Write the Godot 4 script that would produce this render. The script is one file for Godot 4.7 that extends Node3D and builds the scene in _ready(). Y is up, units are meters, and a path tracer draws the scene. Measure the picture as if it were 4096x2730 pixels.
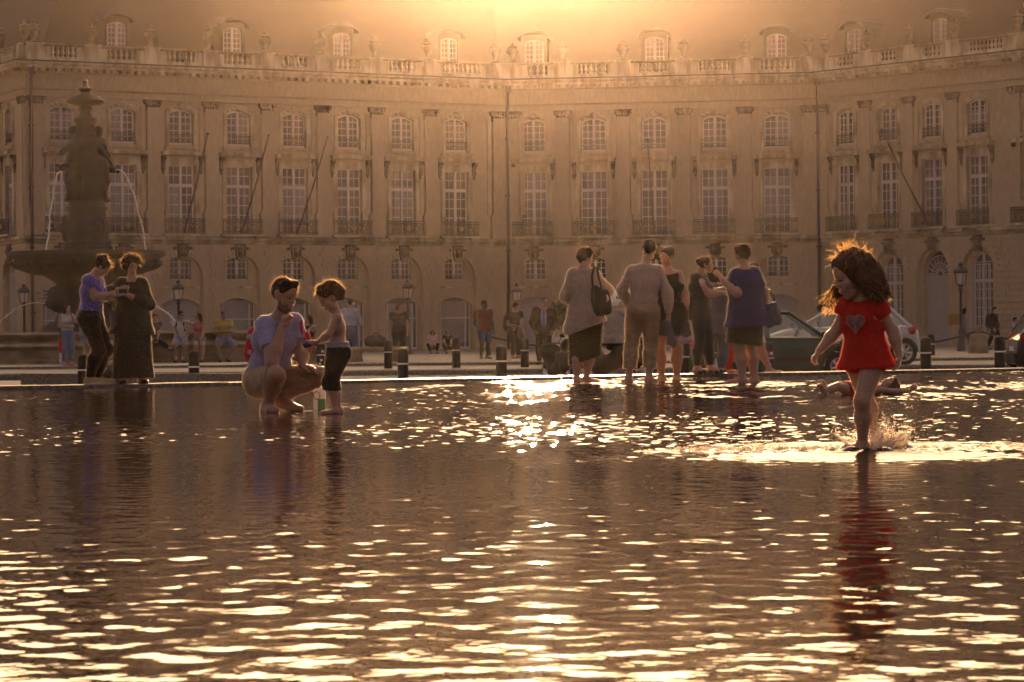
extends Node3D
# A sunset crowd on a sheet of water before a curved stone palace.  y is up, metres; the camera looks along -z.

const UP := Vector3.UP
var M := {}
var used := {}
var rng := RandomNumberGenerator.new()
var noise := FastNoiseLite.new()


# ---------------------------------------------------------------- mesh collector
class MB:
	var v := PackedVector3Array()
	var n := PackedVector3Array()

	func tri(a: Vector3, b: Vector3, c: Vector3, na: Vector3, nb: Vector3, nc: Vector3) -> void:  # counter-clockwise seen from outside
		v.append(a); v.append(c); v.append(b)
		n.append(na); n.append(nc); n.append(nb)

	func flat(a: Vector3, b: Vector3, c: Vector3) -> void:
		var m := (b - a).cross(c - a).normalized()
		tri(a, b, c, m, m, m)

	func quad(a: Vector3, b: Vector3, c: Vector3, d: Vector3) -> void:
		var m := (c - a).cross(d - b).normalized()
		tri(a, b, c, m, m, m)
		tri(a, c, d, m, m, m)

	func quadn(a: Vector3, b: Vector3, c: Vector3, d: Vector3, na: Vector3, nb: Vector3, nc: Vector3, nd: Vector3) -> void:
		tri(a, b, c, na, nb, nc)
		tri(a, c, d, na, nc, nd)

	func box(t: Transform3D, s: Vector3) -> void:
		var h := s * 0.5
		var p := []
		for i in 8:
			p.append(t * Vector3(h.x if i & 1 else -h.x, h.y if i & 2 else -h.y, h.z if i & 4 else -h.z))
		quad(p[4], p[5], p[7], p[6]); quad(p[1], p[0], p[2], p[3])
		quad(p[5], p[1], p[3], p[7]); quad(p[0], p[4], p[6], p[2])
		quad(p[6], p[7], p[3], p[2]); quad(p[0], p[1], p[5], p[4])

	func bx(c: Vector3, s: Vector3) -> void:
		box(Transform3D(Basis(), c), s)

	func lathe(t: Transform3D, prof: Array, segs: int, lobes := 0, lobe := 0.0) -> void:  # prof: Vector2(radius, y) from bottom to top
		var m := prof.size()
		var nn := []
		for i in m - 1:
			var d: Vector2 = (prof[i + 1] - prof[i]).normalized()
			nn.append(Vector2(d.y, -d.x))
		for i in m - 1:
			var n0: Vector2 = nn[i]
			var n1: Vector2 = nn[i]
			if i > 0 and nn[i - 1].dot(nn[i]) > 0.6: n0 = (nn[i - 1] + nn[i]).normalized()
			if i < m - 2 and nn[i + 1].dot(nn[i]) > 0.6: n1 = (nn[i + 1] + nn[i]).normalized()
			for k in segs:
				var a0 := TAU * k / segs
				var a1 := TAU * (k + 1) / segs
				var q := []
				for e in [[a0, 0], [a1, 0], [a1, 1], [a0, 1]]:
					var pr: Vector2 = prof[i + e[1]]
					var no: Vector2 = n1 if e[1] else n0
					var g := 1.0 + (lobe * absf(sin(e[0] * lobes * 0.5)) if lobes else 0.0)
					q.append(t * Vector3(sin(e[0]) * pr.x * g, pr.y, cos(e[0]) * pr.x * g))
					q.append((t.basis * Vector3(sin(e[0]) * no.x, no.y, cos(e[0]) * no.x)).normalized())
				if lobes:
					quad(q[0], q[2], q[4], q[6])
				else:
					quadn(q[0], q[2], q[4], q[6], q[1], q[3], q[5], q[7])

	func tube(pts: Array, r0: float, r1: float, sides: int, caps := true) -> void:
		var m := pts.size()
		var rings := []
		var side := Vector3.ZERO
		for i in m:
			var d: Vector3 = (pts[mini(i + 1, m - 1)] - pts[maxi(i - 1, 0)]).normalized()
			if side == Vector3.ZERO: side = d.cross(Vector3.UP if absf(d.y) < 0.9 else Vector3.RIGHT).normalized()
			side = (side - d * side.dot(d)).normalized()
			var o := d.cross(side)
			var r := lerpf(r0, r1, float(i) / (m - 1))
			var ring := []
			for k in sides:
				var a := TAU * k / sides
				var nn := side * cos(a) + o * sin(a)
				ring.append(pts[i] + nn * r)
				ring.append(nn)
			rings.append(ring)
		for i in m - 1:
			var A: Array = rings[i]
			var B: Array = rings[i + 1]
			for k in sides:
				var k2 := (k + 1) % sides
				quadn(A[k * 2], A[k2 * 2], B[k2 * 2], B[k * 2], A[k * 2 + 1], A[k2 * 2 + 1], B[k2 * 2 + 1], B[k * 2 + 1])
		if caps:
			for k in range(1, sides - 1):
				flat(rings[0][0], rings[0][(k + 1) * 2], rings[0][k * 2])
				flat(rings[m - 1][0], rings[m - 1][k * 2], rings[m - 1][(k + 1) * 2])

	func ball(c: Vector3, r: Vector3, segs := 8, rows := 6) -> void:
		for i in rows:
			for k in segs:
				var q := []
				for e in [[k, i], [k + 1, i], [k + 1, i + 1], [k, i + 1]]:
					var a: float = TAU * e[0] / segs
					var b: float = PI * (float(e[1]) / rows - 0.5)
					var u := Vector3(sin(a) * cos(b), sin(b), cos(a) * cos(b))
					q.append(c + u * r)
					q.append((u / r).normalized())
				quadn(q[0], q[2], q[4], q[6], q[1], q[3], q[5], q[7])

	func extrude(poly: PackedVector2Array, t: Transform3D, depth: float) -> void:  # poly counter-clockwise in x,y; from z=0 to z=depth
		var idx := Geometry2D.triangulate_polygon(poly)
		for i in range(0, idx.size(), 3):
			var a := poly[idx[i]]
			var b := poly[idx[i + 1]]
			var c := poly[idx[i + 2]]
			if (b - a).cross(c - a) < 0:
				var s := b
				b = c
				c = s
			flat(t * Vector3(a.x, a.y, depth), t * Vector3(b.x, b.y, depth), t * Vector3(c.x, c.y, depth))
			flat(t * Vector3(a.x, a.y, 0), t * Vector3(c.x, c.y, 0), t * Vector3(b.x, b.y, 0))
		for i in poly.size():
			var a := poly[i]
			var b := poly[(i + 1) % poly.size()]
			quad(t * Vector3(a.x, a.y, 0), t * Vector3(b.x, b.y, 0), t * Vector3(b.x, b.y, depth), t * Vector3(a.x, a.y, depth))

	func add(o: MB, t := Transform3D()) -> void:
		var flip := t.basis.determinant() < 0
		var nb := t.basis.inverse().transposed()
		for i in range(0, o.v.size(), 3):
			for j in [0, 2, 1] if flip else [0, 1, 2]:
				v.append(t * o.v[i + j])
				n.append((nb * o.n[i + j]).normalized())

	func mesh() -> ArrayMesh:
		var a := []
		a.resize(Mesh.ARRAY_MAX)
		a[Mesh.ARRAY_VERTEX] = v
		a[Mesh.ARRAY_NORMAL] = n
		var m := ArrayMesh.new()
		if v.size():
			m.add_surface_from_arrays(Mesh.PRIMITIVE_TRIANGLES, a)
		return m


# ---------------------------------------------------------------- nodes
func numbered(called: String, parent: Node) -> String:
	var key := str(parent.get_instance_id()) + called
	var k: int = used.get(key, 0)
	used[key] = k + 1
	return called if k == 0 else "%s_%03d" % [called, k]

func part(called: String, mb, m: Material, parent: Node = self, t := Transform3D()) -> MeshInstance3D:
	var o := MeshInstance3D.new()
	o.mesh = mb.mesh() if mb is MB else mb
	o.material_override = m
	o.name = numbered(called, parent)
	o.transform = t
	parent.add_child(o, true)
	return o

func tag(o: Node, label: String, category := "", group := "") -> void:
	o.set_meta("label", label)
	if category: o.set_meta("category", category)
	if group: o.set_meta("group", group)

func thing(called: String, label: String, category: String, at := Vector3.ZERO, turn := 0.0, group := "") -> Node3D:
	var o := Node3D.new()
	o.name = numbered(called, self)
	o.position = at
	o.rotation.y = turn
	add_child(o, true)
	tag(o, label, category, group)
	return o

func struct(called: String, mb, m: Material, kind := "structure") -> MeshInstance3D:
	var o := part(called, mb, m)
	o.set_meta("kind", kind)
	return o

func dup(src: Node3D, called: String, label: String, at: Vector3, turn := 0.0) -> Node3D:
	var o: Node3D = src.duplicate()
	o.name = numbered(called, self)
	add_child(o, true)
	o.position = at
	o.rotation.y = turn
	o.set_meta("label", label)
	return o

func crowd(called: String, mesh: Mesh, m: Material, places: Array, parent: Node) -> MultiMeshInstance3D:  # too many or too small to pick apart
	var mm := MultiMesh.new()
	mm.transform_format = MultiMesh.TRANSFORM_3D
	mm.mesh = mesh
	mm.instance_count = places.size()
	for i in places.size():
		mm.set_instance_transform(i, places[i])
	var o := MultiMeshInstance3D.new()
	o.multimesh = mm
	o.material_override = m
	o.name = numbered(called, parent)
	parent.add_child(o, true)
	o.set_meta("kind", "stuff")
	return o


# ---------------------------------------------------------------- materials
func speckle(freq: float, lo: Color, hi: Color, seed_: int, size := 512, octaves := 4, mid := 0.5) -> NoiseTexture2D:
	var f := FastNoiseLite.new()
	f.noise_type = FastNoiseLite.TYPE_SIMPLEX_SMOOTH
	f.seed = seed_
	f.frequency = freq
	f.fractal_octaves = octaves
	var t := NoiseTexture2D.new()
	t.width = size
	t.height = size
	t.seamless = true
	t.noise = f
	var g := Gradient.new()
	g.set_color(0, lo)
	g.set_color(1, hi)
	g.set_offset(0, mid - 0.32)
	g.set_offset(1, mid + 0.32)
	t.color_ramp = g
	return t

func mat(called: String, lin: Color, rough := 0.8, tex: Texture2D = null, scale := 1.0) -> StandardMaterial3D:
	var m := StandardMaterial3D.new()
	m.resource_name = called
	m.albedo_color = lin.linear_to_srgb()
	m.roughness = rough
	if tex:
		m.albedo_texture = tex
		m.uv1_triplanar = true
		m.uv1_scale = Vector3.ONE * scale
	M[called] = m
	return m

func cloth(called: String, lin: Color, tex: Texture2D = null, scale := 2.5, rim := 1.0) -> StandardMaterial3D:
	var m := mat(called, lin, 0.85, tex if tex else M.t_cloth, scale)
	m.rim_enabled = rim > 0
	m.rim = rim
	m.rim_tint = 0.3
	m.heightmap_enabled = true
	m.heightmap_texture = M.t_fold
	m.heightmap_scale = 0.5
	m.metallic_specular = 0.25
	var nap := mat(called + "_nap", lin, 0.9)
	nap.metallic_specular = 0.2
	nap.backlight_enabled = true
	nap.backlight = Color(0.66, 0.58, 0.5) if lin.get_luminance() < 0.03 else Color(0.95, 0.88, 0.77).lerp(lin.linear_to_srgb(), 0.25)
	return m

func make_materials() -> void:
	var g := func(a, b): return [Color(a, a, a), Color(b, b, b)]
	M.t_cloth = speckle(0.02, Color(0.84, 0.84, 0.84), Color(1, 1, 1), 3, 256)
	M.t_fold = speckle(0.011, Color(0, 0, 0), Color(1, 1, 1), 31, 256, 3)
	M.t_stone = speckle(0.014, Color(0.92, 0.9, 0.87), Color(1, 1, 0.98), 5, 1024, 5)
	M.t_stain = speckle(0.008, Color(0.62, 0.57, 0.52), Color(1, 1, 1), 8, 512, 5, 0.42)
	M.t_ground = speckle(0.03, Color(0.6, 0.6, 0.6), Color(1, 1, 1), 11, 512, 5)
	M.t_metal = speckle(0.05, Color(0.8, 0.8, 0.8), Color(1, 1, 1), 17, 256)
	var st := mat("limestone", Color(0.46, 0.355, 0.245), 0.9, M.t_stone, 0.3)
	st.uv1_scale = Vector3(0.3, 0.08, 0.3)
	st.uv1_world_triplanar = true
	var sd := mat("limestone_trim", Color(0.56, 0.47, 0.33), 0.9, M.t_stain, 0.23)
	sd.uv1_scale = Vector3(0.35, 0.1, 0.35)
	sd.uv1_world_triplanar = true
	var sm := mat("stained_stone", Color(0.19, 0.14, 0.095), 0.92, M.t_stain, 0.4)
	sm.uv1_world_triplanar = true
	mat("slate", Color(0.028, 0.02, 0.021), 0.75, M.t_stone, 0.3).metallic_specular = 0.3
	mat("zinc", Color(0.11, 0.1, 0.1), 0.5, M.t_metal, 1.0)
	mat("window_paint", Color(0.5, 0.45, 0.44), 0.6)
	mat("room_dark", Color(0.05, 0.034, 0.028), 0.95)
	mat("curtain", Color(0.27, 0.22, 0.19), 0.9, M.t_cloth, 1.0)
	mat("blind", Color(0.27, 0.235, 0.235), 0.85, M.t_cloth, 0.6)
	mat("door_paint", Color(0.4, 0.36, 0.33), 0.6, M.t_metal, 0.6)
	mat("iron", Color(0.03, 0.022, 0.018), 0.5)
	mat("gilt", Color(0.35, 0.2, 0.05), 0.45, M.t_metal, 2.0)
	mat("pipe", Color(0.07, 0.045, 0.035), 0.6)
	var gl := mat("glass", Color(0.8, 0.8, 0.8), 0.03)
	gl.transparency = BaseMaterial3D.TRANSPARENCY_ALPHA
	gl.albedo_color.a = 0.1
	var cg := mat("car_glass", Color(0.5, 0.6, 0.5), 0.02)
	cg.transparency = BaseMaterial3D.TRANSPARENCY_ALPHA
	cg.albedo_color.a = 0.25
	mat("carton_green", Color(0.05, 0.22, 0.08), 0.5)
	mat("cloth_pattern", Color(0.3, 0.25, 0.24), 0.85, speckle(0.05, Color(0.15, 0.15, 0.18), Color(1, 1, 1), 41, 256, 2), 5.0)
	var jt := mat("jet", Color(0.85, 0.8, 0.74), 0.25)
	jt.backlight_enabled = true
	jt.backlight = Color(0.8, 0.75, 0.7)
	mat("pole_violet", Color(0.05, 0.03, 0.06), 0.5)
	mat("sign_blue", Color(0.035, 0.03, 0.1), 0.4)
	mat("bronze", Color(0.016, 0.01, 0.009), 0.6, M.t_metal, 1.4).metallic_specular = 0.25
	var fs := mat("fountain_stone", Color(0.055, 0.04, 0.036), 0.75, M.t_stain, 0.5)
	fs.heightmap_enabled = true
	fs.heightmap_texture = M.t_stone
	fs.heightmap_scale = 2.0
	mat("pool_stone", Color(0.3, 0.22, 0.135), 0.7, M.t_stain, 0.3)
	mat("granite", Color(0.2, 0.16, 0.125), 0.55, M.t_ground, 0.8)
	mat("wet_granite", Color(0.13, 0.1, 0.075), 0.22, M.t_ground, 0.8)
	mat("cobble", Color(0.17, 0.125, 0.085), 0.5, M.t_ground, 1.0)
	mat("asphalt", Color(0.06, 0.05, 0.045), 0.7, M.t_ground, 0.7)
	mat("paving", Color(0.25, 0.195, 0.14), 0.6, M.t_ground, 0.5)
	mat("bollard_black", Color(0.014, 0.009, 0.008), 0.45, M.t_metal, 3.0).metallic_specular = 0.3
	mat("band_white", Color(0.7, 0.68, 0.62), 0.4)
	mat("lamp_glass", Color(0.55, 0.5, 0.42), 0.3)
	mat("rubber", Color(0.012, 0.011, 0.01), 0.75)
	mat("alloy", Color(0.5, 0.5, 0.5), 0.3).metallic = 0.8
	mat("chrome", Color(0.75, 0.72, 0.68), 0.12).metallic = 1.0
	mat("red_lamp", Color(0.45, 0.015, 0.01), 0.15)
	mat("black_plastic", Color(0.014, 0.011, 0.01), 0.45).metallic_specular = 0.3
	mat("white_plastic", Color(0.7, 0.68, 0.66), 0.35)
	mat("leather_dark", Color(0.025, 0.015, 0.012), 0.4, M.t_cloth, 4.0).metallic_specular = 0.35
	mat("box_white", Color(0.55, 0.5, 0.45), 0.6)
	mat("leaf", Color(0.05, 0.06, 0.02), 0.6)
	for e in [["paint_green", Color(0.012, 0.045, 0.03)], ["paint_silver", Color(0.5, 0.5, 0.48)], ["paint_black", Color(0.014, 0.01, 0.012)], ["paint_scooter", Color(0.01, 0.007, 0.007)]]:
		var p := mat(e[0], e[1], 0.3)
		p.clearcoat_enabled = true
		p.clearcoat = 0.45
		p.metallic_specular = 0.3
		p.clearcoat_roughness = 0.06
		if e[0] == "paint_scooter":
			p.clearcoat_enabled = false
			p.roughness = 0.55
	var w := mat("spray", Color(1, 1, 1), 0.04)
	w.albedo_color = Color(0.9, 0.88, 0.84)
	w.roughness = 0.12
	w.backlight_enabled = true
	w.backlight = Color(1.0, 0.96, 0.9)
	# water: a dark wet slab under a skin of water that mirrors the sky at this low angle
	var wt := mat("water", Color(0.03, 0.018, 0.011), 0.015)
	wt.metallic_specular = 0.45
	var f := FastNoiseLite.new()
	f.noise_type = FastNoiseLite.TYPE_SIMPLEX_SMOOTH
	f.seed = 77
	f.frequency = 0.045
	f.fractal_octaves = 2
	var nt := NoiseTexture2D.new()
	nt.width = 512
	nt.height = 512
	nt.seamless = true
	nt.noise = f
	nt.as_normal_map = true
	wt.normal_enabled = true
	wt.normal_texture = nt
	wt.normal_scale = 0.016
	wt.uv1_triplanar = true
	wt.uv1_world_triplanar = true
	wt.uv1_scale = Vector3(0.77, 0.77, 0.77)


# ================================================================ the scene
func _ready() -> void:
	rng.seed = 20
	var cam := Camera3D.new()
	cam.name = "camera"
	add_child(cam)
	cam.position = Vector3(0, 0.65, 0)
	cam.rotation = Vector3(-0.003, 0, -0.0095)
	var lens := CameraAttributesPhysical.new()
	lens.frustum_focal_length = 107.2
	lens.frustum_focus_distance = 25.0
	lens.frustum_near = 0.1
	lens.frustum_far = 4000.0
	lens.exposure_aperture = 17.0
	cam.attributes = lens
	cam.fov = 12.77
	cam.far = 4000.0

	var env := Environment.new()
	var sky := Sky.new()
	var sm := ProceduralSkyMaterial.new()
	sm.sky_top_color = Color(0.97, 0.89, 0.91)
	sm.sky_horizon_color = Color(0.93, 0.785, 0.755)
	sm.sky_curve = 0.12
	sm.sky_energy_multiplier = 0.325
	sm.ground_bottom_color = Color(0.25, 0.2, 0.16)
	sm.ground_energy_multiplier = 0.325
	sm.ground_horizon_color = Color(0.5, 0.42, 0.33)
	sm.sun_angle_max = 40.0
	sm.sun_curve = 0.4
	sky.sky_material = sm
	env.background_mode = Environment.BG_SKY
	env.sky = sky
	env.tonemap_mode = Environment.TONE_MAPPER_LINEAR
	env.tonemap_exposure = 4.1
	env.volumetric_fog_enabled = true       # the dusty evening air, lit from behind by the low sun
	env.volumetric_fog_density = 0.000036
	env.volumetric_fog_albedo = Color(1.0, 0.93, 0.86)
	env.volumetric_fog_anisotropy = 0.952
	env.sdfgi_enabled = true
	env.ssao_enabled = true
	env.ssil_enabled = true
	var we := WorldEnvironment.new()
	we.name = "world_environment"
	we.environment = env
	add_child(we)

	var sun := DirectionalLight3D.new()
	sun.name = "sun"
	sun.light_color = Color(1.0, 0.805, 0.59)
	sun.light_energy = 1.6
	sun.light_angular_distance = 0.5
	sun.shadow_enabled = true
	add_child(sun)
	var el := deg_to_rad(9.4)
	var az := deg_to_rad(0.4)
	sun.look_at_from_position(Vector3.ZERO, -Vector3(sin(az) * cos(el), sin(el), -cos(az) * cos(el)))

	noise.noise_type = FastNoiseLite.TYPE_SIMPLEX_SMOOTH
	noise.fractal_type = FastNoiseLite.FRACTAL_NONE
	make_materials()
	build_ground()
	build_palace()
	build_fountain()
	build_street()
	build_vehicles()
	build_people()
	build_water_bits()


# ---------------------------------------------------------------- ground, ledge and water
func edge_z(x: float) -> float:      # distance of the pool's far edge
	return 41.18 + x * 0.556

func plaza_y(z: float) -> float:
	return -0.14 - (z - 80.0) * 0.0031

func sheet(a: Vector3, b: Vector3, c: Vector3, d: Vector3) -> MB:
	var m := MB.new()
	m.quad(a, b, c, d)
	return m

func build_ground() -> void:
	# broad earth sheet to the horizon, then road, platform, plaza
	struct("ground", sheet(Vector3(-900, -1.2, 300), Vector3(900, -1.2, 300), Vector3(900, -1.2, -2500), Vector3(-900, -1.2, -2500)), M.asphalt)
	struct("road", sheet(Vector3(-60, -0.35, -30), Vector3(60, -0.35, -30), Vector3(60, -0.35, -72), Vector3(-60, -0.35, -72)), M.cobble)
	struct("pavement", sheet(Vector3(-45, -0.03, -edge_z(-45) - 0.3), Vector3(45, -0.03, -edge_z(45) - 0.3), Vector3(45, -0.345, -edge_z(45) - 15.0), Vector3(-45, -0.345, -edge_z(-45) - 15.0)), M.cobble)
	# cobbles of the road that the photo shows, as low rounded setts in rows
	var sett := MB.new()
	sett.lathe(Transform3D(Basis(Vector3.UP, PI / 4), Vector3.ZERO), [Vector2(0.105, 0), Vector2(0.098, 0.016), Vector2(0.06, 0.022), Vector2(0.0, 0.023)], 4)
	var places := []
	for r in 44:
		var z := -62.6 - r * 0.165
		for k in 110:
			var x := -7.6 + k * 0.165 + (0.08 if r % 2 else 0.0)
			if r < 38 or rng.randf() < 2.0:
				places.append(Transform3D(Basis(Vector3.UP, rng.randf_range(-0.1, 0.1)).scaled(Vector3(1, rng.randf_range(0.6, 1.5), 1)), Vector3(x, -0.349, z)))
	crowd("cobblestones", sett.mesh(), M.cobble, places, self)
	# kerb of the platform
	var kerbs := struct("kerb", sheet(Vector3(-60, -0.21, -69.95), Vector3(60, -0.21, -69.95), Vector3(60, -0.21, -70.3), Vector3(-60, -0.21, -70.3)), M.granite)
	var stone := MB.new()
	var prof := PackedVector2Array([Vector2(0, 0), Vector2(0.32, 0), Vector2(0.32, 0.15), Vector2(0.05, 0.15), Vector2(0.015, 0.135), Vector2(0, 0.1)])
	stone.extrude(prof, Transform3D(Basis(Vector3(0, 0, -1), Vector3.UP, Vector3(1, 0, 0)), Vector3.ZERO), 1.19)
	var kmesh := stone.mesh()
	for k in 24:
		part("kerb_stone", kmesh, M.granite, kerbs, Transform3D(Basis(), Vector3(-13.5 + k * 1.2, -0.35 + rng.randf_range(-0.006, 0.006), -69.8)))
	struct("platform", sheet(Vector3(-60, -0.2, -70.2), Vector3(60, -0.2, -70.2), Vector3(60, -0.2, -79), Vector3(-60, -0.2, -79)), M.paving)
	# the tram strip and the plaza's own step
	struct("tram_strip", sheet(Vector3(-60, -0.196, -77.2), Vector3(60, -0.196, -77.2), Vector3(60, -0.196, -78.9), Vector3(-60, -0.196, -78.9)), M.asphalt)
	var step := MB.new()
	step.quad(Vector3(-70, -0.4, -79), Vector3(70, -0.4, -79), Vector3(70, plaza_y(79), -79), Vector3(-70, plaza_y(79), -79))
	step.quad(Vector3(-70, plaza_y(79), -79), Vector3(70, plaza_y(79), -79), Vector3(70, plaza_y(79) + 0.002, -79.4), Vector3(-70, plaza_y(79) + 0.002, -79.4))
	struct("plaza_kerb", step, M.granite)
	struct("plaza", sheet(Vector3(-70, plaza_y(79.4), -79.4), Vector3(70, plaza_y(79.4), -79.4), Vector3(70, plaza_y(215), -215), Vector3(-70, plaza_y(215), -215)), M.paving)
	var setts := []
	for r in 46:
		var z := -80.0 - r * 0.36
		for k in 60:
			setts.append(Transform3D(Basis(Vector3.UP, rng.randf_range(-0.05, 0.05)).scaled(Vector3(2.05, rng.randf_range(0.5, 1.3), 2.05)), Vector3(-7 + k * 0.36 + (0.18 if r % 2 else 0.0), plaza_y(-z) + 0.001, z)))
	crowd("plaza_setts", sett.mesh(), M.paving, setts, self)
	# the pool's stone rim: coping slabs one by one
	var d := Vector3(1, 0, -0.556).normalized()
	var rim := struct("pool_rim", sheet(Vector3(-40, -0.02, -edge_z(-40)), Vector3(40, -0.02, -edge_z(40)), Vector3(40, -0.02, -edge_z(40) - 0.6), Vector3(-40, -0.02, -edge_z(-40) - 0.6)), M.wet_granite)
	var basis := Basis(d, UP, d.cross(UP))
	for k in 26:
		var slab := MB.new()
		slab.bx(Vector3(0, -0.17, -0.3), Vector3(0.795, 0.4, 0.6))
		slab.bx(Vector3(0, 0.033, -0.3), Vector3(0.785, 0.006, 0.585))
		part("coping_slab", slab, M.wet_granite, rim, Transform3D(basis, Vector3(-0.5, 0, -edge_z(-0.5)) + d * ((k - 13) * 0.8) + Vector3(0, rng.randf_range(-0.003, 0.003), 0)))
	# low stone bench wall across the road on the left
	var wall := thing("low_stone_wall", "long low granite wall along the road behind the women on the left", "wall", Vector3(-9.35, -0.35, -58.0), -0.6)
	for k in 9:
		var b := MB.new()
		b.bx(Vector3(0.5 + k * 0.76 + 0.1, 0.14, 0), Vector3(0.75, 0.28, 0.5))
		b.bx(Vector3(0.5 + k * 0.76 + 0.1, 0.29, 0), Vector3(0.74, 0.02, 0.48))
		part("stone_block", b, M.granite, wall)
	build_water()

func height(x: float, z: float) -> float:
	# short wind ripples everywhere, stronger where people wade and at the girl's wake
	var a := 0.95 + 0.6 * noise.get_noise_2d(x * 26.0 + 500.0, z * 12.0)
	var n1 := noise.get_noise_2d(x * 700.0, z * 640.0)
	var n2 := noise.get_noise_2d(x * 520.0 + 61.0, z * 440.0)
	var away := smoothstep(6.5, 21.0, -z)
	var h := (0.00088 + 0.0003 * away) * n2 + 0.0016 * n2 * n2 * n2 + (0.0010 + 0.0042 * away * (0.4 + 0.6 * smoothstep(-3.5, 0.5, x))) * n1 * n1 * n1 + 0.0006 * noise.get_noise_2d(x * 230.0 + 91.0, z * 250.0) + 0.0004 * noise.get_noise_2d(x * 90.0 - 37.0, z * 90.0)
	h *= a
	var busy := 0.0
	for p in [[0.9, 38.2, 1.6, 1.0], [1.7, 37.9, 1.8, 1.0], [2.8, 36.7, 1.6, 0.8], [3.4, 29.9, 1.9, 0.9], [-1.9, 25.3, 0.8, 0.5], [5.5, 32.0, 2.4, 0.6], [0.0, 36.5, 1.6, 0.9]]:
		var dx: float = (x - p[0]) / p[2]
		var dz: float = (-z - p[1]) / (p[2] * 1.9)
		busy += p[3] * exp(-dx * dx - dz * dz)
	var out := smoothstep(24.0, 34.0, -z) * smoothstep(-3.0, 1.5, x)
	busy += out * 0.75 * maxf(noise.get_noise_2d(x * 30.0, z * 14.0 + 300.0) + 0.25, 0.0)
	busy *= 0.55 + 0.9 * maxf(noise.get_noise_2d(x * 70.0 + 900.0, z * 34.0), -0.4)
	if busy > 0.01:
		h += busy * 0.0074 * noise.get_noise_2d(x * 420.0 + 11.0, z * 420.0)
	# rings spreading from the girl's step
	var gx := x - 1.93
	var gz := -z - 16.2
	var r := sqrt(gx * gx + gz * gz)
	if r < 2.6:
		h += 0.011 * exp(-r * 1.5) * sin(r * 46.0) * smoothstep(0.05, 0.2, r)
		h += 0.02 * exp(-pow((r - 0.16) / 0.07, 2.0)) * (0.6 + noise.get_noise_2d(x * 700.0, z * 700.0))
	# the long low bow wave she pushes across the sheet, foaming along its crest
	var crest := gz - 0.12 - 0.012 * gx * gx + 0.05 * noise.get_noise_2d(x * 60.0, 3.0)
	if gx > -1.55 and gx < 3.0 and absf(crest) < 0.5:
		var fade := smoothstep(-1.55, -0.9, gx)
		h += fade * (0.005 * exp(-pow(crest / 0.04, 2.0)) * (0.7 + 0.6 * noise.get_noise_2d(x * 300.0, 9.0)) + 0.012 * exp(-pow(crest / 0.15, 2.0)) * noise.get_noise_2d(x * 900.0, z * 700.0))
	return h

func build_water() -> void:
	var nr := 1450
	var nc := 370
	var v := PackedVector3Array()
	var nn := PackedVector3Array()
	var idx := PackedInt32Array()
	v.resize(nr * nc)
	nn.resize(nr * nc)
	for r in nr:
		var q := float(r) / (nr - 1)
		var e := pow(q, 1.35)
		for c in nc:
			var k := float(c) / (nc - 1) * 2.0 - 1.0
			var half := lerpf(1.15, 8.6, e)
			var x := half * k
			var zn := 4.6
			var z := -lerpf(zn, edge_z(x) + 0.003, e)
			v[r * nc + c] = Vector3(x, height(x, z), z)
	for r in nr:
		for c in nc:
			var a := v[r * nc + mini(c + 1, nc - 1)] - v[r * nc + maxi(c - 1, 0)]
			var b := v[maxi(r - 1, 0) * nc + c] - v[mini(r + 1, nr - 1) * nc + c]
			nn[r * nc + c] = b.cross(a).normalized()
	idx.resize((nr - 1) * (nc - 1) * 6)
	var o := 0
	for r in nr - 1:
		for c in nc - 1:
			var i := r * nc + c
			idx[o] = i; idx[o + 1] = i + nc; idx[o + 2] = i + 1
			idx[o + 3] = i + 1; idx[o + 4] = i + nc; idx[o + 5] = i + nc + 1
			o += 6
	var arr := []
	arr.resize(Mesh.ARRAY_MAX)
	arr[Mesh.ARRAY_VERTEX] = v
	arr[Mesh.ARRAY_NORMAL] = nn
	arr[Mesh.ARRAY_INDEX] = idx
	var m := ArrayMesh.new()
	m.add_surface_from_arrays(Mesh.PRIMITIVE_TRIANGLES, arr)
	struct("water", m, M.water)
	# the calm sheet that carries on outside the frame
	var far := MB.new()
	for s in [-1.0, 1.0]:
		for i in 12:
			var e0 := pow(i / 12.0, 1.35)
			var e1 := pow((i + 1) / 12.0, 1.35)
			var p := []
			for e in [e0, e1]:
				for x in [lerpf(1.15, 8.6, e) * s, 40.0 * s]:
					p.append(Vector3(x, -0.002, -lerpf(4.6, edge_z(x), e)))
			if s > 0: far.quad(p[0], p[1], p[3], p[2])
			else: far.quad(p[1], p[0], p[2], p[3])
	far.quad(Vector3(-40, -0.002, 40), Vector3(40, -0.002, 40), Vector3(1.15, -0.002, -4.6), Vector3(-1.15, -0.002, -4.6))
	far.flat(Vector3(-40, -0.002, 40), Vector3(-1.15, -0.002, -4.6), Vector3(-40, -0.002, -4.6))
	far.flat(Vector3(40, -0.002, 40), Vector3(40, -0.002, -4.6), Vector3(1.15, -0.002, -4.6))
	struct("water_beyond", far, M.water)


# ---------------------------------------------------------------- the palace
var palace: Node3D
var path := [Vector2(-38.0, -201.6), Vector2(-28.9, -182.3), Vector2(-0.35, -199.7), Vector2(19.9, -196.35), Vector2(30.73, -181.9), Vector2(35.0, -176.2)]

func wdir(i: int) -> Vector3:
	var d: Vector2 = (path[i + 1] - path[i]).normalized()
	return Vector3(d.x, 0, d.y)

func wpos(i: int, u: float, v: float, w: float) -> Vector3:   # along wall i, height v, w out towards the square
	var d := wdir(i)
	return Vector3(path[i].x, v, path[i].y) + d * u + d.cross(UP) * w

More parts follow.
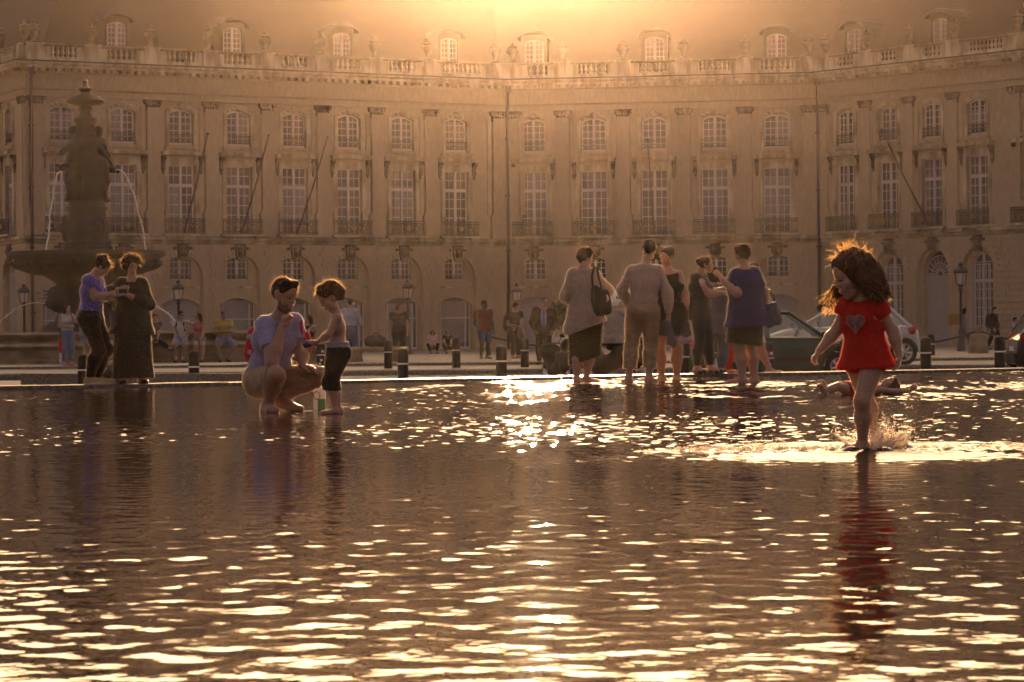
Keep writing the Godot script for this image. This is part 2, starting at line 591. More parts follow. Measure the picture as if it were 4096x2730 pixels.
func wframe(i: int, u: float, v: float, w: float) -> Transform3D:
	var d := wdir(i)
	return Transform3D(Basis(d, UP, d.cross(UP)), wpos(i, u, v, w))

func wlen(i: int) -> float:
	return path[i].distance_to(path[i + 1])

func sweep(mb: MB, prof: Array, i0 := 0, i1 := 99) -> void:      # a moulding (w, v) run along the whole front with mitred corners
	var last := mini(i1, path.size() - 1)
	var miter := []
	for j in path.size():
		var a := wdir(maxi(j - 1, 0)).cross(UP)
		var b := wdir(mini(j, path.size() - 2)).cross(UP)
		miter.append((a + b) / (1.0 + a.dot(b)))
	for j in range(i0, last):
		for k in prof.size() - 1:
			var q := []
			for e in [[j, k], [j + 1, k], [j + 1, k + 1], [j, k + 1]]:
				var p: Vector2 = path[e[0]]
				var f: Vector2 = prof[e[1]]
				q.append(Vector3(p.x, f.y, p.y) + miter[e[0]] * f.x)
			mb.quad(q[0], q[1], q[2], q[3])

func arch(hw: float, vt: float, rise: float, segs := 12) -> Array:   # points of an arched head, left to right, crown at vt
	var out := []
	if rise <= 0.001:
		return [Vector2(-hw, vt), Vector2(hw, vt)]
	var r := (hw * hw + rise * rise) / (2.0 * rise)
	var a := asin(clampf(hw / r, -1, 1))
	for k in segs + 1:
		var t := lerpf(-a, a, float(k) / segs)
		out.append(Vector2(sin(t) * r, vt - r + cos(t) * r))
	return out

func opening(mb: MB, i: int, u0: float, u1: float, v0: float, v1: float, w: float, uc: float, hw: float, vb: float, vt: float, rise: float, deep: float) -> void:
	# a piece of wall u0..u1, v0..v1 in the plane w with one arched hole and its reveals
	var P := func(u, v): return wpos(i, u, v, w)
	var I := func(u, v): return wpos(i, u, v, w - deep)
	if uc - hw > u0 + 0.001: mb.quad(P.call(u0, v0), P.call(uc - hw, v0), P.call(uc - hw, v1), P.call(u0, v1))
	if u1 > uc + hw + 0.001: mb.quad(P.call(uc + hw, v0), P.call(u1, v0), P.call(u1, v1), P.call(uc + hw, v1))
	if vb > v0 + 0.001: mb.quad(P.call(uc - hw, v0), P.call(uc + hw, v0), P.call(uc + hw, vb), P.call(uc - hw, vb))
	var c := arch(hw, vt, rise)
	for k in c.size() - 1:
		var a: Vector2 = c[k] + Vector2(uc, 0)
		var b: Vector2 = c[k + 1] + Vector2(uc, 0)
		if v1 > maxf(a.y, b.y) + 0.001: mb.quad(P.call(a.x, a.y), P.call(b.x, b.y), P.call(b.x, v1), P.call(a.x, v1))
		mb.quad(P.call(a.x, a.y), I.call(a.x, a.y), I.call(b.x, b.y), P.call(b.x, b.y))
	var sp := vt - rise
	mb.quad(P.call(uc - hw, vb), I.call(uc - hw, vb), I.call(uc - hw, sp), P.call(uc - hw, sp))
	mb.quad(I.call(uc + hw, vb), P.call(uc + hw, vb), P.call(uc + hw, sp), I.call(uc + hw, sp))
	mb.quad(P.call(uc - hw, vb), P.call(uc + hw, vb), I.call(uc + hw, vb), I.call(uc - hw, vb))

func architrave(mb: MB, hw: float, vb: float, vt: float, rise: float, wide: float, proud: float) -> void:   # moulded surround in the frame of one opening
	var c := [Vector2(-hw, vb)] + arch(hw, vt, rise) + [Vector2(hw, vb)]
	var o := [Vector2(-hw - wide, vb)] + arch(hw + wide, vt + wide, rise + (wide * 0.15 if rise > 0.001 else 0.0)) + [Vector2(hw + wide, vb)]
	for k in c.size() - 1:
		var a: Vector2 = c[k]
		var b: Vector2 = c[k + 1]
		var d: Vector2 = o[k + 1]
		var e: Vector2 = o[k]
		mb.quad(Vector3(a.x, a.y, proud), Vector3(b.x, b.y, proud), Vector3(d.x, d.y, proud), Vector3(e.x, e.y, proud))
		mb.quad(Vector3(e.x, e.y, proud), Vector3(d.x, d.y, proud), Vector3(d.x, d.y, -0.01), Vector3(e.x, e.y, -0.01))
		mb.quad(Vector3(b.x, b.y, proud), Vector3(a.x, a.y, proud), Vector3(a.x, a.y, -0.2), Vector3(b.x, b.y, -0.2))

func window_mesh(hw: float, vt: float, rise: float, rows: int, transom := 0.0, cols := 2) -> MB:   # casements: outer frame, meeting stile, glazing bars; base at v=0
	var m := MB.new()
	var s := 0.075
	for x in [-hw + s * 0.5, hw - s * 0.5]:
		m.bx(Vector3(x, (vt - rise) * 0.5, 0), Vector3(s, vt - rise, 0.08))
	m.bx(Vector3(0, vt * 0.5, 0.02), Vector3(0.17, vt - 0.02, 0.09))
	m.bx(Vector3(0, s * 0.8, 0), Vector3(hw * 2 - 0.01, s * 1.6, 0.085))
	var c := arch(hw, vt, rise)
	for k in c.size() - 1:
		var a: Vector2 = c[k]
		var b: Vector2 = c[k + 1]
		var d := (b - a).orthogonal().normalized() * -s
		if d.y > 0: d = -d
		m.quad(Vector3(a.x, a.y, 0.04) + Vector3(d.x, d.y, 0), Vector3(b.x, b.y, 0.04) + Vector3(d.x, d.y, 0), Vector3(b.x, b.y, 0.04), Vector3(a.x, a.y, 0.04))
	if transom > 0: m.bx(Vector3(0, transom, 0.01), Vector3(hw * 2 - 0.02, 0.2, 0.1))
	for side in [-1, 1]:
		for k in range(1, cols):
			var x: float = side * (0.085 + (hw - s - 0.085) * k / cols)
			m.bx(Vector3(x, (vt - rise) * 0.5, -0.005), Vector3(0.04, vt - rise, 0.04))
	for k in range(1, rows):
		m.bx(Vector3(0, vt * k / rows, -0.008), Vector3(hw * 2 - 0.05, 0.042, 0.036))
	return m

func pane_mesh(hw: float, vt: float, rise: float) -> MB:
	var m := MB.new()
	var c := arch(hw, vt, rise)
	for k in c.size() - 1:
		m.quad(Vector3(c[k].x, 0, 0), Vector3(c[k + 1].x, 0, 0), Vector3(c[k + 1].x, c[k + 1].y, 0), Vector3(c[k].x, c[k].y, 0))
	return m

func railing_mesh(w: float, h: float, n: int, fancy: bool) -> MB:
	var m := MB.new()
	for y in [0.03, h] + ([h - 0.14, 0.14] if fancy else [h * 0.5]):
		m.bx(Vector3(0, y, 0), Vector3(w, 0.05, 0.05))
	for k in n + 1:
		m.bx(Vector3(-w * 0.5 + w * k / n, h * 0.5, 0), Vector3(0.028, h, 0.03))
	if fancy:
		for s in [-1, 1]:
			for e in [[0.34, 0.27, 0.13], [0.34, 0.6, 0.12], [0.72, 0.4, 0.16], [0.72, 0.66, 0.09], [1.02, 0.3, 0.1], [1.02, 0.6, 0.1]]:
				var pts := []
				for k in 10:
					var a := TAU * k / 9.0
					pts.append(Vector3(s * e[0] * w / 2.6 + cos(a) * e[2], e[1] * h / 0.9 + sin(a) * e[2], 0))
				m.tube(pts, 0.02, 0.02, 4, false)
	return m

func capital_mesh() -> MB:      # composite pilaster capital: bell, two leaf rows, volutes, abacus
	var m := MB.new()
	m.bx(Vector3(0, 0.32, 0.06), Vector3(0.86, 0.64, 0.2))
	for r in 2:
		for k in 5:
			var x := -0.38 + k * 0.19 + (0.0 if r == 0 else 0.0)
			m.ball(Vector3(x, 0.1 + r * 0.2, 0.19 + r * 0.04), Vector3(0.09, 0.13, 0.07), 5, 4)
	for s in [-1, 1]:
		m.lathe(Transform3D(Basis(Vector3.RIGHT, PI / 2), Vector3(s * 0.46, 0.5, 0.14)), [Vector2(0.05, -0.08), Vector2(0.15, -0.08), Vector2(0.16, 0.0), Vector2(0.13, 0.14), Vector2(0.04, 0.16), Vector2(0.0, 0.12)], 8)
	m.bx(Vector3(0, 0.635, 0.12), Vector3(1.2, 0.1, 0.36))
	m.ball(Vector3(0, 0.58, 0.3), Vector3(0.1, 0.08, 0.06), 6, 4)
	return m

func mask_mesh() -> MB:        # carved keystone with a face and garland
	var m := MB.new()
	m.extrude(PackedVector2Array([Vector2(-0.24, -0.45), Vector2(0.24, -0.45), Vector2(0.36, 0.55), Vector2(-0.36, 0.55)]), Transform3D(), 0.16)
	m.ball(Vector3(0, 0.05, 0.17), Vector3(0.23, 0.3, 0.17), 8, 6)
	m.ball(Vector3(0, 0.03, 0.33), Vector3(0.05, 0.1, 0.06), 5, 4)
	m.ball(Vector3(0, 0.3, 0.18), Vector3(0.3, 0.16, 0.14), 7, 4)
	for s in [-1, 1]:
		m.ball(Vector3(s * 0.28, 0.08, 0.14), Vector3(0.12, 0.3, 0.1), 6, 4)
		m.ball(Vector3(s * 0.5, 0.28, 0.1), Vector3(0.2, 0.11, 0.1), 6, 4)
		m.ball(Vector3(s * 0.085, 0.12, 0.32), Vector3(0.05, 0.03, 0.03), 5, 3)
	return m

func console_mesh() -> MB:
	var m := MB.new()
	m.extrude(PackedVector2Array([Vector2(0, 0), Vector2(0.1, -0.05), Vector2(0.16, 0.1), Vector2(0.13, 0.4), Vector2(0.24, 0.62), Vector2(0.36, 0.72), Vector2(0.36, 0.86), Vector2(0, 0.86)]), Transform3D(Basis(Vector3(0, 0, 1), UP, Vector3(-1, 0, 0)), Vector3(0.13, 0, 0)), 0.26)
	m.ball(Vector3(0, -0.1, 0.08), Vector3(0.1, 0.18, 0.08), 5, 4)
	return m

func build_palace() -> void:
	palace = thing("stone_palace", "long curved three storey pale stone palace with slate mansard roof behind the square", "palace")
	var bays := [[5.0, 9.2, 13.4, 17.6], [2.28, 6.24, 10.14, 14.07, 17.96, 21.85, 25.75, 29.73], [1.88, 5.87, 9.84, 13.78, 17.79], [2.5, 6.4, 10.25, 14.14], [0.6, 4.4]]
	var urns := [[], [0.5], [], [], []]
	var W1 := window_mesh(0.87, 4.25, 0.0, 7, 3.0)
	var W2 := window_mesh(0.79, 2.15, 0.24, 5)
	var WM := window_mesh(0.71, 1.5, 0.2, 4)
	var WT := window_mesh(0.85, 5.0, 0.7, 9, 3.3)
	var WD := window_mesh(0.62, 1.6, 0.16, 5)
	var mesh := {"W1": W1.mesh(), "W2": W2.mesh(), "WM": WM.mesh(), "WT": WT.mesh(), "WD": WD.mesh(), "P1": pane_mesh(0.86, 4.24, 0.0).mesh(), "P2": pane_mesh(0.78, 2.14, 0.24).mesh(), "PM": pane_mesh(0.7, 1.49, 0.2).mesh(), "PT": pane_mesh(0.84, 4.99, 0.7).mesh(), "PD": pane_mesh(0.61, 1.59, 0.16).mesh(), "PS": pane_mesh(1.28, 3.3, 0.45).mesh()}
	var half_curtain := MB.new()
	half_curtain.bx(Vector3(0.42, 0, 0), Vector3(0.78, 1, 0.03))
	var full_curtain := MB.new()
	full_curtain.bx(Vector3(0, 0, 0), Vector3(1.6, 1, 0.03))
	var hc := half_curtain.mesh()
	var fc := full_curtain.mesh()
	var rail1 := railing_mesh(2.7, 0.92, 26, true).mesh()
	var rail2 := railing_mesh(1.6, 0.5, 12, false).mesh()
	var medal := MB.new()
	medal.lathe(Transform3D(Basis(Vector3.RIGHT, PI / 2), Vector3.ZERO), [Vector2(0.17, -0.02), Vector2(0.17, 0.03), Vector2(0.12, 0.06), Vector2(0.0, 0.05)], 12)
	medal.ball(Vector3(0, 0.18, 0.02), Vector3(0.09, 0.09, 0.04), 6, 4)
	var medal_mesh := medal.mesh()
	var slab := MB.new()
	slab.bx(Vector3(0, 0, 0.28), Vector3(2.86, 0.14, 0.56))
	for s in [-1.05, 1.05]: slab.bx(Vector3(s, -0.17, 0.2), Vector3(0.26, 0.24, 0.4))
	var slab_mesh := slab.mesh()
	var capm := capital_mesh().mesh()
	var maskm := mask_mesh().mesh()
	var consm := console_mesh().mesh()
	var shaft := MB.new()
	shaft.bx(Vector3(0, 0.7, 0.11), Vector3(1.12, 1.35, 0.3))
	shaft.bx(Vector3(0, 1.42, 0.11), Vector3(1.2, 0.12, 0.36))
	shaft.bx(Vector3(0, 1.56, 0.09), Vector3(0.98, 0.2, 0.28))
	shaft.bx(Vector3(0, 4.75, 0.1), Vector3(0.84, 6.3, 0.32))
	for s in [-1, 1]: shaft.bx(Vector3(s * 0.62, 4.75, 0.02), Vector3(0.3, 6.3, 0.12))
	var shaft_mesh := shaft.mesh()
	var hood := MB.new()
	hood.bx(Vector3(0, 0.1, 0.25), Vector3(2.9, 0.2, 0.56))
	hood.bx(Vector3(0, 0.0, 0.13), Vector3(2.7, 0.11, 0.3))
	hood.bx(Vector3(0, -0.42, 0.05), Vector3(2.0, 0.44, 0.1))
	var hood_mesh := hood.mesh()
	var s1 := MB.new()
	architrave(s1, 0.89, 0.0, 4.28, 0.0, 0.28, 0.09)
	var surround1 := s1.mesh()
	var s2 := MB.new()
	architrave(s2, 0.81, -0.12, 2.17, 0.25, 0.24, 0.08)
	s2.bx(Vector3(0, -0.2, 0.08), Vector3(2.3, 0.16, 0.26))
	s2.bx(Vector3(-1.0, -0.55, 0.04), Vector3(0.3, 0.6, 0.08))
	s2.bx(Vector3(1.0, -0.55, 0.04), Vector3(0.3, 0.6, 0.08))
	s2.ball(Vector3(0, 2.36, 0.08), Vector3(0.3, 0.22, 0.14), 7, 5)
	for s in [-1, 1]:
		s2.ball(Vector3(s * 0.38, 2.3, 0.06), Vector3(0.26, 0.12, 0.1), 6, 4)
		s2.ball(Vector3(s * 0.7, 2.18, 0.06), Vector3(0.2, 0.1, 0.08), 6, 4)
	var surround2 := s2.mesh()
	var lower := MB.new()
	var upper := MB.new()
	var dark := MB.new()
	for i in path.size() - 1:
		var L := wlen(i)
		var us: Array = bays[i]
		for b in us.size():
			var uc: float = us[b]
			var u0: float = 0.0 if b == 0 else (us[b - 1] + uc) * 0.5
			var u1: float = L if b == us.size() - 1 else (us[b + 1] + uc) * 0.5
			var tall: bool = i >= 3 or i == 0
			# ground floor: a big round-headed niche holding a low window over a shop front, or tall windows in the right wing
			opening(lower, i, u0, u1, -1.2, 6.31, 0.0, uc, 1.36, -1.2, 5.61, 1.36, 0.32)
			if tall:
				if i == 3 and b == 2:
					portal(i, uc, lower)
				else:
					opening(lower, i, uc - 1.36, uc + 1.36, -1.2, 5.61, -0.32, uc, 0.86, 0.2, 5.22, 0.7, 0.3)
					var f := part("window", mesh.WT, M.window_paint, palace, wframe(i, uc, 0.2, -0.5))
					part("pane", mesh.PT, M.glass, f, Transform3D(Basis(), Vector3(0, 0, -0.02)))
					part("grille", railing_mesh(1.6, 4.2, 9, false), M.window_paint, f, Transform3D(Basis(), Vector3(0, 0.1, 0.3)))
			else:
				var open_shop: bool = not ((i == 1 and b in [2]) or (i == 2 and b in [0, 4]))
				opening(lower, i, uc - 1.36, uc + 1.36, 3.55, 5.61, -0.32, uc, 0.72, 4.02, 5.5, 0.2, 0.28)
				opening(lower, i, uc - 1.36, uc + 1.36, -1.2, 3.55, -0.32, uc, 1.3, -0.45, 2.92, 0.45, 0.4)
				var ws := MB.new()
				ws.bx(Vector3(0, 0, 0.05), Vector3(2.7, 0.13, 0.1))
				part("sill", ws, M.limestone_trim, palace, wframe(i, uc, 3.58, -0.32))
				var f := part("window", mesh.WM, M.window_paint, palace, wframe(i, uc, 4.02, -0.52))
				part("pane", mesh.PM, M.glass, f, Transform3D(Basis(), Vector3(0, 0, -0.02)))
				part("railing", rail2, M.iron, f, Transform3D(Basis().scaled(Vector3(0.86, 0.55, 1)), Vector3(0, 0.08, 0.12)))
				shop_front(i, uc, open_shop, mesh.PS)
			part("mascaron", maskm, M.stained_stone, palace, wframe(i, uc, 5.72, -0.02))
			# balcony with its iron railing
			var bal := part("balcony", slab_mesh, M.limestone_trim, palace, wframe(i, uc, 6.8, 0.02))
			part("railing", rail1, M.iron, bal, Transform3D(Basis(), Vector3(0, 0.08, 0.5)))
			part("medallion", medal_mesh, M.gilt, bal, Transform3D(Basis(), Vector3(0, 0.52, 0.54)))
			# first floor
			opening(upper, i, u0, u1, 6.31, 11.9, 0.0, uc, 0.89, 6.84, 11.1, 0.0, 0.3)
			part("window_surround", surround1, M.limestone_trim, palace, wframe(i, uc, 6.87, 0.003))
			var hd := part("window_hood", hood_mesh, M.limestone_trim, palace, wframe(i, uc, 11.72, 0.006))
			for s in [-1.28, 1.28]: part("console", consm, M.stained_stone, hd, Transform3D(Basis(), Vector3(s, -0.92, 0.0)))
			var f1 := part("window", mesh.W1, M.window_paint, palace, wframe(i, uc, 6.86, -0.22))
			part("pane", mesh.P1, M.glass, f1, Transform3D(Basis(), Vector3(0, 0, -0.02)))
			# second floor
			opening(upper, i, u0, u1, 11.9, 15.05, 0.0, uc, 0.81, 12.36, 14.52, 0.25, 0.3)
			part("window_surround", surround2, M.limestone_trim, palace, wframe(i, uc, 12.36, 0.003))
			var f2 := part("window", mesh.W2, M.window_paint, palace, wframe(i, uc, 12.37, -0.22))
			part("pane", mesh.P2, M.glass, f2, Transform3D(Basis(), Vector3(0, 0, -0.02)))
			part("railing", rail2, M.iron, f2, Transform3D(Basis(), Vector3(0, 0.12, 0.2)))
			var roll := rng.randf()
			if roll < 0.2: part("curtain", hc, M.curtain, f1, Transform3D(Basis().scaled(Vector3(1 if rng.randf() < 0.5 else -1, 2.8, 1)), Vector3(0, 1.5, -0.12)))
			elif roll < 0.4: part("curtain", fc, M.curtain, f1, Transform3D(Basis().scaled(Vector3(1, rng.randf_range(0.8, 4.0), 1)), Vector3(0, 2.1, -0.12)))
			if rng.randf() < 0.3: part("curtain", hc, M.curtain, f2, Transform3D(Basis().scaled(Vector3(1 if rng.randf() < 0.5 else -1, 2.0, 1)), Vector3(0, 1.05, -0.12)))
			elif rng.randf() < 0.25: part("curtain", fc, M.curtain, f2, Transform3D(Basis().scaled(Vector3(1, rng.randf_range(0.5, 2.0), 1)), Vector3(0, 1.1, -0.12)))
			# pilasters at the bay lines
			var lines := [u0] if b > 0 else [0.55 if i != 0 else 2.0]
			if b == us.size() - 1: lines.append(L - 0.6)
			for u in lines:
				var p := part("pilaster", shaft_mesh, M.limestone, palace, wframe(i, u, 6.7, 0.0))
				part("capital", capm, M.stained_stone, p, Transform3D(Basis(), Vector3(0, 7.68, 0.0)))
			urns[i].append_array(lines)
			if (i == 1 and b % 2 == 1) or (i in [2, 3] and b % 2 == 0) or i == 4: dormer(i, uc, mesh)
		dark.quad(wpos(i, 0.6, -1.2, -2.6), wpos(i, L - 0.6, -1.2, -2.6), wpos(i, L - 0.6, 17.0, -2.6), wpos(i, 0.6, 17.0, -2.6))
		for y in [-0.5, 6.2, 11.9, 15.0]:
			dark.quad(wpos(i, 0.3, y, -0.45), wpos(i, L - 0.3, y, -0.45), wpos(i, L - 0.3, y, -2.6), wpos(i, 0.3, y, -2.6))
	part("ground_floor_wall", lower, M.limestone, palace)
	part("upper_wall", upper, M.limestone, palace)
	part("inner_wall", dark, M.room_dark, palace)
	coursing(bays)
	# mouldings along the whole front
	var band := MB.new()
	sweep(band, [Vector2(0, 6.25), Vector2(0.1, 6.3), Vector2(0.16, 6.42), Vector2(0.3, 6.5), Vector2(0.3, 6.66), Vector2(0, 6.7)])
	part("string_course", band, M.limestone_trim, palace)
	var ent := MB.new()
	sweep(ent, [Vector2(0, 15.02), Vector2(0.17, 15.03), Vector2(0.17, 15.2), Vector2(0.2, 15.21), Vector2(0.2, 15.42), Vector2(0.32, 15.5), Vector2(0.32, 15.6), Vector2(0.1, 15.62), Vector2(0.1, 16.42), Vector2(0.22, 16.5), Vector2(0.25, 16.72)])
	part("entablature", ent, M.limestone, palace)
	var cor := MB.new()
	sweep(cor, [Vector2(0.25, 16.72), Vector2(0.78, 16.72), Vector2(0.78, 16.86), Vector2(0.92, 16.95), Vector2(0.95, 17.06)])
	part("cornice", cor, M.limestone_trim, palace)
	var gut := MB.new()
	sweep(gut, [Vector2(0.95, 17.06), Vector2(1.0, 17.07), Vector2(1.0, 17.15), Vector2(0.85, 17.17), Vector2(0.1, 17.2)])
	part("gutter", gut, M.zinc, palace)
	var dent := MB.new()
	dent.bx(Vector3(0, -0.1, 0.2), Vector3(0.24, 0.2, 0.42))
	var dplaces := []
	for i in path.size() - 1:
		var n := int(wlen(i) / 0.52)
		for k in n: dplaces.append(wframe(i, (k + 0.5) * wlen(i) / n, 16.72, 0.25))
	crowd("modillions", dent.mesh(), M.limestone_trim, dplaces, palace)
	# roof balustrade
	var base := MB.new()
	sweep(base, [Vector2(0.12, 17.15), Vector2(0.12, 17.42), Vector2(-0.3, 17.42), Vector2(-0.3, 17.15)])
	part("parapet", base, M.limestone_trim, palace)
	var top := MB.new()
	sweep(top, [Vector2(-0.26, 18.08), Vector2(0.08, 18.08), Vector2(0.12, 18.16), Vector2(0.12, 18.24), Vector2(-0.3, 18.24), Vector2(-0.3, 18.08)])
	var balustrade := part("balustrade", top, M.stained_stone, palace)
	var bl := MB.new()
	bl.lathe(Transform3D(), [Vector2(0.11, 0), Vector2(0.11, 0.06), Vector2(0.05, 0.1), Vector2(0.07, 0.18), Vector2(0.115, 0.28), Vector2(0.08, 0.4), Vector2(0.05, 0.52), Vector2(0.09, 0.58), Vector2(0.09, 0.66)], 7)
	var blm := bl.mesh()
	var ped := MB.new()
	ped.bx(Vector3(0, 0.48, 0), Vector3(1.0, 0.98, 0.6))
	ped.bx(Vector3(0, 1.0, 0), Vector3(1.1, 0.1, 0.68))
	ped.bx(Vector3(-0.75, 0.42, 0), Vector3(0.5, 0.84, 0.36))
	ped.bx(Vector3(0.75, 0.42, 0), Vector3(0.5, 0.84, 0.36))
	var pedm := ped.mesh()
	var urn := MB.new()
	urn.lathe(Transform3D(), [Vector2(0.26, 0), Vector2(0.26, 0.08), Vector2(0.11, 0.16), Vector2(0.16, 0.3), Vector2(0.29, 0.62), Vector2(0.33, 0.85), Vector2(0.24, 0.95), Vector2(0.34, 1.0), Vector2(0.3, 1.08), Vector2(0.12, 1.16), Vector2(0.1, 1.26), Vector2(0.04, 1.42), Vector2(0, 1.44)], 10)
	for s in [-1, 1]: urn.ball(Vector3(s * 0.34, 0.78, 0), Vector3(0.08, 0.16, 0.08), 5, 4)
	var urnm := urn.mesh()
	var count := 0
	for i in path.size() - 1:
		var stops: Array = urns[i].duplicate()
		stops.sort()
		for k in stops.size():
			var pd := part("pedestal", pedm, M.limestone_trim, palace, wframe(i, stops[k], 17.21, -0.1))
			part("urn", urnm, M.stained_stone, pd, Transform3D(Basis(), Vector3(0, 1.05, 0)))
			if k + 1 < stops.size():
				var span: float = stops[k + 1] - stops[k] - 2.1
				var n := int(span / 0.31)
				for j in n:
					if count < 300:
						part("baluster", blm, M.limestone_trim, balustrade, wframe(i, stops[k] + 1.05 + (j + 0.5) * span / n, 17.42, -0.1))
						count += 1
	# slate mansard
	var roof := MB.new()
	sweep(roof, [Vector2(-0.3, 17.15), Vector2(-1.0, 17.2), Vector2(-3.9, 23.4), Vector2(-6.0, 25.4), Vector2(-10.0, 25.9), Vector2(-13.0, 25.0), Vector2(-13.0, -1.0)])
	part("roof", roof, M.slate, palace)
	# rain pipes at the corners
	for e in [[1, 0.12], [1, wlen(1) - 0.05], [2, wlen(2) - 0.05]]:
		var pm := MB.new()
		pm.tube([wpos(e[0], e[1], -0.5, 0.34), wpos(e[0], e[1], 6.1, 0.36), wpos(e[0], e[1], 6.9, 0.42), wpos(e[0], e[1], 14.6, 0.42), wpos(e[0], e[1], 16.0, 0.45), wpos(e[0], e[1], 17.0, 0.7)], 0.1, 0.1, 7)
		for y in [2.0, 5.9, 9.5, 13.2]: pm.tube([wpos(e[0], e[1], y, 0.39), wpos(e[0], e[1], y + 0.12, 0.39)], 0.17, 0.17, 7)
		pm.bx(wpos(e[0], e[1], 16.55, 0.6), Vector3(0.34, 0.5, 0.34))
		part("drainpipe", pm, M.pipe, palace)
	# flagpoles leaning out from the first floor balconies
	var poles := [[1, 10.14, 0.62, 0.9], [1, 14.07, 0.85, 0.9], [1, 17.96, 1.1, 0.9], [2, 9.84, -0.1, 0.9], [3, 10.25, -1.9, 1.0]]
	for e in poles:
		var fp := MB.new()
		var f := wframe(e[0], e[1], 6.9, 0.5)
		var tip := Vector3(e[2] * 0.9, 6.0, 2.1)
		fp.tube([f * Vector3(-e[2] * 0.15, -0.2, -0.1), f * (tip * 0.5), f * tip], 0.07, 0.05, 6)
		fp.ball(f * tip, Vector3(0.12, 0.09, 0.12), 6, 4)
		part("flagpole", fp, M.pole_violet, palace)
	# blue street-name plate and the bronze plaque beside the portal
	var sign_ := MB.new()
	sign_.bx(Vector3.ZERO, Vector3(0.86, 0.5, 0.04))
	var sg := part("street_sign", sign_, M.sign_blue, palace, wframe(1, 0.95, 3.15, 0.06))
	var marks := MB.new()      # two lines of small worn characters, too far off to read
	for k in 9:
		var row := 0 if k < 4 else 1
		var col := k if k < 4 else k - 4
		marks.bx(Vector3(-0.22 + col * 0.125 + row * 0.02, 0.1 - row * 0.21, 0.024), Vector3(0.045 + 0.02 * (k % 3), 0.1, 0.01))
		marks.bx(Vector3(-0.25 + col * 0.125 + row * 0.02, 0.1 - row * 0.21, 0.024), Vector3(0.02, 0.13, 0.012))
	part("lettering", marks, M.box_white, sg)
	var plq := MB.new()
	plq.bx(Vector3.ZERO, Vector3(1.1, 0.66, 0.05))
	plq.bx(Vector3(0, 0, 0.02), Vector3(0.96, 0.52, 0.03))
	part("plaque", plq, M.gilt, palace, wframe(3, 12.2, 1.15, 0.08))

func coursing(bays: Array) -> void:      # rusticated courses of the ground floor: raised stones with open joints, splayed round the arches
	var m := MB.new()
	for i in path.size() - 1:
		var us: Array = bays[i]
		var L := wlen(i)
		for b in us.size() + 1:
			var ul: float = 0.12 if b == 0 else us[b - 1]
			var ur: float = L - 0.12 if b == us.size() else us[b]
			for c in 18:
				var va := -0.45 + c * 0.375
				var vb := minf(va + 0.29, 6.26)
				var edge := func(v: float) -> float:
					if v < 4.25: return 1.4
					return sqrt(maxf(1.4 * 1.4 - (v - 4.25) * (v - 4.25), 0.0)) + 0.02
				var fan := 0.0 if va < 4.25 else (va - 4.25) * 0.25
				var la: float = ul + (0.0 if b == 0 else edge.call(va) + fan)
				var lb: float = ul + (0.0 if b == 0 else edge.call(vb) + fan)
				var ra: float = ur - (0.0 if b == us.size() else edge.call(va) + fan)
				var rb: float = ur - (0.0 if b == us.size() else edge.call(vb) + fan)
				if ra - la < 0.2: continue
				var cut := la + (ra - la) * (0.5 if c % 2 else 0.38)
				for s in [[la, lb, cut - 0.015, cut - 0.015], [cut + 0.015, cut + 0.015, ra, rb]]:
					var P := func(u, v, w): return wpos(i, u, v, w)
					var w := 0.1
					m.quad(P.call(s[0], va, w), P.call(s[2], va, w), P.call(s[3], vb, w), P.call(s[1], vb, w))
					m.quad(P.call(s[1], vb, w), P.call(s[3], vb, w), P.call(s[3], vb, 0), P.call(s[1], vb, 0))
					m.quad(P.call(s[0], va, 0), P.call(s[2], va, 0), P.call(s[2], va, w), P.call(s[0], va, w))
					m.quad(P.call(s[0], va, 0), P.call(s[0], va, w), P.call(s[1], vb, w), P.call(s[1], vb, 0))
					m.quad(P.call(s[2], va, w), P.call(s[2], va, 0), P.call(s[3], vb, 0), P.call(s[3], vb, w))
		# voussoirs round each arch
		for uc in us:
			for k in 13:
				var a0 := -PI / 2 + PI * k / 13.0 + 0.012
				var a1 := -PI / 2 + PI * (k + 1) / 13.0 - 0.012
				var ro := 1.36 + 0.42
				var q := []
				for e in [[a0, 1.36], [a1, 1.36], [a1, ro], [a0, ro]]:
					for w in [0.0, 0.108]:
						q.append(wpos(i, uc + sin(e[0]) * e[1], minf(4.25 + cos(e[0]) * e[1], 6.26), w))
				m.quad(q[1], q[3], q[5], q[7])
				m.quad(q[0], q[1], q[7], q[6]); m.quad(q[3], q[2], q[4], q[5]); m.quad(q[7], q[5], q[4], q[6])
	part("rusticated_stonework", m, M.limestone, palace)

